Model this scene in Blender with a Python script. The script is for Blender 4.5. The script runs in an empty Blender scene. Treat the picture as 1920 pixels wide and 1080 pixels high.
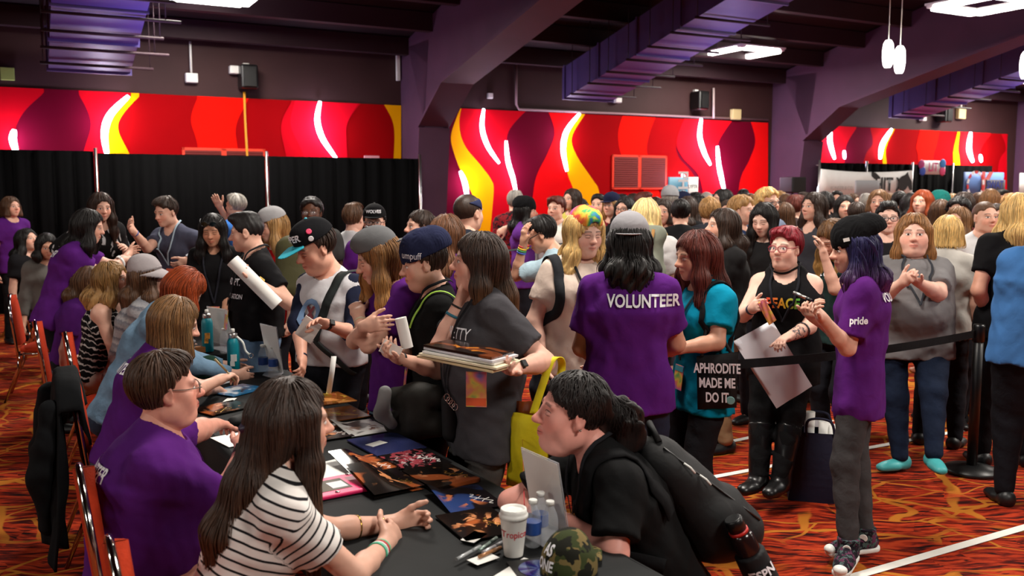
import bpy, bmesh, math, random
import numpy as np
from mathutils import Vector, Matrix
random.seed(7); np.random.seed(7)
SC = bpy.context.scene
COL = SC.collection
# ------------------------------------------------------------------ camera, world, lights, exposure
CAMH, FPX, PITCH, YAW = 1.85, 1700.0, math.radians(6.14), math.radians(28.3)
cd = bpy.data.cameras.new('camera'); cam = bpy.data.objects.new('camera', cd); COL.objects.link(cam)
cam.location = (0, 0, CAMH); cam.rotation_euler = (math.pi/2 - PITCH, 0, 0)
cd.sensor_width = 36; cd.lens = FPX/1920*36; cd.clip_start = .05; cd.clip_end = 200
cd.dof.use_dof = True; cd.dof.focus_distance = 4.3; cd.dof.aperture_fstop = 3.6
SC.camera = cam
w = bpy.data.worlds.new('hall_air'); SC.world = w; w.use_nodes = True
w.node_tree.nodes['Background'].inputs[0].default_value = (.35, .28, .5, 1)
w.node_tree.nodes['Background'].inputs[1].default_value = .02
SC.view_settings.view_transform = 'Standard'; SC.view_settings.look = 'None'
SC.view_settings.gamma = 1; SC.view_settings.use_curve_mapping = False
SC.view_settings.exposure = 0.0
SC.cycles.max_bounces = 5; SC.cycles.diffuse_bounces = 2; SC.cycles.glossy_bounces = 2
SC.cycles.transmission_bounces = 4; SC.cycles.transparent_max_bounces = 8
SC.cycles.caustics_reflective = False; SC.cycles.caustics_refractive = False
CY, SY = math.cos(YAW), math.sin(YAW)
def hall(X, Y, Z=0.0):            # hall axes (X along the mural wall, Y towards it) -> world (camera heading is +Y)
    return Vector((X*CY - Y*SY, X*SY + Y*CY, Z))
def to_hall(v): return (v[0]*CY + v[1]*SY, -v[0]*SY + v[1]*CY, v[2])
def area_lamp(name, loc, size, power, color=(1, .95, .88), rot=(0, 0, 0), size_y=None, spread=None):
    l = bpy.data.lights.new(name, 'AREA'); l.energy = power; l.color = color; l.size = size
    if size_y: l.shape = 'RECTANGLE'; l.size_y = size_y
    if spread: l.spread = spread
    o = bpy.data.objects.new(name, l); COL.objects.link(o); o.location = loc; o.rotation_euler = rot
    return o
LIGHT_W = 1.6
LAMPS = [(2.7, 14.2), (13.47, 14.8), (13.35, 9.3), (23.1, 14.8), (2.7, 9.2), (2.7, 4.0), (2.7, -1.2), (13.4, 4.0), (13.4, -1.2), (-7.2, 9.2), (-7.2, 4.0), (23.1, 9.3), (-7.2, -1.2), (8.0, 6.4), (8.0, 1.4)]
LAMP_W = {(23.1, 14.8): 260, (23.1, 9.3): 260, (13.35, 9.3): 210, (2.7, 4.0): 130, (2.7, -1.2): 150, (8.0, 1.4): 170, (8.0, 6.4): 170, (13.4, 4.0): 170}
for X, Y in LAMPS:
    area_lamp('ceiling_lamp_light', hall(X, Y, 4.62), 1.1, LAMP_W.get((X, Y), 150)*LIGHT_W, (1, .93, .84), (0, 0, YAW))
for X, Y in ((2, 13.2), (11.5, 12.5), (21, 13)):     # blue-violet uplights washing the ducts and rafters
    area_lamp('violet_uplight', hall(X, Y, 3.0), .5, 34, (.52, .42, 1), (math.pi, 0, YAW))

# ------------------------------------------------------------------ small helpers
def lin(c): return tuple((x/255/12.92 if x/255 <= .04045 else ((x/255+.055)/1.055)**2.4) for x in c[:3])
def rgba(c): return lin(c) + (1,)
def at(px, py, y):                # pixel of the photograph + horizontal distance -> world point
    u, v = (px-960)/FPX, (540-py)/FPX
    d = Vector((u, math.cos(PITCH)+v*math.sin(PITCH), -math.sin(PITCH)+v*math.cos(PITCH)))
    return Vector((0, 0, CAMH)) + d*(y/d.y)
def at_z(px, py, z):              # pixel on the horizontal plane at height z
    u, v = (px-960)/FPX, (540-py)/FPX
    d = Vector((u, math.cos(PITCH)+v*math.sin(PITCH), -math.sin(PITCH)+v*math.cos(PITCH)))
    return Vector((0, 0, CAMH)) + d*((z-CAMH)/d.z)
def at_wall(px, py, Y):           # pixel on the plane hall-Y = Y
    u, v = (px-960)/FPX, (540-py)/FPX
    d = Vector((u, math.cos(PITCH)+v*math.sin(PITCH), -math.sin(PITCH)+v*math.cos(PITCH)))
    n = Vector((-SY, CY, 0))
    return Vector((0, 0, CAMH)) + d*(Y/d.dot(n))
def tag(o, label=None, cat=None, group=None, kind=None):
    if label: o['label'] = label
    if cat: o['category'] = cat
    if group: o['group'] = group
    if kind: o['kind'] = kind
    return o
def empty(name, loc=(0, 0, 0), rz=0.0):
    o = bpy.data.objects.new(name, None); COL.objects.link(o); o.location = loc; o.rotation_euler = (0, 0, rz)
    o.empty_display_size = .05
    return o
def mesh_np(name, v, q, mats=(), parent=None, loc=None, color=None, smooth=True, tri=False):
    me = bpy.data.meshes.new(name); n = len(v); k = 3 if tri else 4
    me.vertices.add(n); me.vertices.foreach_set('co', np.ascontiguousarray(v, np.float32).ravel())
    m = len(q); me.loops.add(m*k); me.loops.foreach_set('vertex_index', np.ascontiguousarray(q, np.int32).ravel())
    me.polygons.add(m); me.polygons.foreach_set('loop_start', np.arange(0, m*k, k, dtype=np.int32))
    me.polygons.foreach_set('use_smooth', np.full(m, smooth, bool))
    me.update(calc_edges=True)
    return link(name, me, mats, parent, loc, color)
def link(name, me, mats=(), parent=None, loc=None, color=None):
    for mt in (mats if isinstance(mats, (list, tuple)) else [mats]): me.materials.append(mt)
    o = bpy.data.objects.new(name, me); COL.objects.link(o)
    if parent is not None: o.parent = parent
    if loc is not None: o.location = loc
    if color is not None: o.color = rgba(color)
    return o
class MB:
    """collects shapes of ONE part into one mesh"""
    def __init__(s): s.bm = bmesh.new()
    def _set(s, geom, mi, sm):
        for f in {f for v in geom if isinstance(v, bmesh.types.BMVert) for f in v.link_faces}:
            f.material_index = mi; f.smooth = sm
    def box(s, c, size, M=None, mi=0, bev=0.0):
        r = bmesh.ops.create_cube(s.bm, size=1); vs = r['verts']
        for v in vs: v.co = Vector((v.co.x*size[0], v.co.y*size[1], v.co.z*size[2]))
        if bev > 0:
            es = list({e for v in vs for e in v.link_edges})
            r = bmesh.ops.bevel(s.bm, geom=es, offset=bev, segments=2, profile=.5, affect='EDGES')
            vs = list({v for f in r['faces'] for v in f.verts} | {v for v in vs if v.is_valid})
        T = Matrix.Translation(Vector(c)) @ (M.to_4x4() if M is not None else Matrix())
        for v in vs: v.co = T @ v.co
        s._set(vs, mi, False); return s
    def tube(s, pts, r, n=10, mi=0, cap=True, flat=None, sm=True):
        pts = [Vector(p) for p in pts]; m = len(pts)
        rr = r if isinstance(r, (list, tuple)) else [r]*m
        rings = []; prev = None
        for i, p in enumerate(pts):
            d = (pts[min(i+1, m-1)] - pts[max(i-1, 0)]).normalized()
            if prev is None:
                a = Vector((0, 0, 1)) if abs(d.z) < .9 else Vector((1, 0, 0))
                if flat is not None: a = Vector(flat)
                x = (a - d*a.dot(d)).normalized()
            else: x = (prev - d*prev.dot(d)).normalized()
            prev = x; y = d.cross(x)
            rings.append([s.bm.verts.new(p + (x*math.cos(2*math.pi*k/n) + y*math.sin(2*math.pi*k/n))*rr[i]) for k in range(n)])
        for a, b in zip(rings, rings[1:]):
            for k in range(n):
                f = s.bm.faces.new((a[k], a[(k+1) % n], b[(k+1) % n], b[k])); f.smooth = sm; f.material_index = mi
        if cap:
            f = s.bm.faces.new(rings[0][::-1]); f.material_index = mi
            f = s.bm.faces.new(rings[-1]); f.material_index = mi
        return s
    def lathe(s, prof, c=(0, 0, 0), n=24, mi=0, M=None, sm=True):
        T = Matrix.Translation(Vector(c)) @ (M.to_4x4() if M is not None else Matrix())
        rings = [[s.bm.verts.new(T @ Vector((r*math.cos(2*math.pi*k/n), r*math.sin(2*math.pi*k/n), z))) for k in range(n)] for r, z in prof]
        for a, b in zip(rings, rings[1:]):
            for k in range(n):
                f = s.bm.faces.new((a[k], a[(k+1) % n], b[(k+1) % n], b[k])); f.smooth = sm; f.material_index = mi
        f = s.bm.faces.new(rings[0][::-1]); f.material_index = mi
        f = s.bm.faces.new(rings[-1]); f.material_index = mi
        return s
    def grid(s, P, mi=0, sm=True, close=False):   # P[i][j] points
        R = [[s.bm.verts.new(Vector(p)) for p in row] for row in P]
        for a, b in zip(R, R[1:]):
            for k in range(len(a)-1):
                f = s.bm.faces.new((a[k], a[k+1], b[k+1], b[k])); f.smooth = sm; f.material_index = mi
        return s
    def prism(s, pts, off, mi=0):                 # polygon (3D points) extruded by vector off
        a = [s.bm.verts.new(Vector(p)) for p in pts]; b = [s.bm.verts.new(Vector(p)+Vector(off)) for p in pts]
        n = len(a)
        for f in [s.bm.faces.new(a[::-1]), s.bm.faces.new(b)] + [s.bm.faces.new((a[i], a[(i+1) % n], b[(i+1) % n], b[i])) for i in range(n)]:
            f.material_index = mi; f.smooth = False
        return s
    def build(s, name, mats=(), parent=None, loc=None, color=None, rz=None, solid=0.0, sub=0, recalc=True, matrix=None):
        if recalc: bmesh.ops.recalc_face_normals(s.bm, faces=s.bm.faces[:])
        me = bpy.data.meshes.new(name); s.bm.to_mesh(me); s.bm.free()
        o = link(name, me, mats, parent, loc, color)
        if rz is not None: o.rotation_euler = (0, 0, rz)
        if matrix is not None: o.matrix_world = matrix
        if solid: md = o.modifiers.new('thick', 'SOLIDIFY'); md.thickness = solid; md.offset = 0
        if sub: md = o.modifiers.new('sub', 'SUBSURF'); md.levels = md.render_levels = sub
        return o
def frame_of(z, x):               # 3x3 with columns x', y', z' from a normal and an x hint
    z = Vector(z).normalized(); x = Vector(x); x = (x - z*x.dot(z)).normalized()
    return Matrix((x, z.cross(x), z)).transposed()
def smooth_line(pts, n=8):
    P = [Vector(p) for p in pts]; out = []
    for i in range(len(P)-1):
        a, b, c, d = P[max(i-1, 0)], P[i], P[i+1], P[min(i+2, len(P)-1)]
        for k in range(n):
            t = k/n
            out.append(.5*((2*b) + (c-a)*t + (2*a-5*b+4*c-d)*t*t + (3*b-a-3*c+d)*t**3))
    out.append(P[-1]); return out
def copy_tree(o, parent=None):
    c = o.copy(); COL.objects.link(c)
    if parent is not None: c.parent = parent
    for ch in list(o.children): copy_tree(ch, c)
    return c
# ------------------------------------------------------------------ materials
class NT:
    def __init__(s, name):
        s.m = bpy.data.materials.new(name); s.m.use_nodes = True; s.t = s.m.node_tree
        s.p = s.t.nodes['Principled BSDF']
    def n(s, typ, ins=None, **kw):
        nd = s.t.nodes.new('ShaderNode'+typ)
        for k, v in kw.items(): setattr(nd, k, v)
        for k, v in (ins or {}).items(): s.set(nd.inputs[k], v)
        return nd
    def set(s, sock, v):
        if isinstance(v, bpy.types.NodeSocket): s.t.links.new(v, sock)
        elif isinstance(v, bpy.types.Node): s.t.links.new(v.outputs[0], sock)
        else: sock.default_value = v
    def math(s, op, a, b=0.0, c=None, clamp=False):
        nd = s.t.nodes.new('ShaderNodeMath'); nd.operation = op; nd.use_clamp = clamp
        s.set(nd.inputs[0], a); s.set(nd.inputs[1], b)
        if c is not None: s.set(nd.inputs[2], c)
        return nd.outputs[0]
    def mix(s, fac, a, b, blend='MIX'):
        nd = s.t.nodes.new('ShaderNodeMix'); nd.data_type = 'RGBA'; nd.blend_type = blend
        s.set(nd.inputs[0], fac); s.set(nd.inputs[6], a); s.set(nd.inputs[7], b)
        return nd.outputs[2]
    def ramp(s, fac, stops, interp='LINEAR'):
        nd = s.t.nodes.new('ShaderNodeValToRGB'); r = nd.color_ramp; r.interpolation = interp
        while len(r.elements) < len(stops): r.elements.new(.5)
        for e, (p, c) in zip(r.elements, stops): e.position = p; e.color = c if len(c) == 4 else rgba(c)
        s.set(nd.inputs[0], fac); return nd.outputs[0]
    def step(s, x, lo, hi):       # smooth 0..1
        nd = s.t.nodes.new('ShaderNodeMapRange'); nd.interpolation_type = 'SMOOTHSTEP'
        s.set(nd.inputs[0], x); nd.inputs[1].default_value = lo; nd.inputs[2].default_value = hi
        return nd.outputs[0]
    def noise(s, vec=None, scale=5., detail=3., rough=.5, dist=0.):
        nd = s.n('TexNoise', {'Scale': scale, 'Detail': detail, 'Roughness': rough, 'Distortion': dist})
        if vec is not None: s.set(nd.inputs['Vector'], vec)
        return nd.outputs[0]
    def mapv(s, vec, scale=(1, 1, 1), rot=(0, 0, 0), loc=(0, 0, 0)):
        nd = s.n('Mapping', {'Scale': scale, 'Rotation': rot, 'Location': loc}); s.set(nd.inputs['Vector'], vec); return nd.outputs[0]
    def base(s, v): s.set(s.p.inputs['Base Color'], v)
    def rough(s, v): s.set(s.p.inputs['Roughness'], v)
    def bump(s, h, strength=.3, dist=.01):
        nd = s.n('Bump', {'Strength': strength, 'Distance': dist, 'Height': h}); s.set(s.p.inputs['Normal'], nd.outputs[0])
def mat(name, c, rough=.6, metal=0., spec=.5, noise=0., nscale=8., emit=0., bump=0., alpha=1., trans=0.):
    t = NT(name)
    col = rgba(c)
    if noise > 0:
        tc = t.n('TexCoord').outputs['Object']; f = t.noise(tc, nscale, 4.)
        d = tuple(x*(1-noise) for x in col[:3]) + (1,); l = tuple(min(1, x*(1+noise)) for x in col[:3]) + (1,)
        t.base(t.ramp(f, [(.3, d), (.7, l)]))
        if bump: t.bump(f, bump, .01)
    else: t.base(col)
    t.rough(rough); t.p.inputs['Metallic'].default_value = metal; t.p.inputs['Specular IOR Level'].default_value = spec
    if emit: t.p.inputs['Emission Color'].default_value = col; t.p.inputs['Emission Strength'].default_value = emit
    if trans: t.p.inputs['Transmission Weight'].default_value = trans
    if alpha < 1: t.p.inputs['Alpha'].default_value = alpha
    return t.m
def objcol(name, rough=.85, spec=.15, var=.12, nscale=14., bump=.25, bscale=22., sheen=0.):
    """colour from the object itself, with a woven, creased surface"""
    t = NT(name); oc = t.n('ObjectInfo').outputs['Color']; tc = t.n('TexCoord').outputs['Object']
    f = t.noise(tc, nscale, 4., .6)
    t.base(t.mix(1., oc, t.ramp(f, [(.25, (1-var,)*3+(1,)), (.75, (1+var,)*3+(1,))]), 'MULTIPLY'))
    t.rough(rough); t.p.inputs['Specular IOR Level'].default_value = spec
    if sheen: t.p.inputs['Sheen Weight'].default_value = sheen
    g = t.noise(tc, bscale, 3., .5, .6); t.bump(g, bump, .012)
    return t.m
M = {}
M['chrome'] = mat('chrome', (205, 200, 195), .12, 1.)
M['steel'] = mat('brushed_steel', (190, 188, 185), .3, 1.)
M['black_metal'] = mat('black_metal', (16, 16, 17), .4)
M['white_paper'] = mat('white_paper', (235, 233, 228), .6, noise=.03)
M['gray_paper'] = mat('pale_board', (214, 212, 218), .55, noise=.03)
M['white_plastic'] = mat('white_plastic', (225, 225, 220), .4)
M['black_plastic'] = mat('black_plastic', (14, 14, 15), .35)
M['glow'] = mat('neon_glow', (225, 230, 255), .5, emit=14.)
M['lampglow'] = mat('lamp_glow', (255, 250, 240), .5, emit=16.)
M['lamphousing'] = mat('lamp_housing', (225, 222, 226), .4)
M['cloth'] = objcol('plain_cloth')
M['smoothc'] = objcol('smooth_coloured', rough=.45, spec=.5, var=.03, bump=.03)
M['print_white'] = mat('white_ink', (238, 236, 240), .7)
def clearmat(name, c, alpha, rough=.08):
    t = NT(name); t.base(rgba(c)); t.rough(rough); t.p.inputs['Alpha'].default_value = alpha; return t.m
M['clear'] = clearmat('clear_plastic', (225, 232, 240), .22)
M['acrylic'] = clearmat('clear_acrylic', (215, 215, 222), .35)
# ------------------------------------------------------------------ the hall
def carpet_mat():
    t = NT('patterned_carpet'); tc = t.n('TexCoord').outputs['Object']
    warp = t.n('TexNoise', {'Vector': tc, 'Scale': 2.2, 'Detail': 2.}).outputs[1]
    wv = t.n('VectorMath', {0: warp, 1: (.5, .5, .5)}, operation='SUBTRACT')
    wv = t.n('VectorMath', {0: wv, 'Scale': .22}, operation='SCALE')
    p = t.n('VectorMath', {0: tc, 1: wv.outputs[0]}, operation='ADD').outputs[0]
    a = t.noise(t.mapv(p, (4.2, 34, 1), (0, 0, .95)), 1., 4., .6)
    b = t.noise(t.mapv(p, (4.2, 34, 1), (0, 0, -.35)), 1., 4., .6)
    cell = t.n('TexVoronoi', {'Vector': p, 'Scale': 3.2}, feature='F1').outputs['Color']
    cx = t.n('SeparateColor', {0: cell}).outputs[0]
    sel = t.math('GREATER_THAN', cx, .5)
    s = t.mix(sel, a, b)
    c = t.ramp(s, [(.36, (26, 9, 8)), (.45, (96, 20, 10)), (.54, (160, 46, 20)), (.63, (178, 62, 30)), (.72, (92, 28, 14))])
    dash = t.noise(t.mapv(p, (7, 34, 1), (0, 0, .3)), 1., 2.)
    c = t.mix(t.step(dash, .6, .68), c, rgba((38, 12, 10)))
    for sc, wd, rz in ((1.15, .02, .2), (2.2, .016, 1.0)):
        e = t.n('TexVoronoi', {'Vector': t.mapv(p, (1, 1.7, 1), (0, 0, rz)), 'Scale': sc}, feature='DISTANCE_TO_EDGE').outputs[0]
        n = t.noise(tc, 5., 3.)
        e = t.math('ADD', e, t.math('MULTIPLY', n, -.028))
        m = t.math('SUBTRACT', 1., t.step(e, wd*.25, wd))
        m = t.math('MULTIPLY', m, t.step(t.noise(tc, 1.9, 2.), .38, .56))
        c = t.mix(m, c, rgba((178, 108, 36)))
    t.base(c); t.rough(.95); t.p.inputs['Specular IOR Level'].default_value = .1
    t.bump(t.noise(tc, 260., 2.), .3, .004)
    return t.m
M['carpet'] = carpet_mat()
def paint(name, c, rough=.7, block=False):
    t = NT(name); tc = t.n('TexCoord').outputs['Object']; f = t.noise(tc, 1.4, 3.)
    col = rgba(c); c2 = tuple(x*.85 for x in col[:3])+(1,)
    base = t.ramp(f, [(.35, c2), (.65, col)])
    t.base(base); t.rough(rough); t.p.inputs['Specular IOR Level'].default_value = .3
    if block:
        br = t.n('TexBrick', {'Vector': t.mapv(tc, (1, 1, 1)), 'Scale': 1., 'Mortar Size': .012, 'Brick Width': .4, 'Row Height': .2})
        t.bump(br.outputs['Fac'], -.4, .004)
    return t.m
M['wall'] = paint('brown_wall_paint', (58, 33, 34), block=True)
M['roof'] = paint('dark_deck_paint', (32, 18, 24))
M['purlin'] = paint('purlin_paint', (46, 26, 34))
M['frame'] = paint('rafter_paint', (76, 48, 72))
M['duct'] = paint('duct_paint', (84, 74, 130), .5)
def struct(o): o['kind'] = 'structure'; return o
def hbox(mb, x0, x1, y0, y1, z0, z1, mi=0):       # box in hall axes
    pts = [hall(x0, y0, z0), hall(x1, y0, z0), hall(x1, y1, z0), hall(x0, y1, z0)]
    return mb.prism(pts, (0, 0, z1-z0), mi)
WY, WX0, WX1, WB = 16.8, -13., 36., -9.
def wall_in_xz(name, X0, X1, Y, z0, z1, m):       # a wall slab whose object axes give brick coordinates along x / z
    b = MB(); b.box(((X0+X1)/2, (z0+z1)/2, -.1), (X1-X0, z1-z0, .2))
    o = b.build(name, m)
    o.matrix_world = Matrix.Translation(hall(0, Y, 0)) @ Matrix.Rotation(YAW, 4, 'Z') @ Matrix.Rotation(math.pi/2, 4, 'X')
    return struct(o)
fl = MB(); hbox(fl, WX0, WX1, WB, WY+.3, -.1, 0); o = fl.build('floor', M['carpet']); struct(o)
SL = .229
def roof_z(Y): return 4.62 + SL*(WY-Y)
wall_in_xz('wall_back', WX0, WX1, WY, 0, 4.7, M['wall'])
b = MB(); hbox(b, WX0-.2, WX0, WB, WY+.2, 0, 10.8); struct(b.build('wall_left', M['wall']))
b = MB(); hbox(b, WX1, WX1+.2, WB, WY+.2, 0, 10.8); struct(b.build('wall_right', M['wall']))
b = MB(); hbox(b, WX0, WX1, WB-.2, WB, 0, 10.8); struct(b.build('wall_front', M['wall']))
b = MB(); b.prism([hall(WX0, WY+.2, roof_z(WY+.2)+.02), hall(WX1, WY+.2, roof_z(WY+.2)+.02), hall(WX1, WB, roof_z(WB)+.02), hall(WX0, WB, roof_z(WB)+.02)], (0, 0, .15))
struct(b.build('ceiling', M['roof']))
COLX = [-3.08, 6.59, 16.26, 25.93]
for i in range(9):                                 # purlins under the deck, running along the wall
    Y = WY - .35 - i*1.15; z = roof_z(Y)
    b = MB(); hbox(b, WX0, WX1, Y-.09, Y+.09, z-.3, z+.02)
    struct(b.build('trim_%d' % (i+1), M['purlin']))
for X in COLX:                                     # rigid frames: column, knee and sloped rafter
    root = struct(empty('beam', hall(X, WY, 0)))
    W = .38
    b = MB(); p = lambda y, z: hall(X, y, z)
    off = hall(X+W, 0, 0) - hall(X, 0, 0)
    b.prism([p(16.79, 0), p(16.0, 0), p(15.62, 3.1), p(15.4, 4.55), p(16.79, 4.55)], off)
    o = b.build('column', M['frame']); o.parent = root; o.matrix_parent_inverse = root.matrix_world.inverted() if False else Matrix.Translation(-root.location); struct(o)
    b = MB(); Y2 = 1.0
    b.prism([p(16.4, 4.55), p(15.62, 3.05), p(14.6, 3.75), p(Y2, 3.75+SL*(14.6-Y2)), p(Y2, roof_z(Y2)-.02), p(16.4, roof_z(16.4)-.02)], off)
    o = b.build('rafter', M['frame']); o.parent = root; o.matrix_parent_inverse = Matrix.Translation(-root.location); struct(o)
    b = MB(); o1 = hall(X-.12, 0, 0)-hall(X, 0, 0); o2 = hall(X+W+.12, 0, 0)-hall(X-.12, 0, 0)
    q = lambda y, z: p(y, z)+o1
    b.prism([q(15.66, 3.0), q(14.6, 3.70), q(Y2, 3.70+SL*(14.6-Y2)), q(Y2, 3.76+SL*(14.6-Y2)), q(14.6, 3.76), q(15.66, 3.06)], o2)
    b.prism([q(16.02, 0), q(15.66, 3.0), q(15.60, 3.0), q(15.96, 0)], o2)
    o = b.build('flange', M['frame']); o.parent = root; o.matrix_parent_inverse = Matrix.Translation(-root.location); struct(o)
for k, X0 in enumerate((.46, 9.65, 19.2)):         # sloped air ducts
    root = tag(empty('air_duct', hall(X0, 15.8, 3.6)), ['violet lit sloped air duct near the curtained booths', 'sloped air duct over the middle mural, between two rafters', 'sloped air duct over the vendor booths with banners'][k], 'air duct', 'sloped air ducts')
    X1 = X0+1.15; Y2 = 2.0; h = .62
    def bottom(y): return 3.66 + SL*(15.8-y)
    b = MB(); b.prism([hall(X0, 15.8, bottom(15.8)), hall(X0, Y2, bottom(Y2)), hall(X0, Y2, bottom(Y2)+h), hall(X0, 15.8, bottom(15.8)+h)], hall(X1, 0, 0)-hall(X0, 0, 0))
    for i in range(10):
        y = 15.7 - i*1.2; z = bottom(y)
        hbox(b, X0-.025, X1+.025, y-.02, y+.02, z-.03, z+h+.02)
    o = b.build('duct_run', M['duct']); o.parent = root; o.matrix_parent_inverse = Matrix.Translation(-root.location)
    for i in range(7):
        y = 15.3 - i*.62; z = bottom(y)-.05
        b = MB(); b.tube([hall(X0-.12, y, z), hall(X1+.3+.15*(i % 2), y, z)], .022, 8)
        b.tube([hall(X1+.25, y, z), hall(X1+.25, y, roof_z(y))], .008, 6); b.tube([hall(X0-.08, y, z), hall(X0-.08, y, roof_z(y))], .008, 6)
        o = b.build('hanger_bar', M['purlin']); o.parent = root; o.matrix_parent_inverse = Matrix.Translation(-root.location)
# ------------------------------------------------------------------ mural panels
MUR = {}
def mur(c):
    if c not in MUR: MUR[c] = mat('mural_paint', c, .85, spec=.06, noise=.04, nscale=1.5)
    return MUR[c]
RED, BRI, DEEP, MAR, YEL = (196, 4, 24), (246, 18, 8), (150, 2, 8), (94, 1, 28), (244, 166, 2)
def mural(nm, px0, px1, base, shapes, label):
    # shapes: (colour, left edge px polyline, right edge px polyline), top and bottom closed to the panel's edges
    zt, zb, Y = 3.49, .35, 16.795
    def edge(pl, y):
        P = [at_wall(a, c, y) for a, c in pl]
        P = smooth_line(P, 6)
        return P
    a, bb = at_wall(px0, 260, Y), at_wall(px1, 260, Y)
    b = MB(); cols = [base]
    n = hall(0, -1, 0)
    b.prism([(a.x, a.y, zb), (bb.x, bb.y, zb), (bb.x, bb.y, zt), (a.x, a.y, zt)], n*.02, 0)
    ux = (bb-a).normalized()
    for i, (c, L, R) in enumerate(shapes):
        if c not in cols: cols.append(c)
        y = Y-.023-.0012*i
        PL, PR = edge(L, y), edge(R, y)
        def fit(P):
            P = [Vector((q.x, q.y, min(max(q.z, zb), zt))) for q in P]
            if P[0].z < zt: P = [Vector((P[0].x, P[0].y, zt))]+P
            return P
        PL, PR = fit(PL), fit(PR)
        N = 40
        def res(P, t):
            z = zt + (P[-1].z-zt)*t
            for q, r in zip(P, P[1:]):
                if q.z >= z >= r.z: u = (q.z-z)/max(q.z-r.z, 1e-6); return q.lerp(r, u)
            return P[-1]
        mi = cols.index(c)
        b.grid([[res(PL, k/N), res(PR, k/N)] for k in range(N+1)], mi, False)
    o = b.build(nm, [mur(c) for c in cols]); tag(o, label, 'mural', 'flame mural panels'); return o
Z3 = lambda L: [(x/2.572+560, y/2.572) for x, y in L]
Z4 = lambda L: [(x/2.341+1100, y/2.341) for x, y in L]
mural('mural_panel', -300, 752, DEEP, [
    (RED, [(-299, 160), (-299, 300)], [(82, 174), (30, 235), (30, 300), (20, 420)]),
    (MAR, [(83, 174), (45, 210), (28, 250), (40, 300), (30, 420)], [(148, 178), (165, 210), (170, 240), (155, 290), (120, 420)]),
    (RED, [(148, 178), (165, 210), (170, 240), (155, 290), (120, 420)], [(250, 180), (215, 235), (230, 300), (260, 420)]),
    (YEL, [(246, 180), (206, 225), (204, 280), (225, 420)], [(261, 181), (230, 215), (222, 245), (247, 298), (300, 420)]),
    (BRI, [(370, 184), (358, 225), (372, 280), (390, 420)], [(466, 186), (443, 235), (446, 285), (460, 420)]),
    (RED, [(547, 190), (527, 235), (537, 296), (560, 420)], [(676, 194), (652, 230), (650, 270), (660, 420)]),
    ((222, 8, 34), [(553, 190), (545, 235), (570, 296), (600, 420)], [(672, 194), (652, 230), (650, 270), (660, 420)]),
    (YEL, [(720, 196), (738, 235), (738, 300), (730, 420)], [(752, 197), (752, 300), (752, 420)])],
    'long red mural panel with flame shapes above the black drapes')
mural('mural_panel', 828, 1440, MAR, [
    (YEL, Z3([(780, 520), (735, 650), (750, 740), (785, 830), (830, 920), (850, 1000), (870, 1200)]), Z3([(800, 520), (775, 600), (800, 700), (880, 800), (930, 870), (940, 930), (915, 1200)])),
    (RED, Z3([(785, 520), (775, 600), (800, 700), (880, 800), (930, 870), (940, 930), (915, 1200)]), Z3([(1095, 535), (1020, 620), (1003, 690), (1020, 800), (1045, 930), (1050, 1200)])),
    ((222, 5, 12), Z3([(1205, 540), (1235, 640), (1200, 740), (1150, 840), (1130, 940), (1110, 1200)]), Z3([(1370, 548), (1300, 690), (1320, 830), (1350, 935), (1400, 1200)])),
    (DEEP, Z3([(1370, 548), (1300, 690), (1320, 830), (1350, 935), (1400, 1200)]), Z4([(430, 515), (395, 620), (405, 690), (480, 790), (520, 1000)])),
    (YEL, Z3([(1352, 548), (1288, 690), (1296, 830), (1330, 935), (1380, 1200)]), Z3([(1382, 550), (1318, 660), (1340, 750), (1420, 870), (1450, 930), (1500, 1200)])),
    (BRI, Z4([(158, 505), (138, 590), (158, 690), (240, 780), (260, 1000)]), Z4([(302, 512), (272, 600), (266, 680), (310, 800), (340, 1000)])),
    ((226, 8, 26), Z4([(430, 515), (395, 620), (420, 690), (500, 790), (520, 1000)]), Z4([(640, 530), (580, 620), (577, 690), (600, 800), (606, 1000)])),
    (MAR, Z4([(638, 530), (580, 620), (577, 690), (600, 800), (606, 1000)]), Z4([(720, 532), (740, 620), (715, 700), (672, 800), (660, 1000)])),
    ((230, 12, 16), Z4([(720, 532), (740, 620), (715, 700), (672, 800), (660, 1000)]), Z4([(796, 535), (796, 700), (796, 1000)]))],
    'tall red mural with two yellow flame shapes behind the crowd')
mural('mural_panel', 1515, 1888, DEEP, [
    (RED, [(1516, 236), (1510, 300), (1505, 420)], [(1606, 240), (1588, 270), (1584, 300), (1580, 420)]),
    (MAR, [(1606, 240), (1588, 270), (1584, 300), (1580, 420)], [(1632, 242), (1636, 270), (1620, 300), (1600, 420)]),
    (YEL, [(1672, 243), (1656, 270), (1655, 300), (1660, 420)], [(1678, 243), (1664, 270), (1662, 300), (1680, 420)]),
    (BRI, [(1725, 246), (1718, 275), (1722, 300), (1730, 420)], [(1762, 247), (1756, 275), (1750, 303), (1750, 420)]),
    (YEL, [(1795, 249), (1788, 280), (1787, 303), (1790, 420)], [(1800, 249), (1797, 280), (1800, 303), (1810, 420)]),
    ((230, 14, 22), [(1800, 249), (1797, 280), (1800, 303), (1810, 420)], [(1858, 252), (1842, 275), (1838, 300), (1836, 420)]),
    (RED, [(1878, 254), (1886, 280), (1872, 310), (1866, 420)], [(1888, 255), (1888, 310), (1888, 420)])],
    'red mural panel above the vendor booths with white banners')
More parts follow.
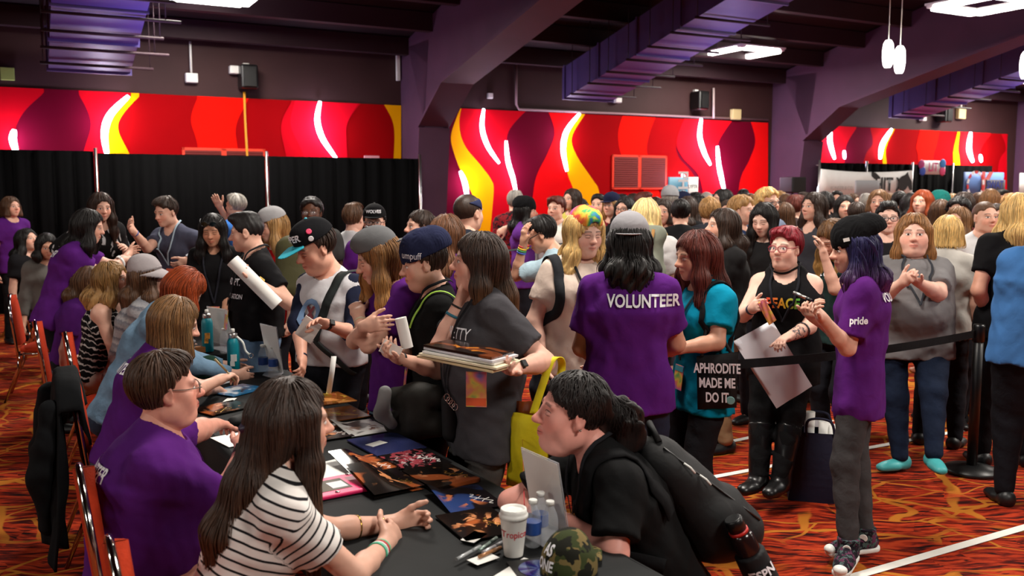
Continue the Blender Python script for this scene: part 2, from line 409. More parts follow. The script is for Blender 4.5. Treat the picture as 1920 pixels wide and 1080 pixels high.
NEON = [([(27, 243), (24, 262), (31, 287)], 13, 'short light tube low on the mural above the first black drape'), ([(241, 180), (207, 215), (196, 250), (201, 293)], 13, 'curved light tube beside the yellow crescent above the drapes'),
    ([(600, 190), (595, 225), (605, 260), (631, 298)], 11, 'curved light tube on pink red near the end of the drapes'), ([(907, 204), (904, 240), (915, 275), (936, 306)], 9, 'upper light tube right of the big yellow S shape'),
    ([(949, 264), (952, 300), (962, 335), (968, 364)], 9, 'lower light tube at the edge of the maroon flame'), ([(863, 321), (872, 345), (876, 374)], 10, 'short light tube against the yellow S shape'),
    ([(1087, 213), (1063, 245), (1056, 280), (1063, 321)], 10, 'light tube along the second yellow flame'), ([(1315, 222), (1312, 255), (1320, 285), (1332, 309)], 9, 'upper light tube near the mural vent'),
    ([(1345, 274), (1348, 310), (1353, 335), (1358, 358)], 9, 'lower light tube edging the maroon flame above the crowd'), ([(1280, 325), (1282, 335), (1286, 347)], 7, 'tiny light tube beside the blue banner'),
    ([(1558, 237), (1556, 265), (1565, 298)], 9, 'first light tube above the white booth banner'), ([(1672, 242), (1655, 270), (1650, 298)], 9, 'light tube beside the thin yellow crescent above the booths'),
    ([(1820, 248), (1817, 280), (1824, 304)], 9, 'light tube above the blue booth banner'), ([(1583, 282), (1583, 290), (1584, 298)], 6, 'tiny light tube above the white booth banner'),
    ([(1838, 290), (1839, 297), (1840, 304)], 6, 'tiny light tube above the blue booth banner'), ([(1528, 327), (1531, 340), (1535, 360)], 8, 'short light tube beside the black loudspeaker')]
for pl, wd, lab in NEON:
    P = smooth_line([at_wall(a, c, 16.69) for a, c in pl], 8)
    s = P[0].y/FPX; n = len(P); b = MB()
    rr = [max(.012, wd*.5*s*math.sin(math.pi*(.12+.76*i/(n-1)))**.7) for i in range(n)]
    b.tube(P, rr, 10)
    tag(b.build('light_tube', M['glow']), lab, 'light', 'curved light tubes on the mural')
    mid = P[n//2]
    l = bpy.data.lights.new('tube_light', 'POINT'); l.energy = 26*(wd/10); l.color = (.8, .72, 1); l.shadow_soft_size = .12
    lo = bpy.data.objects.new('tube_light', l); COL.objects.link(lo); lo.location = mid + hall(0, -.32, 0)
# vents in the mural
M['vent_orange'] = mat('vent_frame_paint', (226, 52, 22), .5); M['vent_mesh'] = mat('vent_mesh_paint', (112, 20, 14), .7)
for (x0, y0, x1, y1), lab in (((1147, 291, 1249, 355), 'double vent with orange frame on the tall mural'), ((342, 278, 498, 340), 'double vent with orange frame half hidden behind the black drapes')):
    root = tag(empty('wall_vent', at_wall((x0+x1)/2, y1, 16.76)), lab, 'vent')
    for k in (0, 1):
        xa, xb = (x0, (x0+x1)/2) if k == 0 else ((x0+x1)/2, x1)
        A, B_ = at_wall(xa, (y0+y1)/2, 16.755), at_wall(xb, (y0+y1)/2, 16.755)
        zt, zb = at_wall((x0+x1)/2, y0, 16.755).z, at_wall((x0+x1)/2, y1, 16.755).z
        n = hall(0, -1, 0); b = MB(); u = (B_-A).normalized(); wd = .045
        def quad(p, q, z0, z1): b.prism([(p.x, p.y, z0), (q.x, q.y, z0), (q.x, q.y, z1), (p.x, p.y, z1)], n*.03)
        quad(A, A+u*wd, zb, zt); quad(B_-u*wd, B_, zb, zt); quad(A, B_, zt-wd, zt); quad(A, B_, zb, zb+wd)
        o = b.build('vent_frame', M['vent_orange'], root); o.matrix_parent_inverse = Matrix.Translation(-root.location)
        b = MB(); quad(A+u*wd, B_-u*wd, zb+wd, zt-wd)
        for i in range(14): 
            z = zb+wd+(zt-zb-2*wd)*i/14; p = A+u*wd-hall(0, .012, 0); q = B_-u*wd-hall(0, .012, 0); quad(p, q, z, z+.02)
        o = b.build('vent_mesh', M['vent_mesh'], root); o.matrix_parent_inverse = Matrix.Translation(-root.location)
# ------------------------------------------------------------------ light fixtures
def fixture(X, Y, lab):
    root = tag(empty('ceiling_lamp', hall(X, Y, 4.72), YAW), lab, 'lamp', 'square ring ceiling lamps'); L = .6
    for k in range(4):
        R = Matrix.Rotation(k*math.pi/2, 3, 'Z')
        b = MB(); b.box(R @ Vector((0, L-.08, 0)), (.98, .15, .08), R, 0, .02); b.build('light_bar', M['lampglow'], root)
    b = MB()
    for k in range(4):
        R = Matrix.Rotation(k*math.pi/2, 3, 'Z')
        b.box(R @ Vector((0, L-.08, .05)), (1.2, .19, .03), R); b.box(R @ Vector((L-.08, L-.08, .02)), (.15, .15, .06), R, 0, .02)
    b.build('housing', M['lamphousing'], root)
    for k in range(4):
        R = Matrix.Rotation(k*math.pi/2, 3, 'Z'); p = R @ Vector((.5, .5, 0)); b = MB()
        zc = roof_z(Y)-4.72
        b.tube([p+Vector((0, 0, .05)), p+Vector((0, 0, zc-.02))], .006, 6); b.build('hanger', M['black_metal'], root)
fixture(2.67, 14.2, 'square ring ceiling lamp above the curtained booths'); fixture(13.47, 14.8, 'square ring ceiling lamp far back above the tall mural')
fixture(13.35, 9.28, 'large square ring ceiling lamp beside the hanging pendants'); fixture(23.1, 14.8, 'square ring ceiling lamp cut by the edge, above the vendor booths')
for px, py, lab in ((1665, 101, 'higher of the two white pendant lamps hanging together'), (1687, 112, 'lower of the two white pendant lamps hanging together'), (1923, 122, 'white pendant lamp cut off by the edge near the ring lamp')):
    p = at(px, py, 14.0); root = tag(empty('pendant_lamp', p), lab, 'lamp', 'white pendant lamps')
    b = MB(); b.lathe([(.045, -.2), (.066, -.16), (.08, -.05), (.08, .05), (.068, .15), (.04, .2)]); b.build('shade', M['lampglow'], root)
    h = to_hall(p); b = MB(); b.tube([(0, 0, .17), (0, 0, roof_z(h[1])-p.z-.02)], .006, 6); b.build('cord', M['white_plastic'], root)
# ------------------------------------------------------------------ wall equipment
def wbox(name, px, py, w, h, d, m, lab, cat, Y=16.78, extra=None):
    p = at_wall(px, py, Y); root = tag(empty(name, p, YAW), lab, cat)
    b = MB(); b.box((0, -d/2, 0), (w, d, h), None, 0, min(w, h, d)*.12); b.build('housing', m, root)
    if extra: extra(root)
    return root
def spk(root):
    b = MB(); b.box((0, -.36, -.02), (.2, .02, .3)); b.build('grille', M['black_metal'], root)
    b = MB(); b.box((0, -.02, .22), (.1, .08, .08)); b.build('bracket', M['white_plastic'], root)
for px, py, lab in ((461, 147, 'black loudspeaker on the wall with a yellow cable below'), (1303, 190, 'black loudspeaker high on the wall over the tall mural'), (1760, 216, 'black loudspeaker high on the wall over the booths')):
    wbox('loudspeaker', px, py, .3, .42, .34, M['black_plastic'], lab, 'loudspeaker', extra=spk)
def rod(z):
    def f(root): b = MB(); b.tube([(0, -.06, .06), (0, -.06, z)], .02, 8); b.build('conduit', M['white_plastic'], root)
    return f
wbox('wall_light', 358, 147, .2, .16, .12, M['white_plastic'], 'white box on a rod on the wall right of the violet duct', 'light', extra=rod(.62))
wbox('camera_box', 437, 132, .16, .14, .14, M['white_plastic'], 'small white box beside the loudspeaker with yellow cable', 'box')
wbox('smoke_sensor', 917, 180, .11, .11, .08, M['white_plastic'], 'small white sensor on the wall above the yellow S shape', 'sensor')
wbox('smoke_sensor', 1155, 187, .16, .14, .12, M['white_plastic'], 'round white sensor under the middle air duct', 'sensor')
wbox('junction_box', 1376, 215, .26, .24, .12, mat('beige_box', (196, 178, 130), .5), 'beige box on the wall above the tall mural', 'box')
wbox('junction_box', 1798, 213, .3, .3, .12, mat('beige_box', (196, 178, 130), .5), 'beige box on the wall above the booths', 'box', extra=rod(.6))
wbox('smoke_sensor', 1727, 222, .16, .14, .12, M['white_plastic'], 'white sensor under the far air duct', 'sensor')
wbox('tube_heater', 745, 127, .07, .5, .07, M['white_plastic'], 'white upright strip beside the concrete column', 'light')
wbox('fire_alarm', 804, 355, .12, .28, .06, mat('alarm_red', (214, 60, 60), .4), 'pale red fire alarm on the column', 'alarm', Y=15.95)
wbox('exit_sign', 14, 139, .2, .2, .08, mat('green_sign', (150, 170, 90), .4), 'small greenish sign box high on the wall at the edge', 'sign')
wbox('exit_sign', 696, 297, .3, .1, .05, mat('exit_sign_red', (225, 150, 160), .4), 'pale pink exit sign above the drape', 'sign', Y=16.74)
b = MB(); b.tube(smooth_line([at_wall(458, 172, 16.7), at_wall(460, 230, 16.72), at_wall(464, 300, 16.72)], 6), .022, 8)
tag(b.build('cable', mat('yellow_cable', (214, 150, 20), .5)), 'yellow cable hanging from the loudspeaker down the mural', 'cable')
b = MB(); b.tube([at_wall(968, 122, 16.76), at_wall(968, 196, 16.76), at_wall(973, 205, 16.76), at_wall(1440, 225, 16.76)], .025, 8)
tag(b.build('conduit', mat('conduit_paint', (150, 120, 125), .5)), 'pale conduit bending along the top of the tall mural', 'pipe')
b = MB(); b.tube([at_wall(1338, 165, 16.7), at_wall(1338, 222, 16.7)], .025, 8)
tag(b.build('conduit', mat('conduit_paint', (190, 170, 170), .5)), 'short white upright conduit beside the loudspeaker', 'pipe')
# ------------------------------------------------------------------ pipe and drape
DY = 15.42
M['drape'] = objcol('drape_cloth', rough=.95, spec=.04, bump=.1)
def hx(px, Y): p = at_wall(px, 300, Y); return to_hall(p)[0]
def drape(px0, px1, lab, color=(9, 9, 10), h=2.42, Y=DY):
    X0, X1 = hx(px0, Y), hx(px1, Y); n = int((X1-X0)/.035)
    r = random.Random(int(px0)); ph = [r.random()*6 for _ in range(3)]
    def y(x, z): return Y + (.035*math.sin(x*21+ph[0]+.8*math.sin(x*3+ph[1])) + .02*math.sin(x*47+ph[2]))*(1-.35*z/h)
    b = MB(); b.grid([[hall(X0+(X1-X0)*i/n, y(X0+(X1-X0)*i/n, z), z) for z in (.02, h*.5, h)] for i in range(n+1)])
    o = b.build('drape', M['drape'], color=color, solid=.006); tag(o, lab, 'drape', 'black drapes'); return o
def pole(px, lab, h=2.5, Y=DY, base=True):
    p = hall(hx(px, Y), Y, 0); root = tag(empty('drape_pole', p), lab, 'pole', 'drape poles')
    b = MB(); b.tube([(0, 0, .02), (0, 0, h)], .025, 10); b.build('upright', M['steel'], root)
    b = MB(); b.box((0, 0, .01), (.4, .4, .02)); b.build('base_plate', M['steel'], root)
drape(-330, 176, 'first black drape at the edge of the picture behind the purple shirted woman', h=2.45); drape(183, 497, 'middle black drape under the loudspeaker with yellow cable'); drape(503, 784, 'black drape beside the concrete column')
pole(179.5, 'silver drape pole behind the woman in the black patterned top'); pole(500, 'silver drape pole behind the red shirted person in a gray cap'); pole(787.5, 'silver drape pole beside the concrete column')
for a, c, lab in ((1538, 1625, 'first black drape of the vendor booths, above the long white banner'), (1626, 1711, 'second black drape of the vendor booths'), (1712, 1787, 'third black drape of the vendor booths behind the hanging white sign'), (1788, 1862, 'last black drape of the vendor booths behind the blue banner')): drape(a, c, lab, h=2.5)
for px, lab in ((1537, 'booth pole at the end of the long white banner'), (1625.5, 'booth pole between the two white banners'), (1711.5, 'booth pole at the horse head banner'), (1787.5, 'booth pole left of the blue banner')): pole(px, lab, 2.55, DY-.08)
b = MB(); b.tube([hall(hx(-330, DY), DY+.09, 2.37), hall(hx(784, DY), DY+.09, 2.37)], .015, 8)
tag(b.build('crossbar', M['steel']), 'long drape rail carrying the three black drapes', 'rail')
b = MB(); b.tube([hall(hx(1537, DY), DY+.09, 2.44), hall(hx(1862, DY), DY+.09, 2.44)], .015, 8)
tag(b.build('crossbar', M['steel']), 'drape rail carrying the vendor booth drapes', 'rail')
# tape lines on the carpet
M['tape'] = mat('white_tape', (232, 228, 220), .6, noise=.04)
for i, ((xa, ya), (xb, yb), wd, lab) in enumerate([((1560, 1093), (2000, 966), .055, 'white tape line on the carpet in front of the beanie volunteer'), ((1335, 895), (1990, 772), .05, 'white tape line running under the rope barrier post'),
        ((1370, 828), (1560, 788), .05, 'white tape line behind the black boots'), ((1860, 905-90), (1935, 785), .05, 'short white tape line near the edge beside the sneakers')]):
    if i == 3: continue
    A, B_ = at_z(xa, ya, .004), at_z(xb, yb, .004); d = (B_-A).normalized(); s = Vector((-d.y, d.x, 0))*wd
    b = MB(); b.prism([A-s*.5, B_-s*.5, B_+s*.5, A+s*.5], (0, 0, .002)); tag(b.build('tape_line', M['tape']), lab, 'tape', 'white tape lines')
# ------------------------------------------------------------------ tables and banquet chairs
TD, TN = Vector((-.519, .855, 0)), Vector((.855, .519, 0))      # along the signing table / across it, away from the seated side
R1 = Vector((-.057, 3.327, 0))
M['upholstery'] = objcol('chair_fabric', rough=.9, spec=.15, var=.12, nscale=40., bump=.3, bscale=90.)
M['tablecloth'] = objcol('table_cloth', rough=.75, spec=.25, var=.1, nscale=3., bump=.22, bscale=5.)
def table(t0, t1, lab, lab2, off=0., w=.76):
    L = t1-t0; c = R1 + TD*(t0+t1)/2 - TN*(w/2-off); rz = math.atan2(TD.y, TD.x)
    root = tag(empty('folding_table', (c.x, c.y, 0), rz), lab, 'table', 'folding signing tables')
    b = MB(); b.box((0, 0, .725), (L-.02, w-.02, .03), None, 0, .008); b.build('tabletop', M['white_plastic'], root)
    for sx in (-1, 1):
        for sy in (-1, 1):
            b = MB(); b.tube([(sx*(L/2-.25), sy*(w/2-.12), 0), (sx*(L/2-.25), sy*(w/2-.12), .71)], .014, 8); b.build('leg', M['black_metal'], root)
    SIT = 1 if (Matrix.Rotation(rz, 3, 'Z') @ Vector((0, 1, 0))).dot(TN) < 0 else -1
    r = random.Random(t0); b = MB(); n = int(L/.04); rows = []
    def edge(u):   # rounded-rectangle path
        pass
    per = []
    hw, hl = w/2, L/2
    for i in range(n): per.append((-hl+L*i/n, -hw, 0, -1))
    for i in range(16): per.append((hl, -hw+w*i/16, 1, 0))
    for i in range(n): per.append((hl-L*i/n, hw, 0, 1))
    for i in range(16): per.append((-hl, hw-w*i/16, -1, 0))
    N = len(per); ph = [r.random()*6 for _ in range(4)]
    P = []
    for (x, y, nx, ny), i in zip(per+per[:1], list(range(N))+[0]):
        col = []
        for z in (.748, .742, .55, .3, .015):
            k = (.742-z)/.73 if z < .742 else 0
            o = .004+.035*max(k, 0)*(math.sin(i*.55+ph[0])+.6*math.sin(i*1.1+ph[1])+1.2)*.6
            if z > .745: o = -.012
            if ny == SIT and z < .7: z = .742-(.742-z)*.22; o = .006
            col.append((x+nx*o, y+ny*o, z))
        P.append(col)
    b.grid(P)
    m = 10; k = int(L/.1)
    b.grid([[(-hl+.012+(L-.024)*i/k, -hw+.012+(w-.024)*j/m, .7485+.0015*math.sin(i*.9+j*1.7)) for j in range(m+1)] for i in range(k+1)])
    o = b.build('tablecloth', M['tablecloth'], None, (c.x, c.y, 0), color=(21, 23, 24), rz=rz, recalc=True)
    tag(o, lab2, 'tablecloth', 'black tablecloths')
table(-1.35, 2.59, 'long signing table under a black cloth with the photo prints', 'black cloth on the long signing table with the photo prints')
table(3.32, 6.98, 'second signing table behind the first, under a black cloth', 'black cloth on the second signing table behind the first', .19)
def chair(px, py, z, label, face=120, jit=0, tall=.93):
    p = at(px, py, z); a = math.radians(face+jit); F = Vector((math.sin(a), -math.cos(a), 0))
    p = Vector((p.x, p.y, 0)) + F*.26
    root = empty('banquet_chair', p, math.atan2(F.y, F.x)-math.pi/2); tag(root, label, 'chair', 'banquet chairs along the signing tables')
    # local: +y faces the table
    W = .215; tilt = .1
    def back(x, z, o=0.): return (x, -.21-tilt*(z-.45)*1.1-o, z)
    prof = []
    def bw(z): u = (z-.5)/(tall-.5); return W*(1-.0*u)*(math.sqrt(max(1-max((u-.45)/.55, 0)**2.2, 0)))
    zs = [.5+(tall-.5)*(.5-.5*math.cos(math.pi*i/16)) for i in range(17)]
    b = MB(); rows = []
    for z in zs:
        w = max(bw(z)-.012, .004); rows.append([back(-w, z, -.012), back(-w*.8, z, -.035), back(0, z, -.045), back(w*.8, z, -.035), back(w, z, -.012), back(w, z, .006), back(w*.7, z, .016), back(0, z, .02), back(-w*.7, z, .016), back(-w, z, .006), back(-w, z, -.012)])
    b.grid(rows); b.build('backrest', M['upholstery'], root, color=(176, 52, 24))
    pts = [back(-W, .3)] + [back(-bw(z), z) for z in zs] + [back(bw(z), z) for z in zs[-2::-1]] + [back(W, .3)]
    b = MB(); b.tube(pts, .0125, 8); b.build('back_frame', M['chrome'], root)
    b = MB(); rows = []
    for i in range(9):
        y = -.2+.42*i/8; e = math.sin(math.pi*min(max(i/8, .03), .97))**.3; w = .215-.02*i/8*1
        rows.append([(-w*e, y, .43), (-w*e, y, .455), (-w*.7*e, y, .43+.055*e), (0, y, .43+.062*e), (w*.7*e, y, .43+.055*e), (w*e, y, .455), (w*e, y, .43), (0, y, .42), (-w*e, y, .43)])
    b.grid(rows); b.build('seat', M['upholstery'], root, color=(176, 52, 24))
    b = MB(); b.tube([(-.21, -.2, .42), (-.195, .21, .42), (.195, .21, .42), (.21, -.2, .42)], .011, 8); b.build('seat_frame', M['chrome'], root)
    for s in (-1, 1):
        b = MB(); b.tube([(s*.19, .19, .42), (s*.2, .22, .2), (s*.205, .24, 0)], .0115, 8); b.build('leg', M['chrome'], root)
        b = MB(); b.tube([(s*W, -.195, .45), (s*W, -.21, .3), (s*.205, -.33, 0)], .0115, 8); b.build('leg', M['chrome'], root)
    return root
chair(208, 1010, 2.30, 'banquet chair of the woman in the striped shirt, cut off by the lower edge', 118)
chair(152, 866, 2.82, 'banquet chair behind the back of the purple shirted man with glasses', 118, tall=.97)
CJ = chair(132, 694, 4.5, 'banquet chair with the black jacket hung over it', 118)
chair(122, 612, 5.85, 'empty banquet chair behind the woman in the striped knit sweater', 118)
chair(66, 592, 6.35, 'banquet chair next to the carpet aisle, one seat past the jacket chair', 118)
chair(20, 545, 8.0, 'banquet chair at the aisle with its legs fully in sight', 112)
chair(44, 514, 9.6, 'banquet chair beside the seated person in a gray jacket', 112)
chair(64, 502, 10.4, 'slim banquet chair in front of the seated person in a gray jacket', 112)
chair(12, 487, 11.6, 'farthest banquet chair, below the standing woman in a purple shirt', 112)
# ------------------------------------------------------------------ rope barrier posts and belts
def stanchion(px, py, label):
    p = at_z(px, py, 0); root = tag(empty('barrier_post', p), label, 'barrier post', 'black barrier posts')
    b = MB(); b.lathe([(.165, 0), (.17, .006), (.165, .028), (.06, .05), (.045, .052)], n=40); b.build('base', M['black_metal'], root)
    b = MB(); b.lathe([(.032, .05), (.032, .97)], n=20); b.build('pole', M['black_metal'], root)
    b = MB(); b.lathe([(.034, .87), (.038, .875), (.038, .97), (.034, .985), (.02, .99)], n=20); b.build('belt_head', M['black_plastic'], root)
    return p
PA = stanchion(1318, 1003, 'black barrier post behind the ponytailed woman with the backpack')
PB = stanchion(1821, 885, 'black barrier post on its round base beside the woman with turquoise shoes')
PC = stanchion(1985, 872, 'x') if False else at_z(2080, 890, 0)
PD = at(1806, 520, 8.6); PD.z = 0
def belt(a, b_, label, sag=.03, z=.925):
    d = (b_-a).normalized(); a2 = a+d*.04; b2 = b_-d*.04; n = 14; m = MB(); s = Vector((-d.y, d.x, 0))*.0015
    rows = []
    for i in range(n+1):
        t = i/n; p = a2.lerp(b2, t) + Vector((0, 0, z-sag*4*t*(1-t)))
        rows.append([p-s-Vector((0, 0, .025)), p+s-Vector((0, 0, .025)), p+s+Vector((0, 0, .025)), p-s+Vector((0, 0, .025)), p-s-Vector((0, 0, .025))])
    m.grid(rows, sm=False); tag(m.build('barrier_belt', M['cloth'], color=(20, 20, 22)), label, 'barrier belt', 'black barrier belts')
belt(PA, PB, 'black barrier belt strung between the two posts, in front of the gray poster')
belt(PB, PC, 'black barrier belt running on from the post with turquoise shoes beside it')
# ------------------------------------------------------------------ smooth blended volumes, meshed on sparse blocks (bodies, hair, clothes)
A3 = lambda v: np.array(v, np.float32)
def nrm(v): v = np.asarray(v, float); return v/max(np.linalg.norm(v), 1e-9)
def cap(a, b, ra, rb=None, u=None, ku=1., k=.02, op='U', g=0):
    return dict(t='C', a=A3(a), b=A3(b), ra=ra, rb=ra if rb is None else rb, u=None if u is None else A3(nrm(u)), ku=ku, k=k, op=op, g=g)
def ell(c, r, R=None, k=.02, op='U', g=0):
    return dict(t='E', c=A3(c), r=A3(r), R=None if R is None else A3(R), k=k, op=op, g=g)
def half(p, n, k=.004, op='I', g=0): return dict(t='H', p=A3(p), n=A3(nrm(n)), k=k, op=op, g=g)
def dist(q, P):
    if q['t'] == 'C':
        ba = q['b']-q['a']; pa = P-q['a']; L = float(ba@ba)
        t = np.clip((pa@ba)/max(L, 1e-9), 0, 1)
        v = pa - t[:, None]*ba
        if q['u'] is not None:
            v = v - ((v@q['u'])*(1-1/q['ku']))[:, None]*q['u']
        d = np.sqrt(np.einsum('ij,ij->i', v, v)) - (q['ra']+(q['rb']-q['ra'])*t)
        return d if q.get('end') is None else np.maximum(d, (P-q['end'])@q['en'])
    if q['t'] == 'E':
        v = P-q['c']
        if q['R'] is not None: v = v@q['R'].T
        a = v/q['r']; k0 = np.sqrt(np.einsum('ij,ij->i', a, a)); a = a/q['r']; k1 = np.sqrt(np.einsum('ij,ij->i', a, a))
        return k0*(k0-1)/np.maximum(k1, 1e-6)
    return (P-q['p'])@q['n']
def blend(D, d, q):
    k = q['k']
    if q['op'] == 'U':
        h = np.maximum(k-np.abs(D-d), 0)/k; return np.minimum(D, d) - h*h*k*.25
    if q['op'] == 'S': d = -d
    h = np.maximum(k-np.abs(D-d), 0)/k; return np.maximum(D, d) + h*h*k*.25
def field(prims, P, post=None):
    D = np.full(len(P), 9., np.float32)
    for q in prims: D = blend(D, dist(q, P).astype(np.float32), q)
    return post(P, D) if post else D
def grad(prims, P, post=None, e=.004):
    D = field(prims, P, post); G = np.empty_like(P)
    for i in range(3):
        d = np.zeros(3, np.float32); d[i] = e
        G[:, i] = (field(prims, P+d, post)-D)/e
    return D, G/np.maximum(np.linalg.norm(G, axis=1), 1e-6)[:, None]
OFF8 = np.stack(np.meshgrid(*[np.arange(9)]*3, indexing='ij'), -1).reshape(-1, 3).astype(np.float32)
CRN = [(0, 0, 0), (1, 0, 0), (0, 1, 0), (1, 1, 0), (0, 0, 1), (1, 0, 1), (0, 1, 1), (1, 1, 1)]
EDG = [(a, b) for a in range(8) for b in range(a+1, 8) if bin(a ^ b).count('1') == 1]
def bounds(prims):
    lo, hi = np.full(3, 9e9), np.full(3, -9e9)
    for q in prims:
        if q['op'] != 'U': continue
        if q['t'] == 'C':
            r = max(q['ra'], q['rb'])*max(1, q['ku']); lo = np.minimum(lo, np.minimum(q['a'], q['b'])-r); hi = np.maximum(hi, np.maximum(q['a'], q['b'])+r)
        elif q['t'] == 'E':
            r = float(q['r'].max()) if q['R'] is not None else q['r']; lo = np.minimum(lo, q['c']-r); hi = np.maximum(hi, q['c']+r)
    return lo, hi
def polygonise(prims, res, post=None, margin=.02, box=None):
    lo, hi = bounds(prims)
    if box is not None: lo, hi = np.maximum(lo, box[0]), np.minimum(hi, box[1])
    lo = lo-margin-res; hi = hi+margin+res
    bs = 8*res; nb = np.ceil((hi-lo)/bs).astype(int); nb = np.maximum(nb, 1)
    G = np.stack(np.meshgrid(*[np.arange(n) for n in nb], indexing='ij'), -1).reshape(-1, 3)
    C = (lo+(G+.5)*bs).astype(np.float32); hd = bs*.87
    Dc = [dist(q, C).astype(np.float32) for q in prims]
    D = np.full(len(C), 9., np.float32)
    for q, d in zip(prims, Dc): D = blend(D, d, q)
    keep = np.abs(D) < hd*1.7+margin
    G = G[keep]; C = C[keep]; n = len(G)
    if n == 0: return np.zeros((0, 3)), np.zeros((0, 4), int)
    F = np.full((n, 729), 9., np.float32)
    O = (lo + G*bs).astype(np.float32)
    for q, d in zip(prims, Dc):
        d = d[keep]; lim = hd*1.8+q['k']+margin
        s = np.nonzero(d < lim if q['op'] != 'I' else d > -lim)[0]
        if not len(s): continue
        P = (O[s][:, None, :] + OFF8[None]*np.float32(res)).reshape(-1, 3)
        F[s] = blend(F[s].ravel(), dist(q, P).astype(np.float32), q).reshape(len(s), 729)
    if post:
        P = (O[:, None, :] + OFF8[None]*np.float32(res)).reshape(-1, 3)
        F = post(P, F.ravel()).reshape(n, 729)
    F = F.reshape(n, 9, 9, 9)
    I = F < 0
    cnt = np.zeros((n, 8, 8, 8), np.int8)
    for dx, dy, dz in CRN: cnt += I[:, dx:8+dx, dy:8+dy, dz:8+dz]
    bi, x, y, z = np.nonzero((cnt > 0) & (cnt < 8))
    V = np.stack([F[bi, x+dx, y+dy, z+dz] for dx, dy, dz in CRN], 1)
    acc = np.zeros((len(bi), 3), np.float32); m_ = np.zeros(len(bi), np.float32)
    for a, b in EDG:
        va, vb = V[:, a], V[:, b]; m = (va < 0) != (vb < 0)
        t = np.where(m, va/np.where(m, va-vb, 1), 0)[:, None]
        ca, cb = A3(CRN[a]), A3(CRN[b])
        acc += np.where(m[:, None], ca+t*(cb-ca), 0); m_ += m
    g = G[bi]*8 + np.stack([x, y, z], 1)
    verts = lo + (g + acc/m_[:, None])*res
    N = nb*8; st = (int(N[1]*N[2]), int(N[2]), 1)
    key = g[:, 0]*st[0]+g[:, 1]*st[1]+g[:, 2]
    lut = np.full(int(N[0])*st[0]+1, -1, np.int32); lut[key] = np.arange(len(key), dtype=np.int32)
    Q = []
    for ax, b, c, cr in ((0, 1, 2, 1), (1, 2, 0, 2), (2, 0, 1, 4)):
        s0, s1 = V[:, 0] < 0, V[:, cr] < 0
        e = np.nonzero((s0 != s1) & (g[:, b] > 0) & (g[:, c] > 0))[0]
        k0 = key[e]; q = np.stack([lut[k0], lut[k0-st[b]], lut[k0-st[b]-st[c]], lut[k0-st[c]]], 1)
        ok = (q >= 0).all(1); q = q[ok]; fl = ~s0[e][ok]
        q[fl] = q[fl][:, ::-1]; Q.append(q)
    Q = np.concatenate(Q); used = np.zeros(len(verts), bool); used[Q] = True
    return verts[used], (np.cumsum(used)-1)[Q]
def relax(v, q, n=1, f=.5):
    for _ in range(n):
        acc = np.zeros_like(v); c = np.zeros(len(v))
        for a, b in ((0, 1), (1, 2), (2, 3), (3, 0)):
            i, j = q[:, a], q[:, b]
            for k in range(3):
                acc[:, k] += np.bincount(i, v[j, k], len(v)) + np.bincount(j, v[i, k], len(v))
            c += np.bincount(i, minlength=len(v)) + np.bincount(j, minlength=len(v))
        v = v + f*(acc/np.maximum(c, 1)[:, None]-v)
    return v
def join(parts):
    V, Q, n = [], [], 0
    for v, q in parts:
        V.append(v); Q.append(q+n); n += len(v)
    return np.concatenate(V), np.concatenate(Q)
def vnoise(P, f, seed=0):          # cheap folded sines, about -1..1
    r = np.random.RandomState(seed); o = 0
    for i in range(4):
        w = r.normal(size=3); w = w/np.linalg.norm(w)*f*(1+.6*i); o = o + np.sin(P@A3(w) + r.rand()*6.28 + 1.3*np.sin(P@A3(r.normal(size=3)*f*.4)))/(1+.5*i)
    return o*.45
def attr(o, name, data, typ='FLOAT_VECTOR'):
    a = o.data.attributes.new(name, typ, 'POINT')
    a.data.foreach_set('vector' if typ == 'FLOAT_VECTOR' else 'value', np.ascontiguousarray(data, np.float32).ravel())
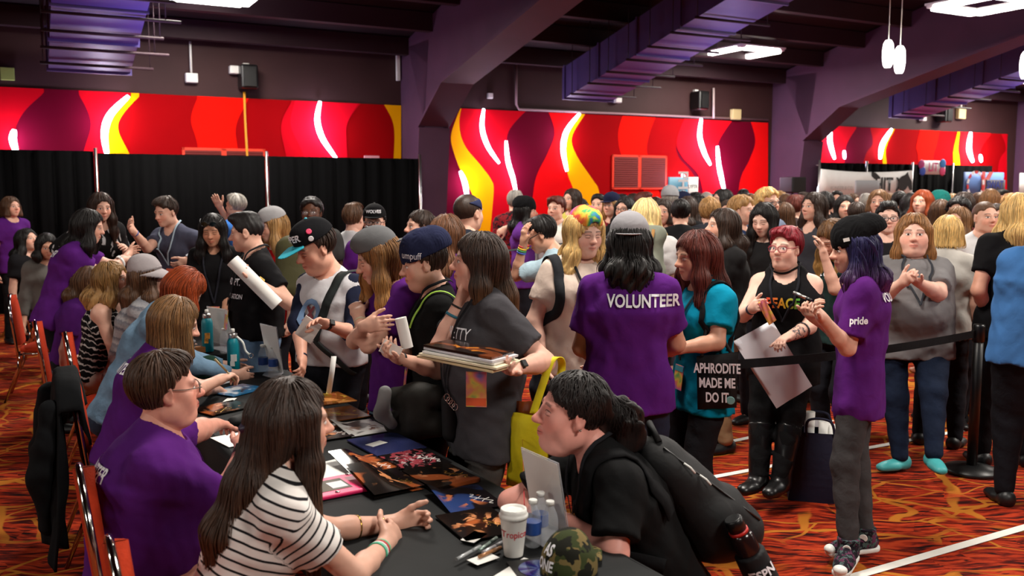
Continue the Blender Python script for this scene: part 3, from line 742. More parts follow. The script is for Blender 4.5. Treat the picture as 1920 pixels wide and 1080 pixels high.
# ------------------------------------------------------------------ skin, hair, cloth surfaces for the people
def skin_mat():
    t = NT('skin'); oc = t.n('ObjectInfo').outputs['Color']
    hc = t.n('Attribute', attribute_name='hc').outputs['Vector']
    sx = t.n('SeparateXYZ', {0: hc}); X, Y, Z = sx.outputs
    ax = t.math('ABSOLUTE', X); front = t.math('MULTIPLY', t.step(Y, .045, .06), t.step(t.math('ABSOLUTE', Z), .14, .1))
    def el(px, pz, rx, rz, soft=.25, x=ax):
        a = t.math('DIVIDE', t.math('SUBTRACT', x, px), rx); b = t.math('DIVIDE', t.math('SUBTRACT', Z, pz), rz)
        r = t.math('ADD', t.math('MULTIPLY', a, a), t.math('MULTIPLY', b, b))
        return t.math('MULTIPLY', t.step(r, 1+soft, 1-soft), front)
    pro = lambda n: t.n('Attribute', attribute_name=n, attribute_type='OBJECT').outputs['Fac']
    f = t.noise(hc, 30., 3.)
    c = t.mix(.5, oc, t.ramp(f, [(.3, (.86, .84, .84, 1)), (.7, (1.08, 1.05, 1.05, 1))]), 'MULTIPLY')
    blush = t.mix(1., c, (1.12, .74, .68, 1), 'MULTIPLY')
    c = t.mix(t.math('MULTIPLY', el(.042, -.028, .03, .026, .9), .4), c, blush)
    c = t.mix(t.math('MULTIPLY', el(0, -.02, .014, .014, .9), .35), c, blush)
    lip = t.mix(1., c, (.9, .5, .5, 1), 'MULTIPLY')
    c = t.mix(t.math('MULTIPLY', el(0, -.0595, .0245, .0105, .35), .75), c, lip)
    c = t.mix(t.math('MULTIPLY', el(0, -.0585, .022, .0016, .6), .75), c, rgba((70, 28, 26)))
    bz = t.math('SUBTRACT', .0315, t.math('MULTIPLY', t.math('POWER', t.math('ABSOLUTE', t.math('DIVIDE', t.math('SUBTRACT', ax, .03), .026)), 2.), .006))
    bd = t.math('ABSOLUTE', t.math('SUBTRACT', Z, bz))
    brow = t.math('MULTIPLY', t.math('MULTIPLY', t.step(bd, .0052, .0026), t.step(t.math('ABSOLUTE', t.math('SUBTRACT', ax, .033)), .022, .018)), front)
    c = t.mix(t.math('MULTIPLY', brow, .8), c, t.mix(.8, c, rgba((36, 22, 16))))
    shut = pro('eyes_shut')
    op = t.math('SUBTRACT', 1., shut)
    lash = t.math('SUBTRACT', el(.031, .0055, .0165, .0085, .2), t.math('MULTIPLY', el(.031, .003, .0165, .0078, .15), 1.), clamp=True)
    white = t.math('MULTIPLY', el(.031, .004, .0145, .0062, .15), op)
    c = t.mix(white, c, rgba((225, 215, 210)))
    c = t.mix(t.math('MULTIPLY', white, el(.031, .0045, .006, .0063, .2)), c, rgba((52, 34, 24)))
    c = t.mix(t.math('MULTIPLY', lash, .85), c, rgba((30, 18, 16)))
    c = t.mix(t.math('MULTIPLY', t.math('MULTIPLY', el(.031, -.003, .0155, .0018, .5), shut), .85), c, rgba((40, 22, 18)))
    t.base(c); t.rough(.5); t.p.inputs['Specular IOR Level'].default_value = .35
    t.p.inputs['Subsurface Weight'].default_value = .0
    return t.m
def hair_mat():
    t = NT('hair'); oc = t.n('ObjectInfo').outputs['Color']; hc = t.n('Attribute', attribute_name='hc').outputs['Vector']
    st = t.n('Attribute', attribute_name='strand').outputs['Fac']; tip = t.n('Attribute', attribute_name='tip').outputs['Fac']
    n = t.noise(t.mapv(hc, (120, 120, 7)), 1., 3., .65)
    f = t.math('ADD', t.math('MULTIPLY', n, .7), t.math('MULTIPLY', st, .45))
    c = t.mix(1., oc, t.ramp(f, [(.2, (.45, .43, .42, 1)), (.5, (1, 1, 1, 1)), (.8, (1.7, 1.6, 1.45, 1))]), 'MULTIPLY')
    tc = t.n('Attribute', attribute_name='tip_color', attribute_type='OBJECT').outputs['Color']
    tw = t.n('Attribute', attribute_name='tip_mix', attribute_type='OBJECT').outputs['Fac']
    c = t.mix(t.math('MULTIPLY', tip, tw, clamp=True), c, t.mix(1., tc, t.ramp(f, [(.2, (.5, .5, .5, 1)), (.8, (1.4, 1.35, 1.3, 1))]), 'MULTIPLY'))
    t.base(c); t.rough(.48); t.p.inputs['Specular IOR Level'].default_value = .35
    t.bump(n, .5, .004)
    return t.m
def stripe_mat():
    t = NT('striped_jersey'); b = t.n('Attribute', attribute_name='band').outputs['Fac']
    s = t.math('FRACT', t.math('DIVIDE', b, .0265)); m = t.step(t.math('ABSOLUTE', t.math('SUBTRACT', s, .5)), .37, .385)
    tc = t.n('TexCoord').outputs['Object']
    t.base(t.mix(m, rgba((232, 226, 222)), rgba((24, 22, 26)))); t.rough(.85); t.p.inputs['Specular IOR Level'].default_value = .2
    t.bump(t.noise(tc, 20., 3.), .25, .012); return t.m
def band_mat(name, stops, freq, wob=.02, nz=30.):
    t = NT(name); b = t.n('Attribute', attribute_name='band').outputs['Fac']; tc = t.n('TexCoord').outputs['Object']
    b = t.math('ADD', b, t.math('MULTIPLY', t.noise(tc, nz, 2.), wob))
    t.base(t.ramp(t.math('FRACT', t.math('DIVIDE', b, freq)), stops)); t.rough(.9); t.p.inputs['Specular IOR Level'].default_value = .15
    t.bump(t.noise(tc, 60., 3.), .4, .01); return t.m
def blotch_mat(name, c0, c1, scale, lo=.5, hi=.54, stretch=(1, 1, 1), c2=None):
    t = NT(name); tc = t.n('TexCoord').outputs['Object']; n = t.noise(t.mapv(tc, stretch), scale, 2., .5, .8)
    c = t.mix(t.step(n, lo, hi), rgba(c0), rgba(c1))
    if c2: c = t.mix(t.step(t.noise(t.mapv(tc, stretch, (0, 0, 0), (3, 5, 1)), scale*1.1, 2.), lo+.03, hi+.03), c, rgba(c2))
    t.base(c); t.rough(.85); t.p.inputs['Specular IOR Level'].default_value = .2; return t.m
def rainbow_mat(name='tie_dye', scale=9.):
    t = NT(name); tc = t.n('TexCoord').outputs['Object']; n = t.noise(tc, scale, 3., .5, 1.)
    t.base(t.ramp(n, [(.3, (40, 90, 190)), (.4, (60, 170, 90)), (.48, (235, 200, 60)), (.56, (235, 100, 40)), (.64, (214, 40, 90)), (.75, (120, 60, 170))])); t.rough(.7); return t.m
M['skin'] = skin_mat(); M['hair'] = hair_mat()
M['shirt'] = objcol('jersey', rough=.9, spec=.12, bump=.3, bscale=15., var=.1, nscale=9.)
M['denim'] = objcol('denim', rough=.85, var=.3, nscale=7., bump=.3, bscale=26.)
M['stripes'] = stripe_mat()
M['knit'] = band_mat('patterned_knit', [(0, (150, 148, 152)), (.12, (96, 96, 106)), (.2, (160, 158, 160)), (.42, (120, 120, 128)), (.5, (176, 172, 172)), (.7, (104, 104, 112)), (.76, (158, 155, 158))], .17, .03, 60.)
M['zigzag'] = band_mat('black_white_weave', [(0, (14, 13, 15)), (.5, (16, 15, 17)), (.58, (196, 190, 186)), (.74, (190, 184, 180)), (.8, (14, 13, 15))], .042, .05, 26.)
M['blackprint'] = blotch_mat('black_leaf_print', (14, 13, 15), (190, 188, 190), 15., .6, .63, (1, 1, .5))
M['camo'] = blotch_mat('camouflage', (52, 60, 30), (112, 96, 58), 22., .5, .52, c2=(24, 24, 16))
M['tiedye'] = rainbow_mat()
M['plaid'] = blotch_mat('red_plaid', (120, 22, 30), (30, 18, 24), 24.)
M['gold'] = mat('gold', (212, 168, 84), .25, 1.); M['boot'] = mat('boot_leather', (17, 16, 17), .32)
M['shirtprint'] = mat('white_ink_lettering', (236, 234, 240), .75)
# ------------------------------------------------------------------ a person: one continuous body, hair and clothes as children
SKIN = dict(l=(222, 172, 150), m=(196, 142, 114), d=(96, 58, 40), p=(230, 182, 164), t=(206, 154, 128))
def rot(axis, deg):
    return np.array(Matrix.Rotation(math.radians(deg), 3, Vector(axis)))
def ik(S, T, L1, L2, pole):
    d = T-S; D = np.linalg.norm(d); mx = (L1+L2)*.995
    if D > mx: T = S+d/D*mx; d = T-S; D = mx
    u = d/D; a = (L1*L1-L2*L2+D*D)/(2*D); h = math.sqrt(max(L1*L1-a*a, 1e-6))
    p = pole-S; p = p-u*(p@u); p = nrm(p) if np.linalg.norm(p) > 1e-5 else nrm(np.cross(u, [0, 0, 1]))
    return S+u*a+p*h, T
def hand_prims(Wr, d, n, side, curl=.5, s=1., spread=.35, thumb=.4, g=0):
    """palm, five fingers of different lengths bent at the knuckles, thumb from the side of the palm. d: direction, n: palm normal, side: +1 thumb along cross(d, n)"""
    d = nrm(d); n = np.asarray(n, float); n = nrm(n-d*(n@d)); t = np.cross(d, n)*side
    P = [cap(Wr-d*.02*s, Wr+d*.025*s, .021*s, .024*s, t, 1.25, .02, g=g)]
    P.append(cap(Wr+d*.03*s, Wr+d*.08*s, .0155*s, .0145*s, t, 2.35, .015, g=g))
    P.append(cap(Wr+d*.02*s+t*.018*s, Wr+d*.05*s+t*.03*s+n*.006*s, .016*s, .013*s, k=.015, g=g))
    for i, (o, L, r) in enumerate(((.030, .070, .0088), (.0105, .078, .0092), (-.0095, .073, .0088), (-.028, .058, .0078))):
        p = Wr+d*(.084-.004*abs(i-1.2))*s+t*o*s
        a = math.radians(8+curl*42+i*3*curl); f = nrm(d+t*(o*spread*6)); up = nrm(n-f*(n@f))
        for k, (fr, da) in enumerate(((.46, curl*62), (.30, curl*44), (.24, 0))):
            dr = f*math.cos(a)+up*math.sin(a); e = p+dr*L*fr*s
            P.append(cap(p, e, r*s*(1-.07*k), r*s*(1-.07*(k+1)), k=.006, g=g)); p = e; a += math.radians(da)
    p = Wr+d*.03*s+t*.03*s; dr = nrm(d*.75+t*(.85-thumb*.5)+n*(.2+thumb*.6))
    for L, r in ((.036, .0125), (.03, .0105), (.024, .0095)):
        e = p+dr*L*s; P.append(cap(p, e, r*s, r*.9*s, k=.008, g=g)); p = e; dr = nrm(dr+d*.35*(.4+thumb)-t*.25*thumb)
    return P
class Fig: pass
PLACED = []
def head_prims(H, fat=1., male=0., smile=0.):
    X = lambda x, y, z: H.c + H.R.T@(np.array([x, y, z])*H.s)
    R = H.R; s = H.s
    def E(x, y, z, r, k=.02, op='U', rr=None): return ell(X(x, y, z), np.array(r)*s, R if rr is None else rr@R, k*s, op)
    C = lambda a, b, ra, rb, k=.012, op='U': cap(X(*a), X(*b), ra*s, rb*s, k=k*s, op=op)
    f = fat; fj = f*(.93+.07*min(male*2, 1)); fu = 1-min(male*2, 1)*.5
    P = [E(0, -.018, .03, (.0765, .096, .086)), E(0, .02, -.028, (.0615*(.7+.3*f), .068, .078), .03),
        E(0, .03, -.07, (.05*fj, .054, .041), .03), E(0, .07, -.094, (.021+.004*male, .018, .017), .025)]
    if f > 1.08: P.append(E(0, .03, -.105, (.05*f, .045, .03), .03))
    for q in (-1, 1):
        P += [E(q*.037*(.6+.4*f), .052, -.03, (.026*f, .024, .028*f), .025), E(q*.034, .072, .026, (.02, .0095+.003*male, .008), .02),
              E(q*.05*f, .0, -.07, (.014, .03, .025), .03)]
    P += [C((0, .084, .014), (0, .106, -.02), .0075, .011, .016), E(0, .1085, -.0235, (.0115, .0115, .0095), .01)]
    for q in (-1, 1):
        P += [E(q*.0115, .096, -.027, (.0075, .010, .0075), .01), E(q*.031, .098, .003, (.0175, .017, .0105), .016, 'S'),
              E(q*.031, .0715, .003, (.014, .0135, .012), .004)]
    P += [C((-.02, .0815, -.0575+.005*smile), (0, .0895+.001*fu, -.0535), .0058, .0068+.001*fu, .008), C((.02, .0815, -.0575+.005*smile), (0, .0895+.001*fu, -.0535), .0058, .0068+.001*fu, .008),
          C((-.017, .0815, -.0615+.005*smile), (0, .088+.001*fu, -.066), .0055, .0075+.0015*fu, .008), C((.017, .0815, -.0615+.005*smile), (0, .088+.001*fu, -.066), .0055, .0075+.0015*fu, .008)]
    for q in (-1, 1):
        er = rot((0, 0, 1), q*22)
        P += [E(q*.079, -.012, -.004, (.0085, .0195, .031), .008, rr=er), E(q*.088, -.008, -.002, (.006, .011, .02), .006, 'S', rr=er), E(q*.078, -.004, -.03, (.007, .009, .009), .008)]
    return P, X
def blk(P):   # mean axis helper
    return np.mean(P, 0)
HAIRC = dict(black=(22, 18, 18), dbrown=(48, 33, 26), brown=(82, 56, 38), lbrown=(122, 88, 58), dblond=(160, 122, 76), blond=(206, 172, 112), red=(138, 58, 24), dred=(120, 18, 34), gray=(150, 146, 142), navy=(30, 28, 70), auburn=(84, 34, 26))
def hair_prims(H, st, L=.3, vol=1., B=None, bh=0., lk=0.):
    """H: head frame; B: body frame facing (yaw only) used for hair that hangs"""
    s = H.s; R = H.R; X = lambda x, y, z: H.c + R.T@(np.array([x, y, z])*s)
    E = lambda x, y, z, r, k=.02, op='U': ell(X(x, y, z), np.array(r)*s, R, k*s, op)
    C = lambda a, b, ra, rb, u=None, ku=1., k=.03: cap(X(*a), X(*b), ra*s, rb*s, u, ku, k*s)
    v = vol; F, Rt = B[1], B[0]; Z = np.array([0, 0, 1.])
    lat = R[0]
    facecut = [E(0, .112, -.018, (.067, .07, .115), .016, 'S'), E(0, .1, -.1, (.062, .075, .08), .016, 'S')]
    if st in ('short', 'crop', 'pixie', 'quiff', 'curlyshort', 'afro'):
        t = {'short': .011, 'crop': .004, 'pixie': .016, 'quiff': .008, 'curlyshort': .024, 'afro': .02}[st]*v
        P = [E(0, -.02, .034, (.0775+t, .098+t, .0875+t))]
        if st == 'quiff': P += [E(0, .045, .105, (.048, .06, .026), .03), E(0, -.01, .115, (.05, .07, .02), .03)]
        if st == 'pixie': P += [E(.015, .045, .1, (.055, .042, .026), .03), E(0, -.06, .09, (.06, .05, .035), .03)]
        if st == 'short': P += [E(.0, .03, .1, (.055, .04, .022), .03), E(0, .128, .03, (.1, .073, .075), .014, 'S')]
        P += [E(0, .112, -.008, (.085, .08, .106), .014, 'S'), E(0, .03, -.115, (.12, .1, .085), .02, 'S')]
        for q in (-1, 1): P.append(E(q*.092, -.004, -.022, (.028, .03, .042), .01, 'S'))
        for q in (-1, 1): P.append(E(q*.076, .062, .016, (.03, .05, .055), .012, 'S'))
        P.append(half(X(0, 0, -.085), -R[2]*1, .02))
        return P
    if False: pass
    if st == 'undercut':
        return [E(0, -.012, .072, (.069, .094, .062)), E(0, .045, .102, (.046, .05, .03), .03), half(X(0, 0, .062), -R[2]-R[1]*.2, .012), E(0, -.018, .03, (.0785, .0985, .0885), .012), E(0, .12, -.006, (.084, .075, .1), .014, 'S'), E(0, .04, -.12, (.12, .11, .115), .02, 'S'), half(X(0, 0, -.05), -R[2], .02)]
    P = [E(0, -.022, .036, (.088*v, .106, .094)), E(0, -.05, .0, (.086*v, .075, .09), .03)]
    if st == 'ponytail' or st == 'bun' or st == 'curlypony':
        P = [E(0, -.02, .034, (.085, .103, .0945))]
        P += [E(0, .116, -.012, (.084, .073, .106), .016, 'S'), E(0, .04, -.12, (.12, .095, .1), .02, 'S')]
        for q in (-1, 1): P += [E(q*.094, -.0, -.03, (.03, .034, .045), .01, 'S'), E(q*.078, .07, .0, (.03, .05, .06), .012, 'S')]
        if st == 'bun': P.append(E(0, -.115, .06, (.045, .04, .045), .02))
        else:
            a = X(0, -.1, .02); b = a - F*.07 - Z*.05; r = .036 if st == 'ponytail' else .05
            P += [cap(X(0, -.09, .02), a, .03*s, .034*s, k=.02), cap(a, b, r, r*1.2, k=.02), cap(b, b-Z*L*.5-F*.01, r*1.2, r*1.05, k=.03), cap(b-Z*L*.5-F*.01, b-Z*L, r*1.05, r*.45, k=.03)]
        return P
    P += facecut + [E(.006, .03, .137, (.005, .07, .012), .006, 'S')]
    if st == 'bob':
        a = H.c - F*.05*s
        Q = [cap(a+Z*.02, a-Z*L, .082*s, .09*s*v, Rt, 1.12, .03)]
        for q in (-1, 1): Q.append(cap(H.c+Rt*q*.066*s+F*.022*s, H.c+Rt*q*.078*s+F*.03*s-Z*L, .03*s, .034*s, k=.03))
        Q += [E(0, .12, -.06, (.058, .06, .12), .016, 'S'), half(H.c-Z*(L+.012), -Z, .008)]
        return P+Q
    # long: curtain down the back, locks beside the face
    a = H.c - F*.055*s; b = H.c - F*(.105*s+bh*.35) - Z*.16*s; c_ = H.c - F*(.135*s+bh*.8) - Z*(L*.62); e = H.c - F*(.13*s+bh*1.1) - Z*L
    Q = [cap(a, b, .078*s, .066*s*v, Rt, 1.15, .04), cap(b, c_, .066*s*v, .056*v, Rt, 1.5, .04), cap(c_, e, .056*v, .03, Rt, 1.7, .04)]
    for q in (-1, 1):
        p0 = H.c+Rt*q*.068*s+F*(.012-lk)*s+Z*.03; p1 = H.c+Rt*q*.084*s+F*(.012-lk)*s-Z*.11*s; p2 = H.c+Rt*q*.105*s+F*.0*s-Z*(L*.65); p3 = H.c+Rt*q*.1*s+F*.01*s-Z*L*.95
        Q += [cap(p0, p1, .03*s, .032*s*v, k=.03), cap(p1, p2, .032*s*v, .036*v, k=.04), cap(p2, p3, .036*v, .014, k=.04)]
    Q += [E(0, .12, -.06, (.056, .062, .11), .016, 'S')]
    return P+Q
def strands(prims, H, n, length, seed, jitter=.004, r=.0017, step=.014, curl=0., short=False, pony=False):
    """thin tapering locks that flow down over the hair volume"""
    rg = np.random.RandomState(seed)
    d = rg.normal(size=(n*3, 3)); d[:, 2] = np.abs(d[:, 2])*1.1-.25; d /= np.linalg.norm(d, axis=1)[:, None]
    P = (H.c + (d*np.array([.085, .105, .094])*H.s)@H.R + H.R.T@np.array([0, -.022, .036])*H.s).astype(np.float32)
    D, G = grad(prims, P); P = P-G*D[:, None]
    D, G = grad(prims, P); P = P-G*D[:, None]
    ok = np.abs(D) < .02; P = P[ok][:n]; n = len(P)
    off = rg.rand(n)*jitter+.0005; ln = (length*(.55+.5*rg.rand(n))/step).astype(int)
    crown = H.c + H.R.T@np.array([0, -.03, .12])*H.s
    path = [P]; alive = np.ones(n, bool); al = [alive.copy()]
    for i in range(int(ln.max())):
        D, G = grad(prims, P)
        P = P - G*(D-off)[:, None]
        g = np.tile(A3((0, 0, -1)), (n, 1)); rad = (P-A3(crown)); rad = rad/np.maximum(np.linalg.norm(rad, axis=1), .02)[:, None]
        w = np.clip((P[:, 2]-H.c[2])/.1, 0, 1)[:, None]; t = g*(1.15-w)+rad*w*1.2
        if curl: t = t + curl*np.stack([np.sin(i*.8+off*3000), np.cos(i*.7+off*5000), 0*off], 1)
        t = t - G*np.einsum('ij,ij->i', t, G)[:, None]
        L = np.linalg.norm(t, axis=1); alive &= (L > .12) & (i < ln) & (np.abs(D) < .05)
        ql = (P-A3(H.c))@A3(H.R).T/H.s; alive &= ~((ql[:, 1] > .03) & (ql[:, 2] < .074-.012*(np.abs(ql[:, 0]) > .035)) & (np.abs(ql[:, 0]) < .061))
        if short: alive &= ~((ql[:, 1] > -.012) & (ql[:, 2] < .028)) & ~((ql[:, 1] > .012) & (ql[:, 2] < .05)) & ~((ql[:, 1] > .035) & (ql[:, 2] < .075)) & ~((ql[:, 1] > .058) & (ql[:, 2] < .092)) & (ql[:, 2] > -.07)
        if pony: alive &= ~((ql[:, 1] > -.03) & (ql[:, 2] < .0) & (np.abs(ql[:, 0]) > .03)) & ~((ql[:, 1] > -.08) & (ql[:, 2] < -.06))
        P = (P + t/np.maximum(L, .05)[:, None]*step*alive[:, None]).astype(np.float32)
        path.append(P); al.append(alive.copy())
    V = np.stack(path, 1); m = V.shape[1]            # n, m, 3
    T = np.gradient(V, axis=1); T /= np.maximum(np.linalg.norm(T, axis=2), 1e-6)[..., None]
    ref = V-A3(H.c); S_ = np.cross(T, ref); S_ /= np.maximum(np.linalg.norm(S_, axis=2), 1e-6)[..., None]; U = np.cross(S_, T)
    cnt = np.stack(al, 1).sum(1); j = np.arange(m)[None]; tt = np.clip(j/np.maximum(cnt[:, None]-1, 1), 0, 1)
    rr = (r*(.7+.7*rg.rand(n)))[:, None]*np.sqrt(np.clip(1.02-tt**2.2, .02, 1)); rr = rr[..., None]
    ring = np.stack([V+S_*rr*1.6, V+U*rr*.8, V-S_*rr*1.6, V-U*rr*.5], 2)          # n, m, 4, 3
    idx = np.arange(n*m*4).reshape(n, m, 4); q = []
    for k in range(4):
        q.append(np.stack([idx[:, :-1, k], idx[:, :-1, (k+1) % 4], idx[:, 1:, (k+1) % 4], idx[:, 1:, k]], -1))
    q = np.stack(q, 2); use = (j[:, :-1] < cnt[:, None]-1); q = q[use].reshape(-1, 4)
    sd = np.repeat(rg.rand(n), m*4)
    return ring.reshape(-1, 3), q, sd
def person(label, hx, hy, y, face, H=None, sit=False, skin='l', hair='long', hc='dbrown', hl=.3, hvol=1., g=1., belly=0., bust=0., fat=1., male=0.,
           hyaw=0., hpitch=0., hroll=0., hs=1., lean=.0, slean=0., seat=.50, arms=(None, None), curl=(.5, .5), palm=(None, None), top='tee', tc=(20, 20, 22), tmat='shirt',
           sleeve=.62, sc=None, bottom='pants', bc=(24, 24, 30), bmat='denim', shoe=(20, 20, 22), legs=None, res=1., nstr=None, lk=0., smile=0., shut=0., tip=None, hat=None, glasses=None,
           group=None, hem=None, neck=1., tops=None, feet=None, wrist=None, hcut=None, pants_k=1., sock=None, legyaw=None, eyes=True, wst=None, nback=0., nup=0., thigh=None, backhair=0.):
    if H is None: H = at(hx, hy, y)
    Hc = np.array(H, float); fr = math.radians(face)
    F = np.array([math.sin(fr), -math.cos(fr), 0]); R = np.array([F[1], -F[0], 0]) if True else None
    R = np.array([-math.cos(fr), -math.sin(fr), 0]); Z = np.array([0, 0, 1.])      # R: the person's own right-hand side
    hy_ = fr + math.radians(hyaw); HF = np.array([math.sin(hy_), -math.cos(hy_), 0]); HX = np.cross(HF, Z)
    p = math.radians(-hpitch); fwd = HF*math.cos(p)+Z*math.sin(p); upv = -HF*math.sin(p)+Z*math.cos(p)
    rr = math.radians(hroll); X_ = HX*math.cos(rr)+upv*math.sin(rr); upv = np.cross(X_, fwd)
    h = Fig(); h.c = Hc; h.R = np.stack([X_, fwd, upv]); h.s = hs
    f = Fig(); f.h = h; f.F, f.Rt = F, R
    st = 1.0 if sit else max(.86, min(1.12, (Hc[2]+.115)/1.70)); f.st = st
    nb = Hc - upv*.135*hs - HF*.025 - F*.012; nb[2] = min(nb[2], Hc[2]-.11*hs); nb = nb - F*nback + Z*nup
    pz = seat+.07 if sit else .92*st
    pel = np.array([nb[0], nb[1], 0]) - F*lean + R*slean; pel[2] = pz
    ax = nrm(nb-pel); f.ax = ax; Ft = nrm(F-ax*(F@ax)); f.Ft = Ft
    tl = np.linalg.norm(nb-pel)
    sh_w = .150*st*(1+.25*(g-1)+.06*male)
    shs = [nb-ax*.088*st+R*q*sh_w for q in (1, -1)]       # 0: own right, 1: own left
    if tops: shs = [s_+np.array(t) for s_, t in zip(shs, tops)]
    chest = pel+ax*tl*.68; waist = pel+ax*tl*.34; f.chest, f.waist, f.pel, f.nb, f.shs = chest, waist, pel, nb, shs
    G = g*st*.93
    torso = [cap(pel+ax*.0, waist, .108*G, .09*G, R, 1.36, .05), cap(waist, chest, .09*G, .112*G, R, 1.36, .06),
             cap(chest, nb-ax*.07*st, .112*G, .085*st, R, 1.35, .06), cap(shs[0], shs[1], .05*st, .05*st, k=.05),
             cap(nb-ax*.1*st, nb+ax*.01, .07*st, .048, R, 1.2, .04)]
    if belly: torso.append(ell(pel+ax*tl*.3+Ft*.06*belly, np.array([.15*G, .11*G+.05*belly, .16])*1., np.stack([R, Ft, ax]), .08))
    if bust:
        for q in (-1, 1): torso.append(ell(chest-ax*.035+R*q*.075*G+Ft*(.075*G), np.array([.062, .05, .06])*bust*st, np.stack([R, Ft, ax]), .05))
    hips = [pel+R*q*.088*G-Z*.02 for q in (1, -1)]
    LT, LS = .42*st, .41*st; legp = []; knees = []; ankles = []; fdirs = []
    if legs is None: legs = [None, None]
    for i, q in enumerate((1, -1)):
        lg = legs[i]
        if sit and lg is None:
            kn = hips[i]+F*LT+R*q*.05; kn[2] = (seat+.03 if thigh is None else thigh); an = kn-F*.03-Z*(kn[2]-.09)
        elif lg is None:
            an = np.array([hips[i][0]+R[0]*q*.03+F[0]*.02, hips[i][1]+R[1]*q*.03+F[1]*.02, .085]); kn, an = ik(hips[i], an, LT, LS, hips[i]+F*1.+Z*-.3)
        else:
            an = np.array(lg[0], float); kn, an = ik(hips[i], an, LT, LS, hips[i]+(F if len(lg) < 2 else np.array(lg[1]))*1.)
        fd = F*.95+R*q*.22
        if feet is not None: a_ = math.radians(feet[i]); fd = np.array([math.sin(a_), -math.cos(a_), 0])
        fd = nrm(fd); knees.append(kn); ankles.append(an); fdirs.append(fd)
        legp += [cap(hips[i], kn, .082*G, .056*st*(.7+.3*g), k=.04), cap(kn, an, .055*st*(.7+.3*g), .036, k=.03), cap(kn-(kn-an)*.12-fd*.015, kn-(kn-an)*.5-fd*.012, .05*st*(.7+.3*g), .04, k=.03)]
        legp += [cap(an-fd*.03-Z*.045, an+fd*.12-Z*.06, .035, .026, k=.03), cap(an+fd*.06-Z*.065, an+fd*.14-Z*.068, .028, .02, np.cross(fd, Z), 1.5, .02)]
    f.knees, f.ankles, f.hips, f.fdirs = knees, ankles, hips, fdirs
    LU, LF = .285*st, .25*st; armp = [[], []]; handp = [[], []]; f.el, f.wr, f.hd = [], [], []; ga = .55+.45*g
    for i, q in enumerate((1, -1)):
        A = arms[i]; S = shs[i]; raw = False
        if A is None: A = (S+R*q*.09-ax*.53*st+F*.04, S+R*q*.12-Z*.3-F*.25)
        else:
            def pt(a): return np.array(at(a[0], a[1], y+a[2])) if len(a) == 3 else S+R*a[1]+F*a[2]+Z*a[3]
            raw = len(A) > 2; A = (pt(A[0]), pt(A[1])) if len(A) > 1 else (pt(A[0]), S+R*q*.12-Z*.4-F*.12)
        e, wq = ik(S, A[0], LU, LF, A[1]) if not raw else (A[1], A[0]); f.el.append(e); f.wr.append(wq)
        armp[i] += [cap(S, e, .046*st*ga, .038*st*ga, k=.03), cap(e, e+(wq-e)*.35, .039*st*ga, .037*st*ga, k=.02), cap(e+(wq-e)*.35, wq, .037*st*ga, .0245*st*(.8+.2*g), k=.02)]
        dirv = nrm(wq-e); n = palm[i]
        hd_ = dirv if wrist is None or wrist[i] is None else nrm(dirv+ (R*wrist[i][0]+F*wrist[i][1]+Z*wrist[i][2]))
        n = (-R*q*.8-Z*.2+F*.3) if n is None else R*n[0]+F*n[1]+Z*n[2]
        handp[i] = hand_prims(wq, hd_, n, q, curl[i], .98*st); f.hd.append((wq, hd_, nrm(n-hd_*(n@hd_))))
    hp, X = head_prims(h, fat, male, smile); f.X = X
    nk = [cap(X(0, -.022, -.05), nb+ax*.0, .05*hs*neck*(.95+.08*male), .056*neck*(.95+.1*male)*(.8+.2*g), k=.03), cap(nb-ax*.02, shs[0], .038*neck, .04, k=.05), cap(nb-ax*.02, shs[1], .038*neck, .04, k=.05)]
    root0 = np.array([pel[0], pel[1], 0.])
    full = torso+legp+armp[0]+armp[1]+nk
    parts = []
    cutw = [half(f.hd[i][0]+f.hd[i][1]*.0, f.hd[i][1], .002) for i in (0, 1)]
    # one resolution each for trunk, head and hands, met inside the same surface
    parts.append(polygonise(full, .012*res))
    hb = hp+nk; parts.append(polygonise(hb, .0048*res if res < 1.9 else .008, box=(h.c-.2, h.c+.2)))
    for i in (0, 1):
        w_ = f.hd[i][0]; parts.append(polygonise(handp[i]+[armp[i][2]], .0042*res if res < 1.9 else .008, box=(w_-.23, w_+.23)))
    parts = [(relax(v, q_, 1, .45), q_) for v, q_ in parts]
    V, Q = join(parts)
    body = mesh_np('person', V-root0, Q, M['skin'], loc=tuple(root0), color=SKIN[skin] if isinstance(skin, str) else skin)
    attr(body, 'hc', ((V-h.c)@h.R.T/hs)); body['eyes_shut'] = float(shut)
    PLACED.append((root0[0], root0[1])); tag(body, label, 'person', group); f.body = body; f.root0 = root0; f.all = full+hb
    # ---- hair
    f.hairp = None
    if hair:
        P = hair_prims(h, hair, hl, hvol, (R, F), backhair, lk); col = HAIRC[hc] if isinstance(hc, str) else hc
        seed = int(hx*7+hy); f.hairp = P
        amp = {'curlyshort': .009, 'afro': .006, 'curlypony': .014, 'pixie': .004, 'wavy': .01}.get(hair if hair != 'long' else 'x', .0025)
        fq = {'afro': 120, 'curlyshort': 70, 'curlypony': 60}.get(hair, 55)
        if hair == 'crop' or hair == 'bob': amp = .001
        def post(Pt, D):
            q = (Pt-A3(h.c))@A3(h.R).T
            a = np.arctan2(q[:, 0], -q[:, 1]+.02); w_ = 1. if 'pony' not in hair else .2+.8*np.clip((-.085-q[:, 1])/.03, 0, 1)
            return D + w_*amp*(.6*np.sin(a*23+4*np.sin(q[:, 2]*18)) + vnoise(q*A3((1, 1, .35)), fq, seed % 97)).astype(np.float32)
        v, qd = polygonise(P, .0065*res if res < 1.9 else .011, post, .02)
        sd = np.full(len(v), .5); 
        if nstr is None: nstr = 0 if hair in ('crop', 'afro', 'undercut') else 130
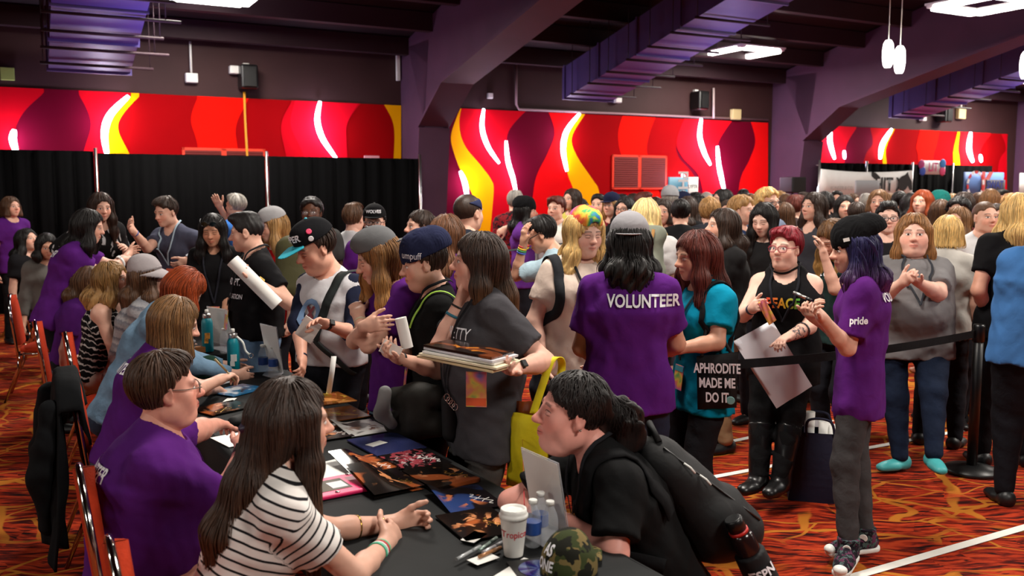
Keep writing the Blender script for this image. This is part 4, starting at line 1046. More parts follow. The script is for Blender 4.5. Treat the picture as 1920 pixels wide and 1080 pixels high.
        if nstr:
            sv, sq, ss = strands(P, h, int(nstr*1.5), hl+.16 if hair in ('long', 'bob', 'wavy') else .16, seed, curl=.5 if 'curly' in hair else .12, short=hair not in ('long', 'bob', 'wavy') and 'pony' not in hair, pony='pony' in hair)
            qd = np.concatenate([qd, sq+len(v)]); v = np.concatenate([v, sv]); sd = np.concatenate([sd, ss])
        o = mesh_np('hair', v-root0, qd, M['hair'], body, color=col)
        attr(o, 'hc', (v-h.c)@h.R.T/hs); attr(o, 'strand', sd, 'FLOAT'); attr(o, 'tip', np.clip((h.c[2]-.05-v[:, 2])/max(hl-.05, .1), 0, 1), 'FLOAT')
        o['tip_color'] = list(lin(tip)) if tip else [0., 0., 0.]; o['tip_mix'] = 1.0 if tip else 0.0
        f.hair = o
    # ---- top
    def band_of(v):
        b = (v-pel)@ax
        for i in (0, 1):
            dn = nrm(f.el[i]-shs[i]); L = np.linalg.norm(f.el[i]-shs[i]); t = (v-shs[i])@dn
            dd = np.linalg.norm(v-shs[i]-np.clip(t, 0, L)[:, None]*dn, axis=1); out = (v-shs[i])@(R if i == 0 else -R)
            w_ = np.clip((t-.01)/.03, 0, 1)*(dd < .095)*np.clip((out+.06)/.03, 0, 1)
            b = b*(1-w_) + w_*((shs[i]-pel)@ax-t)
        return b
    f.top = None
    if top:
        th = .014; hm = pel-ax*(.10 if hem is None else hem)
        if sit and hem is None: hm = pel-ax*.03
        wf = wst if wst else (.97 if belly else .9)
        P = [cap(hm, waist, (.112+.012)*G*(.6+.4*wf)+th, .106*G*wf+th, R, 1.42, .05), cap(waist, chest, .106*G*wf+th, .114*G+th, R, 1.36, .06), cap(chest, nb-ax*.075*st, .114*G+th, .082*st+th*.6, R, 1.35, .06)]
        if belly: P.append(ell(pel+ax*tl*.3+Ft*.06*belly, np.array([.15*G, .11*G+.05*belly, .16])+th*.9, np.stack([R, Ft, ax]), .08))
        if bust:
            for q in (-1, 1): P.append(ell(chest-ax*.04+R*q*.07*G+Ft*(.072*G), np.array([.07, .05, .064])*bust*st+.012, np.stack([R, Ft, ax]), .06))
        if top != 'tank':
            P += [cap(shs[0]-ax*.004, shs[1]-ax*.004, .052*st+.008, k=.045), cap(shs[0], nb-ax*.006, .054*st, .057*(.5+.5*neck), k=.05), cap(shs[1], nb-ax*.006, .054*st, .057*(.5+.5*neck), k=.05)]
        else:
            for q in (.55, -.55): P.append(cap(chest+ax*.0+R*q*sh_w, nb-ax*.015+R*q*sh_w*.85, .1*st, .052*st, k=.03))
        if not sit:
            for q in (0, 1): P.append(cap(hips[q]+ax*.05, hips[q]+(knees[q]-hips[q])*.3, .082*G+.016, .085*G+.014, k=.04))
        slv = []; cut_hem = half(hm, -ax, .006)
        P.append(cut_hem)
        for i in (0, 1):
            if top == 'tank' : continue
            d = f.el[i]-shs[i]; end = shs[i]+d*sleeve if sleeve <= 1 else f.el[i]
            rs = .048*st*ga+th; loose = .010 if sleeve <= 1 else 0
            sl = [cap(shs[i]-d*.05, end, rs, .046*st*ga+th+loose, k=.04, g=1)]
            if sleeve > 1:
                fw = f.wr[i]-f.el[i]; sl.append(cap(f.el[i], f.el[i]+fw*(sleeve-1), .042*st*ga+th, .03*st*ga+th, k=.03, g=1)); end = f.el[i]+fw*(sleeve-1); dn = fw
            else: dn = d
            sl[-1]['end'] = A3(end-nrm(dn)*.004); sl[-1]['en'] = A3(nrm(dn))
            if sc is None: P += sl
            else: slv.append((sl, None))
        if top == 'tank':
            ncut = [ell(nb+ax*.0+Ft*.055, (.07, .075, .15), np.stack([R, Ft, ax]), .01, 'S'), cap(nb-ax*.06, nb+ax*.2, .06, .06, R, 1.1, .01, 'S')]
        elif top == 'vneck' or top == 'polo':
            ncut = [cap(nb-ax*.03+Ft*.05, nb+ax*.2+Ft*.1, .045, .1, k=.01, op='S'), cap(nb+ax*.005, nb+ax*.2, .06, .075, k=.008, op='S')]
        else:
            ncut = [cap(nb-ax*.008+Ft*.034, nb+ax*.2+Ft*.02, .066*(.85+.15*neck), .085, R, 1.14, .008, 'S')]
        P += ncut; f.top = P; sd_ = int(hx+hy) % 91
        amp = .006 if top != 'tank' else .0025
        def post(Pt, D):
            w_ = np.stack([(Pt-A3(pel))@A3(R), (Pt-A3(pel))@A3(Ft), (Pt-A3(pel))@A3(ax)], 1).astype(np.float32)
            k_ = np.clip((np.linalg.norm(Pt-A3(nb), axis=1)-.1)/.09, 0, 1)
            return D + k_*amp*(vnoise(w_*A3((1, 1, .45)), 26, sd_)+.7*vnoise(w_, 48, sd_+1)).astype(np.float32)
        parts = [polygonise(P, .0095*res, post, .02)]; sparts = []
        for sl, hf in slv:
            (parts if sc is None else sparts).append(polygonise(sl+ncut[-1:], .0085*res, post, .02))
        v, qd = join(parts); o = mesh_np({'tee': 't_shirt', 'tank': 'tank_top', 'polo': 'polo_shirt', 'vneck': 'top', 'jacket': 'jacket', 'sweater': 'sweater'}.get(top, 't_shirt'), v-root0, qd, M[tmat], body, color=tc)
        f.topo = o
        if tmat in ('stripes', 'knit', 'zigzag'): attr(o, 'band', band_of(v), 'FLOAT')
        for v, qd in sparts: mesh_np('sleeve', v-root0, qd, M['shirt'], o, color=sc)
        f.topall = [q_ for q_ in P if q_ is not cut_hem]+[x for sl, hf in slv for x in sl]
    # ---- bottom
    if bottom:
        th = .010*pants_k; P = [cap(pel-ax*.02, pel+ax*.05, .112*G+.006, .1*G+.004, R, 1.36, .04)]
        for i, q in enumerate((1, -1)):
            kn, an = knees[i], ankles[i]; gg = (.7+.3*g)
            P += [cap(hips[i], kn, .085*G+th*.6, .061*st*gg+th, k=.04), cap(kn, an+(kn-an)*(.02 if bottom == 'pants' else .6), .061*st*gg+th, .042+th*1.2, k=.03), cap(kn-(kn-an)*.12-fdirs[i]*.015, kn-(kn-an)*.5-fdirs[i]*.012, .05*st*gg+th, .04+th, k=.03)]
        P += [half((ankles[0]+ankles[1])/2*np.array([1, 1, 0])+np.array([0, 0, .045]), (0, 0, -1), .004)] if not sit else []
        if top: P.append(half(pel-ax*(min(.10, .10 if hem is None else hem)-.05), ax, .004) if not sit else half(pel+ax*.05, ax, .004))
        def post2(Pt, D): return D + .004*vnoise(Pt*A3((1, 1, 1.6)), 30, 5).astype(np.float32)
        v, qd = polygonise(P, .011*res, post2, .02); mesh_np('trousers', v-root0, qd, M[bmat], body, color=bc)
        if shoe and res < 1.9:
            for i in (0, 1):
                an, fd = ankles[i], fdirs[i]; sd2 = np.cross(fd, Z); zz = an[2]-.085
                P = [cap(an-fd*.035-Z*.035, an-fd*.03-Z*.055, .043, .04, sd2, .95, .02), cap(an-fd*.03-Z*.05, an+fd*.12-Z*.058, .042, .03, sd2, 1.12, .03), cap(an+fd*.05-Z*.06, an+fd*.155-Z*.062, .036, .026, sd2, 1.45, .02), half((an[0], an[1], an[2]-.085), -Z, .003)]
                v, qd = polygonise(P, .008*res, None, .01); so = mesh_np('shoe', v-root0, qd, M['smoothc'], body, color=shoe)
    if hat: hat(f)
    if glasses: specs(f, **glasses)
    return f
# ------------------------------------------------------------------ things people wear
def child(f, name, P, res, m, color=None, post=None, parent=None):
    v, q = polygonise(P, res, post, .01); return mesh_np(name, v-f.root0, q, M[m] if isinstance(m, str) else m, parent or f.body, color=color)
def HE(f, x, y, z, r, k=.01, op='U', rr=None):
    h = f.h; return ell(f.X(x, y, z), np.array(r)*h.s, h.R if rr is None else rr@h.R, k*h.s, op)
def beanie(color, slouch=.0, m='shirt', cuff=True, tilt=8):
    def fn(f):
        h = f.h; X = f.X; up = h.R[2]*math.cos(math.radians(tilt))+h.R[1]*math.sin(math.radians(tilt))
        P = [HE(f, 0, -.024, .046, (.099, .117, .112)), HE(f, 0, -.055-slouch*.8, .085, (.088, .075+slouch*.2, .078), .04), half(X(0, -.01, .03), -up, .006)]
        if cuff: P.append(cap(X(0, -.022, .045), X(0, -.024, .075), .093*h.s, .093*h.s, h.R[1], 1.22, .008)); P.append(half(X(0, -.01, .032), -up, .006))
        def post(Pt, D): q = (Pt-A3(h.c))@A3(h.R).T; return D+.0016*np.sin(np.arctan2(q[:, 0], q[:, 1])*70).astype(np.float32)+.003*vnoise(q, 40, 3).astype(np.float32)
        f.hato = child(f, 'beanie', P, .0055, m, color, post)
    return fn
def cap_hat(color, back=False, brim=None, m='shirt', yaw=0., pitch=0., brim_len=.075, flat=True, bm=None):
    def fn(f):
        h = f.h; X = f.X; a = yaw+(180 if back else 0)
        rr = rot((0, 0, 1), -a); D = lambda x, y, z: tuple(rr.T@np.array([x, y, 0])+np.array([0, 0, z]))
        tl = math.radians(-8 if back else 6); up = h.R.T@np.array([0, math.sin(tl)*1., math.cos(tl)])
        z0 = .055 if not back else .05
        P = [HE(f, 0, -.02, .058, (.094, .113, .1)), HE(f, 0, .03, .1, (.06, .06, .045), .03), half(X(0, 0, z0), -up, .003)]
        c = D(0, .115, 0)
        if back: P.append(ell(X(c[0], c[1]*1.06-.02, z0+.012)if False else X(0, .1, z0+.01), np.array((.032, .05, .03))*h.s, h.R, .006, 'S'))
        o = child(f, 'cap', P, .0055, m, color)
        c = D(0, .1, 0); e = D(0, .1+brim_len, 0); side = h.R.T@(rr.T@np.array([1, 0, 0]))
        zz = z0+.004; dz = -.012 if not flat else 0
        P = [cap(X(c[0], c[1]-.022*0, zz), X(e[0], e[1]-.0, zz+dz), .030*h.s, .024*h.s, side, 2.6, .01), half(X(0, 0, zz+.004), up, .002), half(X(0, 0, zz-.004), -up, .002), HE(f, 0, -.022, .055, (.09, .109, .09), .004, 'S')]
        child(f, 'brim', P, .004, bm or m, brim or color, None, o)
        P = [HE(f, 0, -.02, .158, (.009, .009, .007))]; child(f, 'button', P, .003, 'smoothc', brim or color, None, o)
        f.hato = o
    return fn
def sunhat(color, band):
    def fn(f):
        h = f.h; X = f.X; tl = math.radians(-12); up = h.R.T@np.array([0, math.sin(tl), math.cos(tl)]); 
        P = [HE(f, 0, -.03, .07, (.094, .112, .09)), HE(f, 0, -.04, .12, (.07, .085, .05), .03), half(X(0, 0, .045), -up, .006)]
        o = child(f, 'hat', P, .006, 'shirt', color)
        br = ell(X(0, -.03, .04), np.array((.165, .185, .06))*h.s, rot((1, 0, 0), 12)@h.R)
        P = [br, half(X(0, 0, .052), up, .004), ell(X(0, -.03, .03), np.array((.158, .178, .055))*h.s, rot((1, 0, 0), 12)@h.R, .004, 'S'), HE(f, 0, -.03, .06, (.09, .108, .09), .004, 'S')]
        child(f, 'brim', P, .005, 'shirt', color, None, o)
        P = [HE(f, 0, -.03, .07, (.097, .115, .093)), half(X(0, 0, .055), -up, .002), half(X(0, 0, .072), up, .002), HE(f, 0, -.03, .07, (.09, .108, .088), .003, 'S')]
        child(f, 'hat_band', P, .004, 'smoothc', band, None, o)
    return fn
def specs(f, color=(24, 22, 24), w=.026, hgt=.019, r=.0018, up=0., lens=True, sun=False, arm=True):
    h = f.h; X = lambda x, y, z: Vector(f.X(x, y, z+up) - f.root0); b = MB()
    for q in (-1, 1):
        pts = [X(q*.033+w*math.copysign(abs(math.cos(a))**.7, math.cos(a)), .105-.012*abs(q*.033+w*math.cos(a))/.06, .002+hgt*math.copysign(abs(math.sin(a))**.7, math.sin(a))) for a in np.linspace(0, 2*math.pi, 22)]
        b.tube(pts, r*h.s, 6, cap=False)
        if arm: b.tube([X(q*(.033+w), .1, .008), X(q*.078, .05, .008), X(q*.083, -.005, .012), X(q*.08, -.03, -.005)], r*h.s, 6)
    b.tube([X(-.008, .106, .008), X(.008, .106, .008)], r*h.s, 6)
    o = b.build('glasses' if not sun else 'sunglasses', M['smoothc'], f.body, color=color)
    if lens:
        for q in (-1, 1):
            b = MB(); b.grid([[X(q*.033+w*math.cos(a)*t, .104-.012*abs(q*.033+w*math.cos(a)*t)/.06, .002+hgt*math.sin(a)*t) for t in (.05, .95)] for a in np.linspace(0, 2*math.pi, 18)])
            b.build('lens', M['darklens'] if sun else M['lens'], o)
M['lens'] = clearmat('spectacle_lens', (230, 235, 245), .1, .03); M['darklens'] = mat('dark_lens', (12, 10, 12), .08)
def surf(prims, o, d, maxd=1.):     # march from o along d to the surface; returns point and normal
    p = np.array(o, np.float32)[None]; d = A3(d)
    for _ in range(60):
        D = field(prims, p)[0]
        if D < .0008: break
        p = p + d*max(D*.8, .0008)
    D, G = grad(prims, p); return p[0], G[0]
def march(prims, P, d, n=50):
    P = np.asarray(P, np.float32).copy(); d = A3(d)
    for _ in range(n):
        D = field(prims, P); P = P + d*np.clip(D*.8, 0, .1)[:, None]
    return P, field(prims, P)
def lettering(f, text, center, d, up, size, m='shirtprint', prims=None, parent=None, bold=.02, sx=.75, name='lettering', off=.009, color=None, warp=0., spacing=1.):
    """text laid onto the cloth: the letters follow its surface. center: point in front of it, d: direction towards it"""
    cu = bpy.data.curves.new('letters', 'FONT'); cu.body = text; cu.size = 1; cu.align_x = 'CENTER'; cu.align_y = 'CENTER'; cu.offset = bold; cu.resolution_u = 3; cu.space_character = spacing
    to = bpy.data.objects.new('letters', cu); COL.objects.link(to); bpy.context.view_layer.update()
    me = bpy.data.meshes.new_from_object(to.evaluated_get(bpy.context.evaluated_depsgraph_get())); bpy.data.objects.remove(to); bpy.data.curves.remove(cu)
    bm = bmesh.new(); bm.from_mesh(me); bpy.data.meshes.remove(me)
    bmesh.ops.triangulate(bm, faces=bm.faces[:]); bmesh.ops.subdivide_edges(bm, edges=[e for e in bm.edges if e.calc_length() > .2], cuts=2); bmesh.ops.triangulate(bm, faces=bm.faces[:])
    d = nrm(d); up = nrm(np.array(up)-d*(np.array(up)@d)); x = np.cross(d, up)
    L = np.array([v.co for v in bm.verts]); 
    P = np.array(center)[None] + L[:, :1]*x*size*sx + L[:, 1:2]*up*size + (warp*(L[:, :1]*sx)**2)*up*size
    if prims is not None:
        P, D = march(prims, P, d); P = P - A3(d)*off
    for v, p in zip(bm.verts, P): v.co = Vector(p.tolist()) - Vector((f.root0 if f else (0, 0, 0)))
    me = bpy.data.meshes.new(name); bm.to_mesh(me); bm.free()
    return link(name, me, M[m] if isinstance(m, str) else m, parent, color=color)
def strip_on(f, prims, pts, w, th=.002, name='strap', m='cloth', color=(20, 20, 22), parent=None, off=.006, n=10, d=None):
    """a band laid over the body through pts (each pushed out onto the surface)"""
    L = smooth_line(pts, n); P = np.array([list(p) for p in L], np.float32)
    for _ in range(6):
        D, G = grad(prims, P); P = P - G*(np.minimum(D, .03 if d is None else d)-off)[:, None]
    D, G = grad(prims, P); T = np.gradient(P, axis=0); T /= np.maximum(np.linalg.norm(T, axis=1), 1e-6)[:, None]
    S = np.cross(T, G); S /= np.maximum(np.linalg.norm(S, axis=1), 1e-6)[:, None]
    b = MB(); g = [[p-s*w/2-r, p+s*w/2-r, p+s*w/2+nn*th-r, p-s*w/2+nn*th-r, p-s*w/2-r] for p, s, nn, r in zip(P, S, G, [f.root0]*len(P))]
    b.grid(g); return b.build(name, M[m] if isinstance(m, str) else m, parent or f.body, color=color)
def strap_f(f, pts, w, th, name, color, m='cloth', parent=None, off=.01):
    L = smooth_line([Vector((f.chest+f.Rt*r+f.ax*u+f.F*.5).tolist()) for r, u in pts], 8); P, D = march(f.topall, np.array([list(p) for p in L], np.float32), -f.F)
    P = P + A3(f.F)*off; T = np.gradient(P, axis=0); T /= np.maximum(np.linalg.norm(T, axis=1), 1e-6)[:, None]; S = np.cross(T, A3(f.F)); S /= np.maximum(np.linalg.norm(S, axis=1), 1e-6)[:, None]
    b = MB(); r0 = A3(f.root0); n = A3(f.F)
    b.grid([[p-s*w/2-r0, p-s*w/2+n*th-r0, p+s*w/2+n*th-r0, p+s*w/2-r0, p-s*w/2-r0] for p, s in zip(P, S)]); return b.build(name, M[m], parent or f.body, color=color)
def chest_dirs(f): return f.F, f.Rt, f.ax
def lanyard(f, color=(24, 24, 28), drop=.42, badge=(70, 150, 120), size=(.085, .125), w=.014, side=0., tagc=True, ink=None, bmat=None, pos=None, bdir=None):
    F, R, ax = f.F, f.Rt, f.ax; nb = f.nb; pr = f.topall+f.all
    e = nb - ax*drop + R*side
    pe, ne = surf(pr, e+F*.5, -F)
    if np.linalg.norm(pe-e) > .45: pe = np.array(e+F*.18, np.float32)
    o = None
    for q in (1, -1):
        pts = [nb-F*.06+ax*.03, nb+R*q*.065+ax*.035, nb+R*q*.075+F*.09-ax*.06, nb+R*q*.06+F*.16-ax*.18, (nb+R*q*.045+R*side*.5+F*.2-ax*(drop*.62)), pe+F*.01+ax*.02]
        s_ = strip_on(f, pr, pts, w, .002, 'lanyard', 'cloth', color, None if o is None else o)
        o = o or s_
    if badge is not None:
        c = Vector(pe.tolist())+Vector((F*.014).tolist())-Vector((ax*size[1]*.55).tolist()); Rm = frame_of(nrm(F+np.array([0, 0, .12])), R) if bdir is None else frame_of(bdir, (1, 0, 0)); c = c if pos is None else Vector(pos)
        b = MB(); b.box(c-Vector(f.root0), (size[0], size[1], .003), Rm); bo = b.build('badge', bmat or M['badge'], o)
        b = MB(); b.box(c-Vector(f.root0)+Rm@Vector((0, -size[1]*.36, .002)), (size[0]*.98, size[1]*.22, .002), Rm); b.build('badge_footer', M['smoothc'], bo, color=badge)
        f.badge = bo
    return o
M['badge'] = (lambda t: (t.base(t.ramp(t.noise(t.n('TexCoord').outputs['Object'], 14., 2.), [(.3, (90, 170, 90)), (.42, (230, 200, 80)), (.5, (236, 150, 90)), (.6, (220, 110, 140)), (.7, (120, 110, 190))])), t.rough(.35), t.m)[2])(NT('rainbow_badge'))
def band_on(f, i, t, color, w=.012, r=.004, name='bracelet', m='smoothc', fore=True):
    """a bracelet or watch strap round forearm i at fraction t of elbow->wrist"""
    a, b_ = f.el[i], f.wr[i]; c = a+(b_-a)*t; d = nrm(b_-a); x = nrm(np.cross(d, [0, 0, 1.01])); yv = np.cross(d, x)
    pr = f.all; pts = []
    ang = np.linspace(0, 2*math.pi, 17)[:-1]
    P = np.array([c+(x*math.cos(k)+yv*math.sin(k))*.12 for k in ang], np.float32); C = A3(c)
    for _ in range(30):
        D = field(pr, P); dr = C-P; dr /= np.linalg.norm(dr, axis=1)[:, None]; P = P+dr*np.clip(D*.8, -.02, .02)[:, None]
    dr = C-P; rad = np.minimum(np.linalg.norm(dr, axis=1), .06)
    dr /= np.maximum(np.linalg.norm(dr, axis=1), 1e-6)[:, None]
    mb = MB(); rows = []
    for k in list(range(16))+[0]:
        o = C-dr[k]*(rad[k]+.001); o2 = C-dr[k]*(rad[k]+r); D_ = A3(d)*w/2
        rows.append([o-D_-f.root0, o2-D_-f.root0, o2+D_-f.root0, o+D_-f.root0, o-D_-f.root0])
    mb.grid(rows); return mb.build(name, M[m], f.body, color=color), c, d
def watch(f, i, t=.93, color=(20, 20, 22), face=(10, 10, 12), up=(0, -.3, 1), metal=False, sz=.036):
    o, c, d = band_on(f, i, t, color, .02, .004, 'watch', 'chrome' if metal else 'smoothc')
    u = np.array(up, float); u = nrm(u-d*(u@d)); p, n = surf(f.all, c+u*.1, -u)
    Rm = frame_of(u, d); b = MB(); b.box(Vector(p.tolist())+Vector((u*.008).tolist())-Vector(f.root0), (sz, sz*.86, .01), Rm, 0, .004); b.build('watch_face', M['smoothc'], o, color=face)
def purple_tee(): return dict(top='tee', tc=(74, 28, 128))
# ------------------------------------------------------------------ the people at and around the tables
M['rainbowink'] = (lambda t: (t.base(t.ramp(t.math('FRACT', t.math('MULTIPLY', t.n('SeparateXYZ', {0: t.n('TexCoord').outputs['Generated']}).outputs[0], 1.)), [(0, (220, 60, 40)), (.3, (226, 120, 40)), (.6, (220, 190, 50)), (.9, (90, 170, 60))])), t.m)[1])(NT('rainbow_ink'))
PT = dict(tc=(82, 27, 110))
def RS(y): return .85 if y < 3.2 else 1. if y < 5 else 1.3 if y < 7 else 1.7
def pers(label, hx, hy, y, face, **k):
    k.setdefault('res', RS(y)); return person(label, hx, hy, y, face, **k)
def back_text(f, text='VOLUNTEER', up=.1, size=.062, side=0., **k):
    k.setdefault('sx', .74); k.setdefault('bold', .025)
    return lettering(f, text, f.chest-f.F*.6+f.ax*up+f.Rt*side, f.F, f.ax, size, prims=f.topall, parent=f.topo, **k)
def front_text(f, text, up=0., size=.05, side=0., **k):
    return lettering(f, text, f.chest+f.F*.6+f.ax*up+f.Rt*side, -f.F, f.ax, size, prims=f.topall, parent=f.topo, **k)
CR = lambda f: [HE(f, 0, -.02, .058, (.095, .114, .101)), HE(f, 0, .03, .1, (.06, .06, .045), .03)]
B = lambda r, fw, u: ('b', r, fw, u)
# --- seated along the table
f = pers('long haired woman in a white shirt with thin black stripes, hands on the table', 552, 791, 2.55, 124, sit=True, hair='long', hc='dbrown', hl=.46, hvol=.82, backhair=.1, nstr=900, tmat='stripes', tip=(88, 58, 38), hyaw=-4, hpitch=6,
    arms=(((722, 1022, .17), (655, 1092, -.12)), ((740, 982, .33), (640, 1000, .22))), curl=(.8, .75), bc=(70, 92, 120), lean=.22, bust=.8, g=.95, sleeve=.6, seat=.47, palm=((-.9, .2, -.1), (.9, .1, .1)), wrist=((-.1, .3, .35), (.35, .3, .1)))
F1 = f
for t, c in ((.72, (90, 200, 160)), (.77, (230, 225, 220)), (.82, (200, 40, 50)), (.87, (120, 190, 150))): band_on(f, 0, t, c, .008)
band_on(f, 1, .45, (190, 150, 70), .005, .002, m='gold'); band_on(f, 1, .8, (190, 150, 70), .005, .002, m='gold')
b = MB(); c = Vector(f.X(0, -.135, -.01))-Vector(f.root0); b.lathe([(.018, -.012), (.024, -.008), (.024, .008), (.018, .012)], c, 14, M=frame_of(f.h.R[2]*.6-f.h.R[1]*.5, f.h.R[0])); b.build('hair_tie', M['smoothc'], f.hair, color=(40, 30, 60))
f = pers('man in a purple volunteer shirt with wire glasses, seated with a watch on his wrist', 314, 730, 2.98, 115, sit=True, hair='short', hc=(62, 42, 30), hvol=1.15, g=1.4, belly=.9, fat=1.3, male=.6, glasses=dict(color=(80, 66, 56), w=.024, hgt=.015), skin=(226, 160, 140),
    arms=(((456, 842, .2), (455, 1040, -.05)), ((420, 792, .75), (400, 800, .5))), curl=(.55, .4), bc=(84, 104, 128), lean=.08, sleeve=.72, hem=.13, seat=.5, nstr=500, hyaw=4, palm=((-.1, 0, -1), (0, 0, -1)), **PT)
F2 = f
back_text(f, up=.05, size=.06); front_text(f, 'C', -.02, .2, -.05, bold=.05); front_text(f, 'CON', -.16, .06, -.04)
watch(f, 0, .9, (18, 18, 20), (10, 10, 12))
f = pers('woman with a blunt brown bob in a purple volunteer shirt, signing with a pen', 332, 606, 4.37, 116, sit=True, hair='bob', hc=(112, 82, 52), hl=.145, hvol=1.05, nstr=700, hpitch=22, glasses={}, g=1.08, lean=.2,
    arms=(((412, 712, .26), (340, 760, .05)), ((400, 730, .45), (370, 720, .3))), curl=(.75, .5), bc=(60, 60, 70), palm=((0, .2, -1), (0, 0, -1)), tc=(82, 27, 110)); F3 = f
back_text(f, up=.1)
f = pers('woman with copper red hair bending over the table in a denim jacket', 348, 545, 5.25, 112, sit=True, hair='bob', hc='red', hl=.1, nstr=450, hpitch=48, hvol=1.1, top='jacket', tc=(112, 142, 168), tmat='denim', sleeve=1.9, lean=.3,
    arms=((B(0, .42, -.3), B(.1, .2, -.4)), (B(0, .4, -.3), B(.1, .2, -.4))), bc=(50, 60, 80)); F4 = f
f = pers('woman in a gray felt brim hat and a gray banded knit poncho', 280, 522, 6.2, 112, sit=True, hair='long', hc='brown', hl=.2, hat=sunhat((166, 158, 160), (120, 110, 112)), top='sweater', tmat='knit', tc=(150, 150, 155), sleeve=1.7, g=1.15, lean=.15,
    arms=((B(0, .4, -.33), B(.1, .1, -.4)), (B(0, .4, -.33), B(.1, .1, -.4))), bc=(170, 160, 150)); F5 = f
f = pers('woman with curly ash blond hair and glasses in a black and white woven tank top', 212, 524, 6.3, 100, sit=True, hair='wavy', hc=(124, 92, 52), hl=.2, hvol=1.1, nstr=350, glasses={}, top='tank', tmat='zigzag', tip=(190, 150, 96), lean=.12, g=1.05,
    arms=((B(0, .3, -.4), B(.1, .0, -.5)), (B(0, .35, -.35), B(.1, .1, -.4))), bc=(196, 188, 176), hyaw=-8); F6 = f
f = pers('person with straight brown hair in a purple shirt, mostly hidden behind the curly haired woman', 166, 528, 6.9, 112, sit=True, hair='long', hc='brown', hl=.16, lean=.1, hpitch=20, tc=(76, 26, 102))
f = pers('woman with long black hair leaning forward in a purple volunteer shirt, white watch', 168, 424, 7.0, 104, hair='long', hc='black', hl=.24, g=1.2, lean=.2, hpitch=18, nstr=250, arms=(((228, 488, .25), (190, 505, .05)), ((240, 478, .4), (215, 480, .3))), curl=(.7, .6), bc=(20, 20, 24), tc=(86, 29, 116), fat=1.1)
back_text(f, up=.1, size=.062); watch(f, 0, .92, (225, 225, 225), (235, 235, 235)); F8 = f
f = pers('tall smiling woman with glasses in a black blouse with white leaf print', 190, 388, 8.1, 48, hair='long', hc='dbrown', hl=.34, glasses={}, top='top', tmat='blackprint', sleeve=.98, lean=.2, hpitch=14, smile=1,
    arms=(((150, 468, -.1), (88, 448, .0)), ((236, 470, .05), (225, 452, .2))), hyaw=-8, bc=(20, 20, 24), nstr=150)
f = pers('smiling person with swept dark hair in a slate short-sleeved shirt and lanyard', 311, 398, 7.9, -22, hair='quiff', hc='dbrown', top='polo', tc=(72, 74, 92), lean=.12, hpitch=16, smile=1, male=.5, g=1.12, hyaw=-8,
    arms=(((250, 434, -.35), (276, 472, -.15)), ((352, 487, -.25), (372, 452, -.05))), curl=(.4, .5), bc=(120, 136, 150), palm=((-.7, .3, .5), None)); F10 = f
lanyard(f, (170, 190, 205), .36, (210, 90, 60)); watch(f, 1, .92, (225, 225, 228), (200, 205, 215)); band_on(f, 0, .9, (70, 90, 170), .014)
f = pers('black haired woman in a black polo, sunglasses on her head, looking down', 399, 432, 7.1, 4, hair='long', hc='black', hl=.3, top='polo', tc=(20, 19, 21), hpitch=18, skin='m', shut=1, nstr=150, bust=.8, arms=((B(.08, .12, -.5), B(.2, -.1, -.3)), (B(.08, .12, -.5), B(.2, -.1, -.3))))
lanyard(f, (40, 40, 48), .46, (225, 150, 110)); specs(f, up=.085, sun=True)
f = pers('person with an undercut and glasses in a black printed tee, holding a rolled white poster', 462, 436, 5.75, -62, hyaw=-24, hem=.0, hair='undercut', hc='black', top='tee', tc=(20, 19, 21), glasses={}, hpitch=10, male=.4, g=1.22, belly=.3, neck=1.1,
    arms=(((470, 512, .1), (470, 560, .2)), ((478, 528, -.3), (538, 540, -.1))), curl=(.7, .75), palm=((0, 0, 1), (-.3, 0, .9)), bc=(108, 138, 170)); F12 = f
front_text(f, 'ADAPT.', .0, .06, -.05); front_text(f, 'ROTATION', -.09, .042, -.06); lanyard(f, (30, 30, 34), .34, (230, 228, 225)); watch(f, 1, .9, (190, 150, 60), (200, 165, 80), metal=False)
f = pers('long haired person in a gray cap with red letter C and a red shirt', 510, 424, 7.2, -52, hair='long', hc='dblond', hl=.26, tc=(200, 30, 34), hpitch=12, hat=cap_hat((160, 158, 160), brim_len=.07), shut=1)
lettering(f, 'C', f.X(0, .25, .085), -f.h.R[1]+f.h.R[2]*-.0, f.h.R[2], .075, prims=CR(f), parent=f.hato, m=mat('red_letter', (190, 30, 36), .7), bold=.05, sx=.9)
f = pers('gray haired person in a blue shirt with one arm raised', 441, 386, 9.6, -112, hair='short', hc='gray', tc=(50, 100, 170), male=.6, arms=(None, ((412, 388, -.05), (424, 416, -.1))), curl=(.4, .05), palm=(None, (.9, .4, 0)))
f = pers('person with dark skin and short hair in a charcoal shirt, facing the tables', 584, 399, 7.7, 2, skin='d', hair='afro', hc='black', tc=(60, 59, 58), g=1.28, male=.6, glasses=dict(r=.001), fat=1.1)
f = pers('person seen from behind in a white shirt with navy sleeves, short brown hair', 664, 410, 7.9, 158, hair='quiff', hc='brown', tc=(205, 203, 206), sc=(28, 32, 52), male=1, g=1.1, sleeve=1.3)
f = pers('person in a black cap lettered in white and dark glasses, purple shirt', 702, 418, 7.3, 4, hair='short', hc='black', g=1.35, glasses=dict(r=.0028), hat=cap_hat((18, 18, 20), brim_len=.05), tc=(86, 29, 116))
lettering(f, 'WOLVES', f.X(0, .25, .092), -f.h.R[1], f.h.R[2], .036, prims=CR(f), parent=f.hato, bold=.02, sx=.85); front_text(f, 'CLEXACON', -.02, .05)
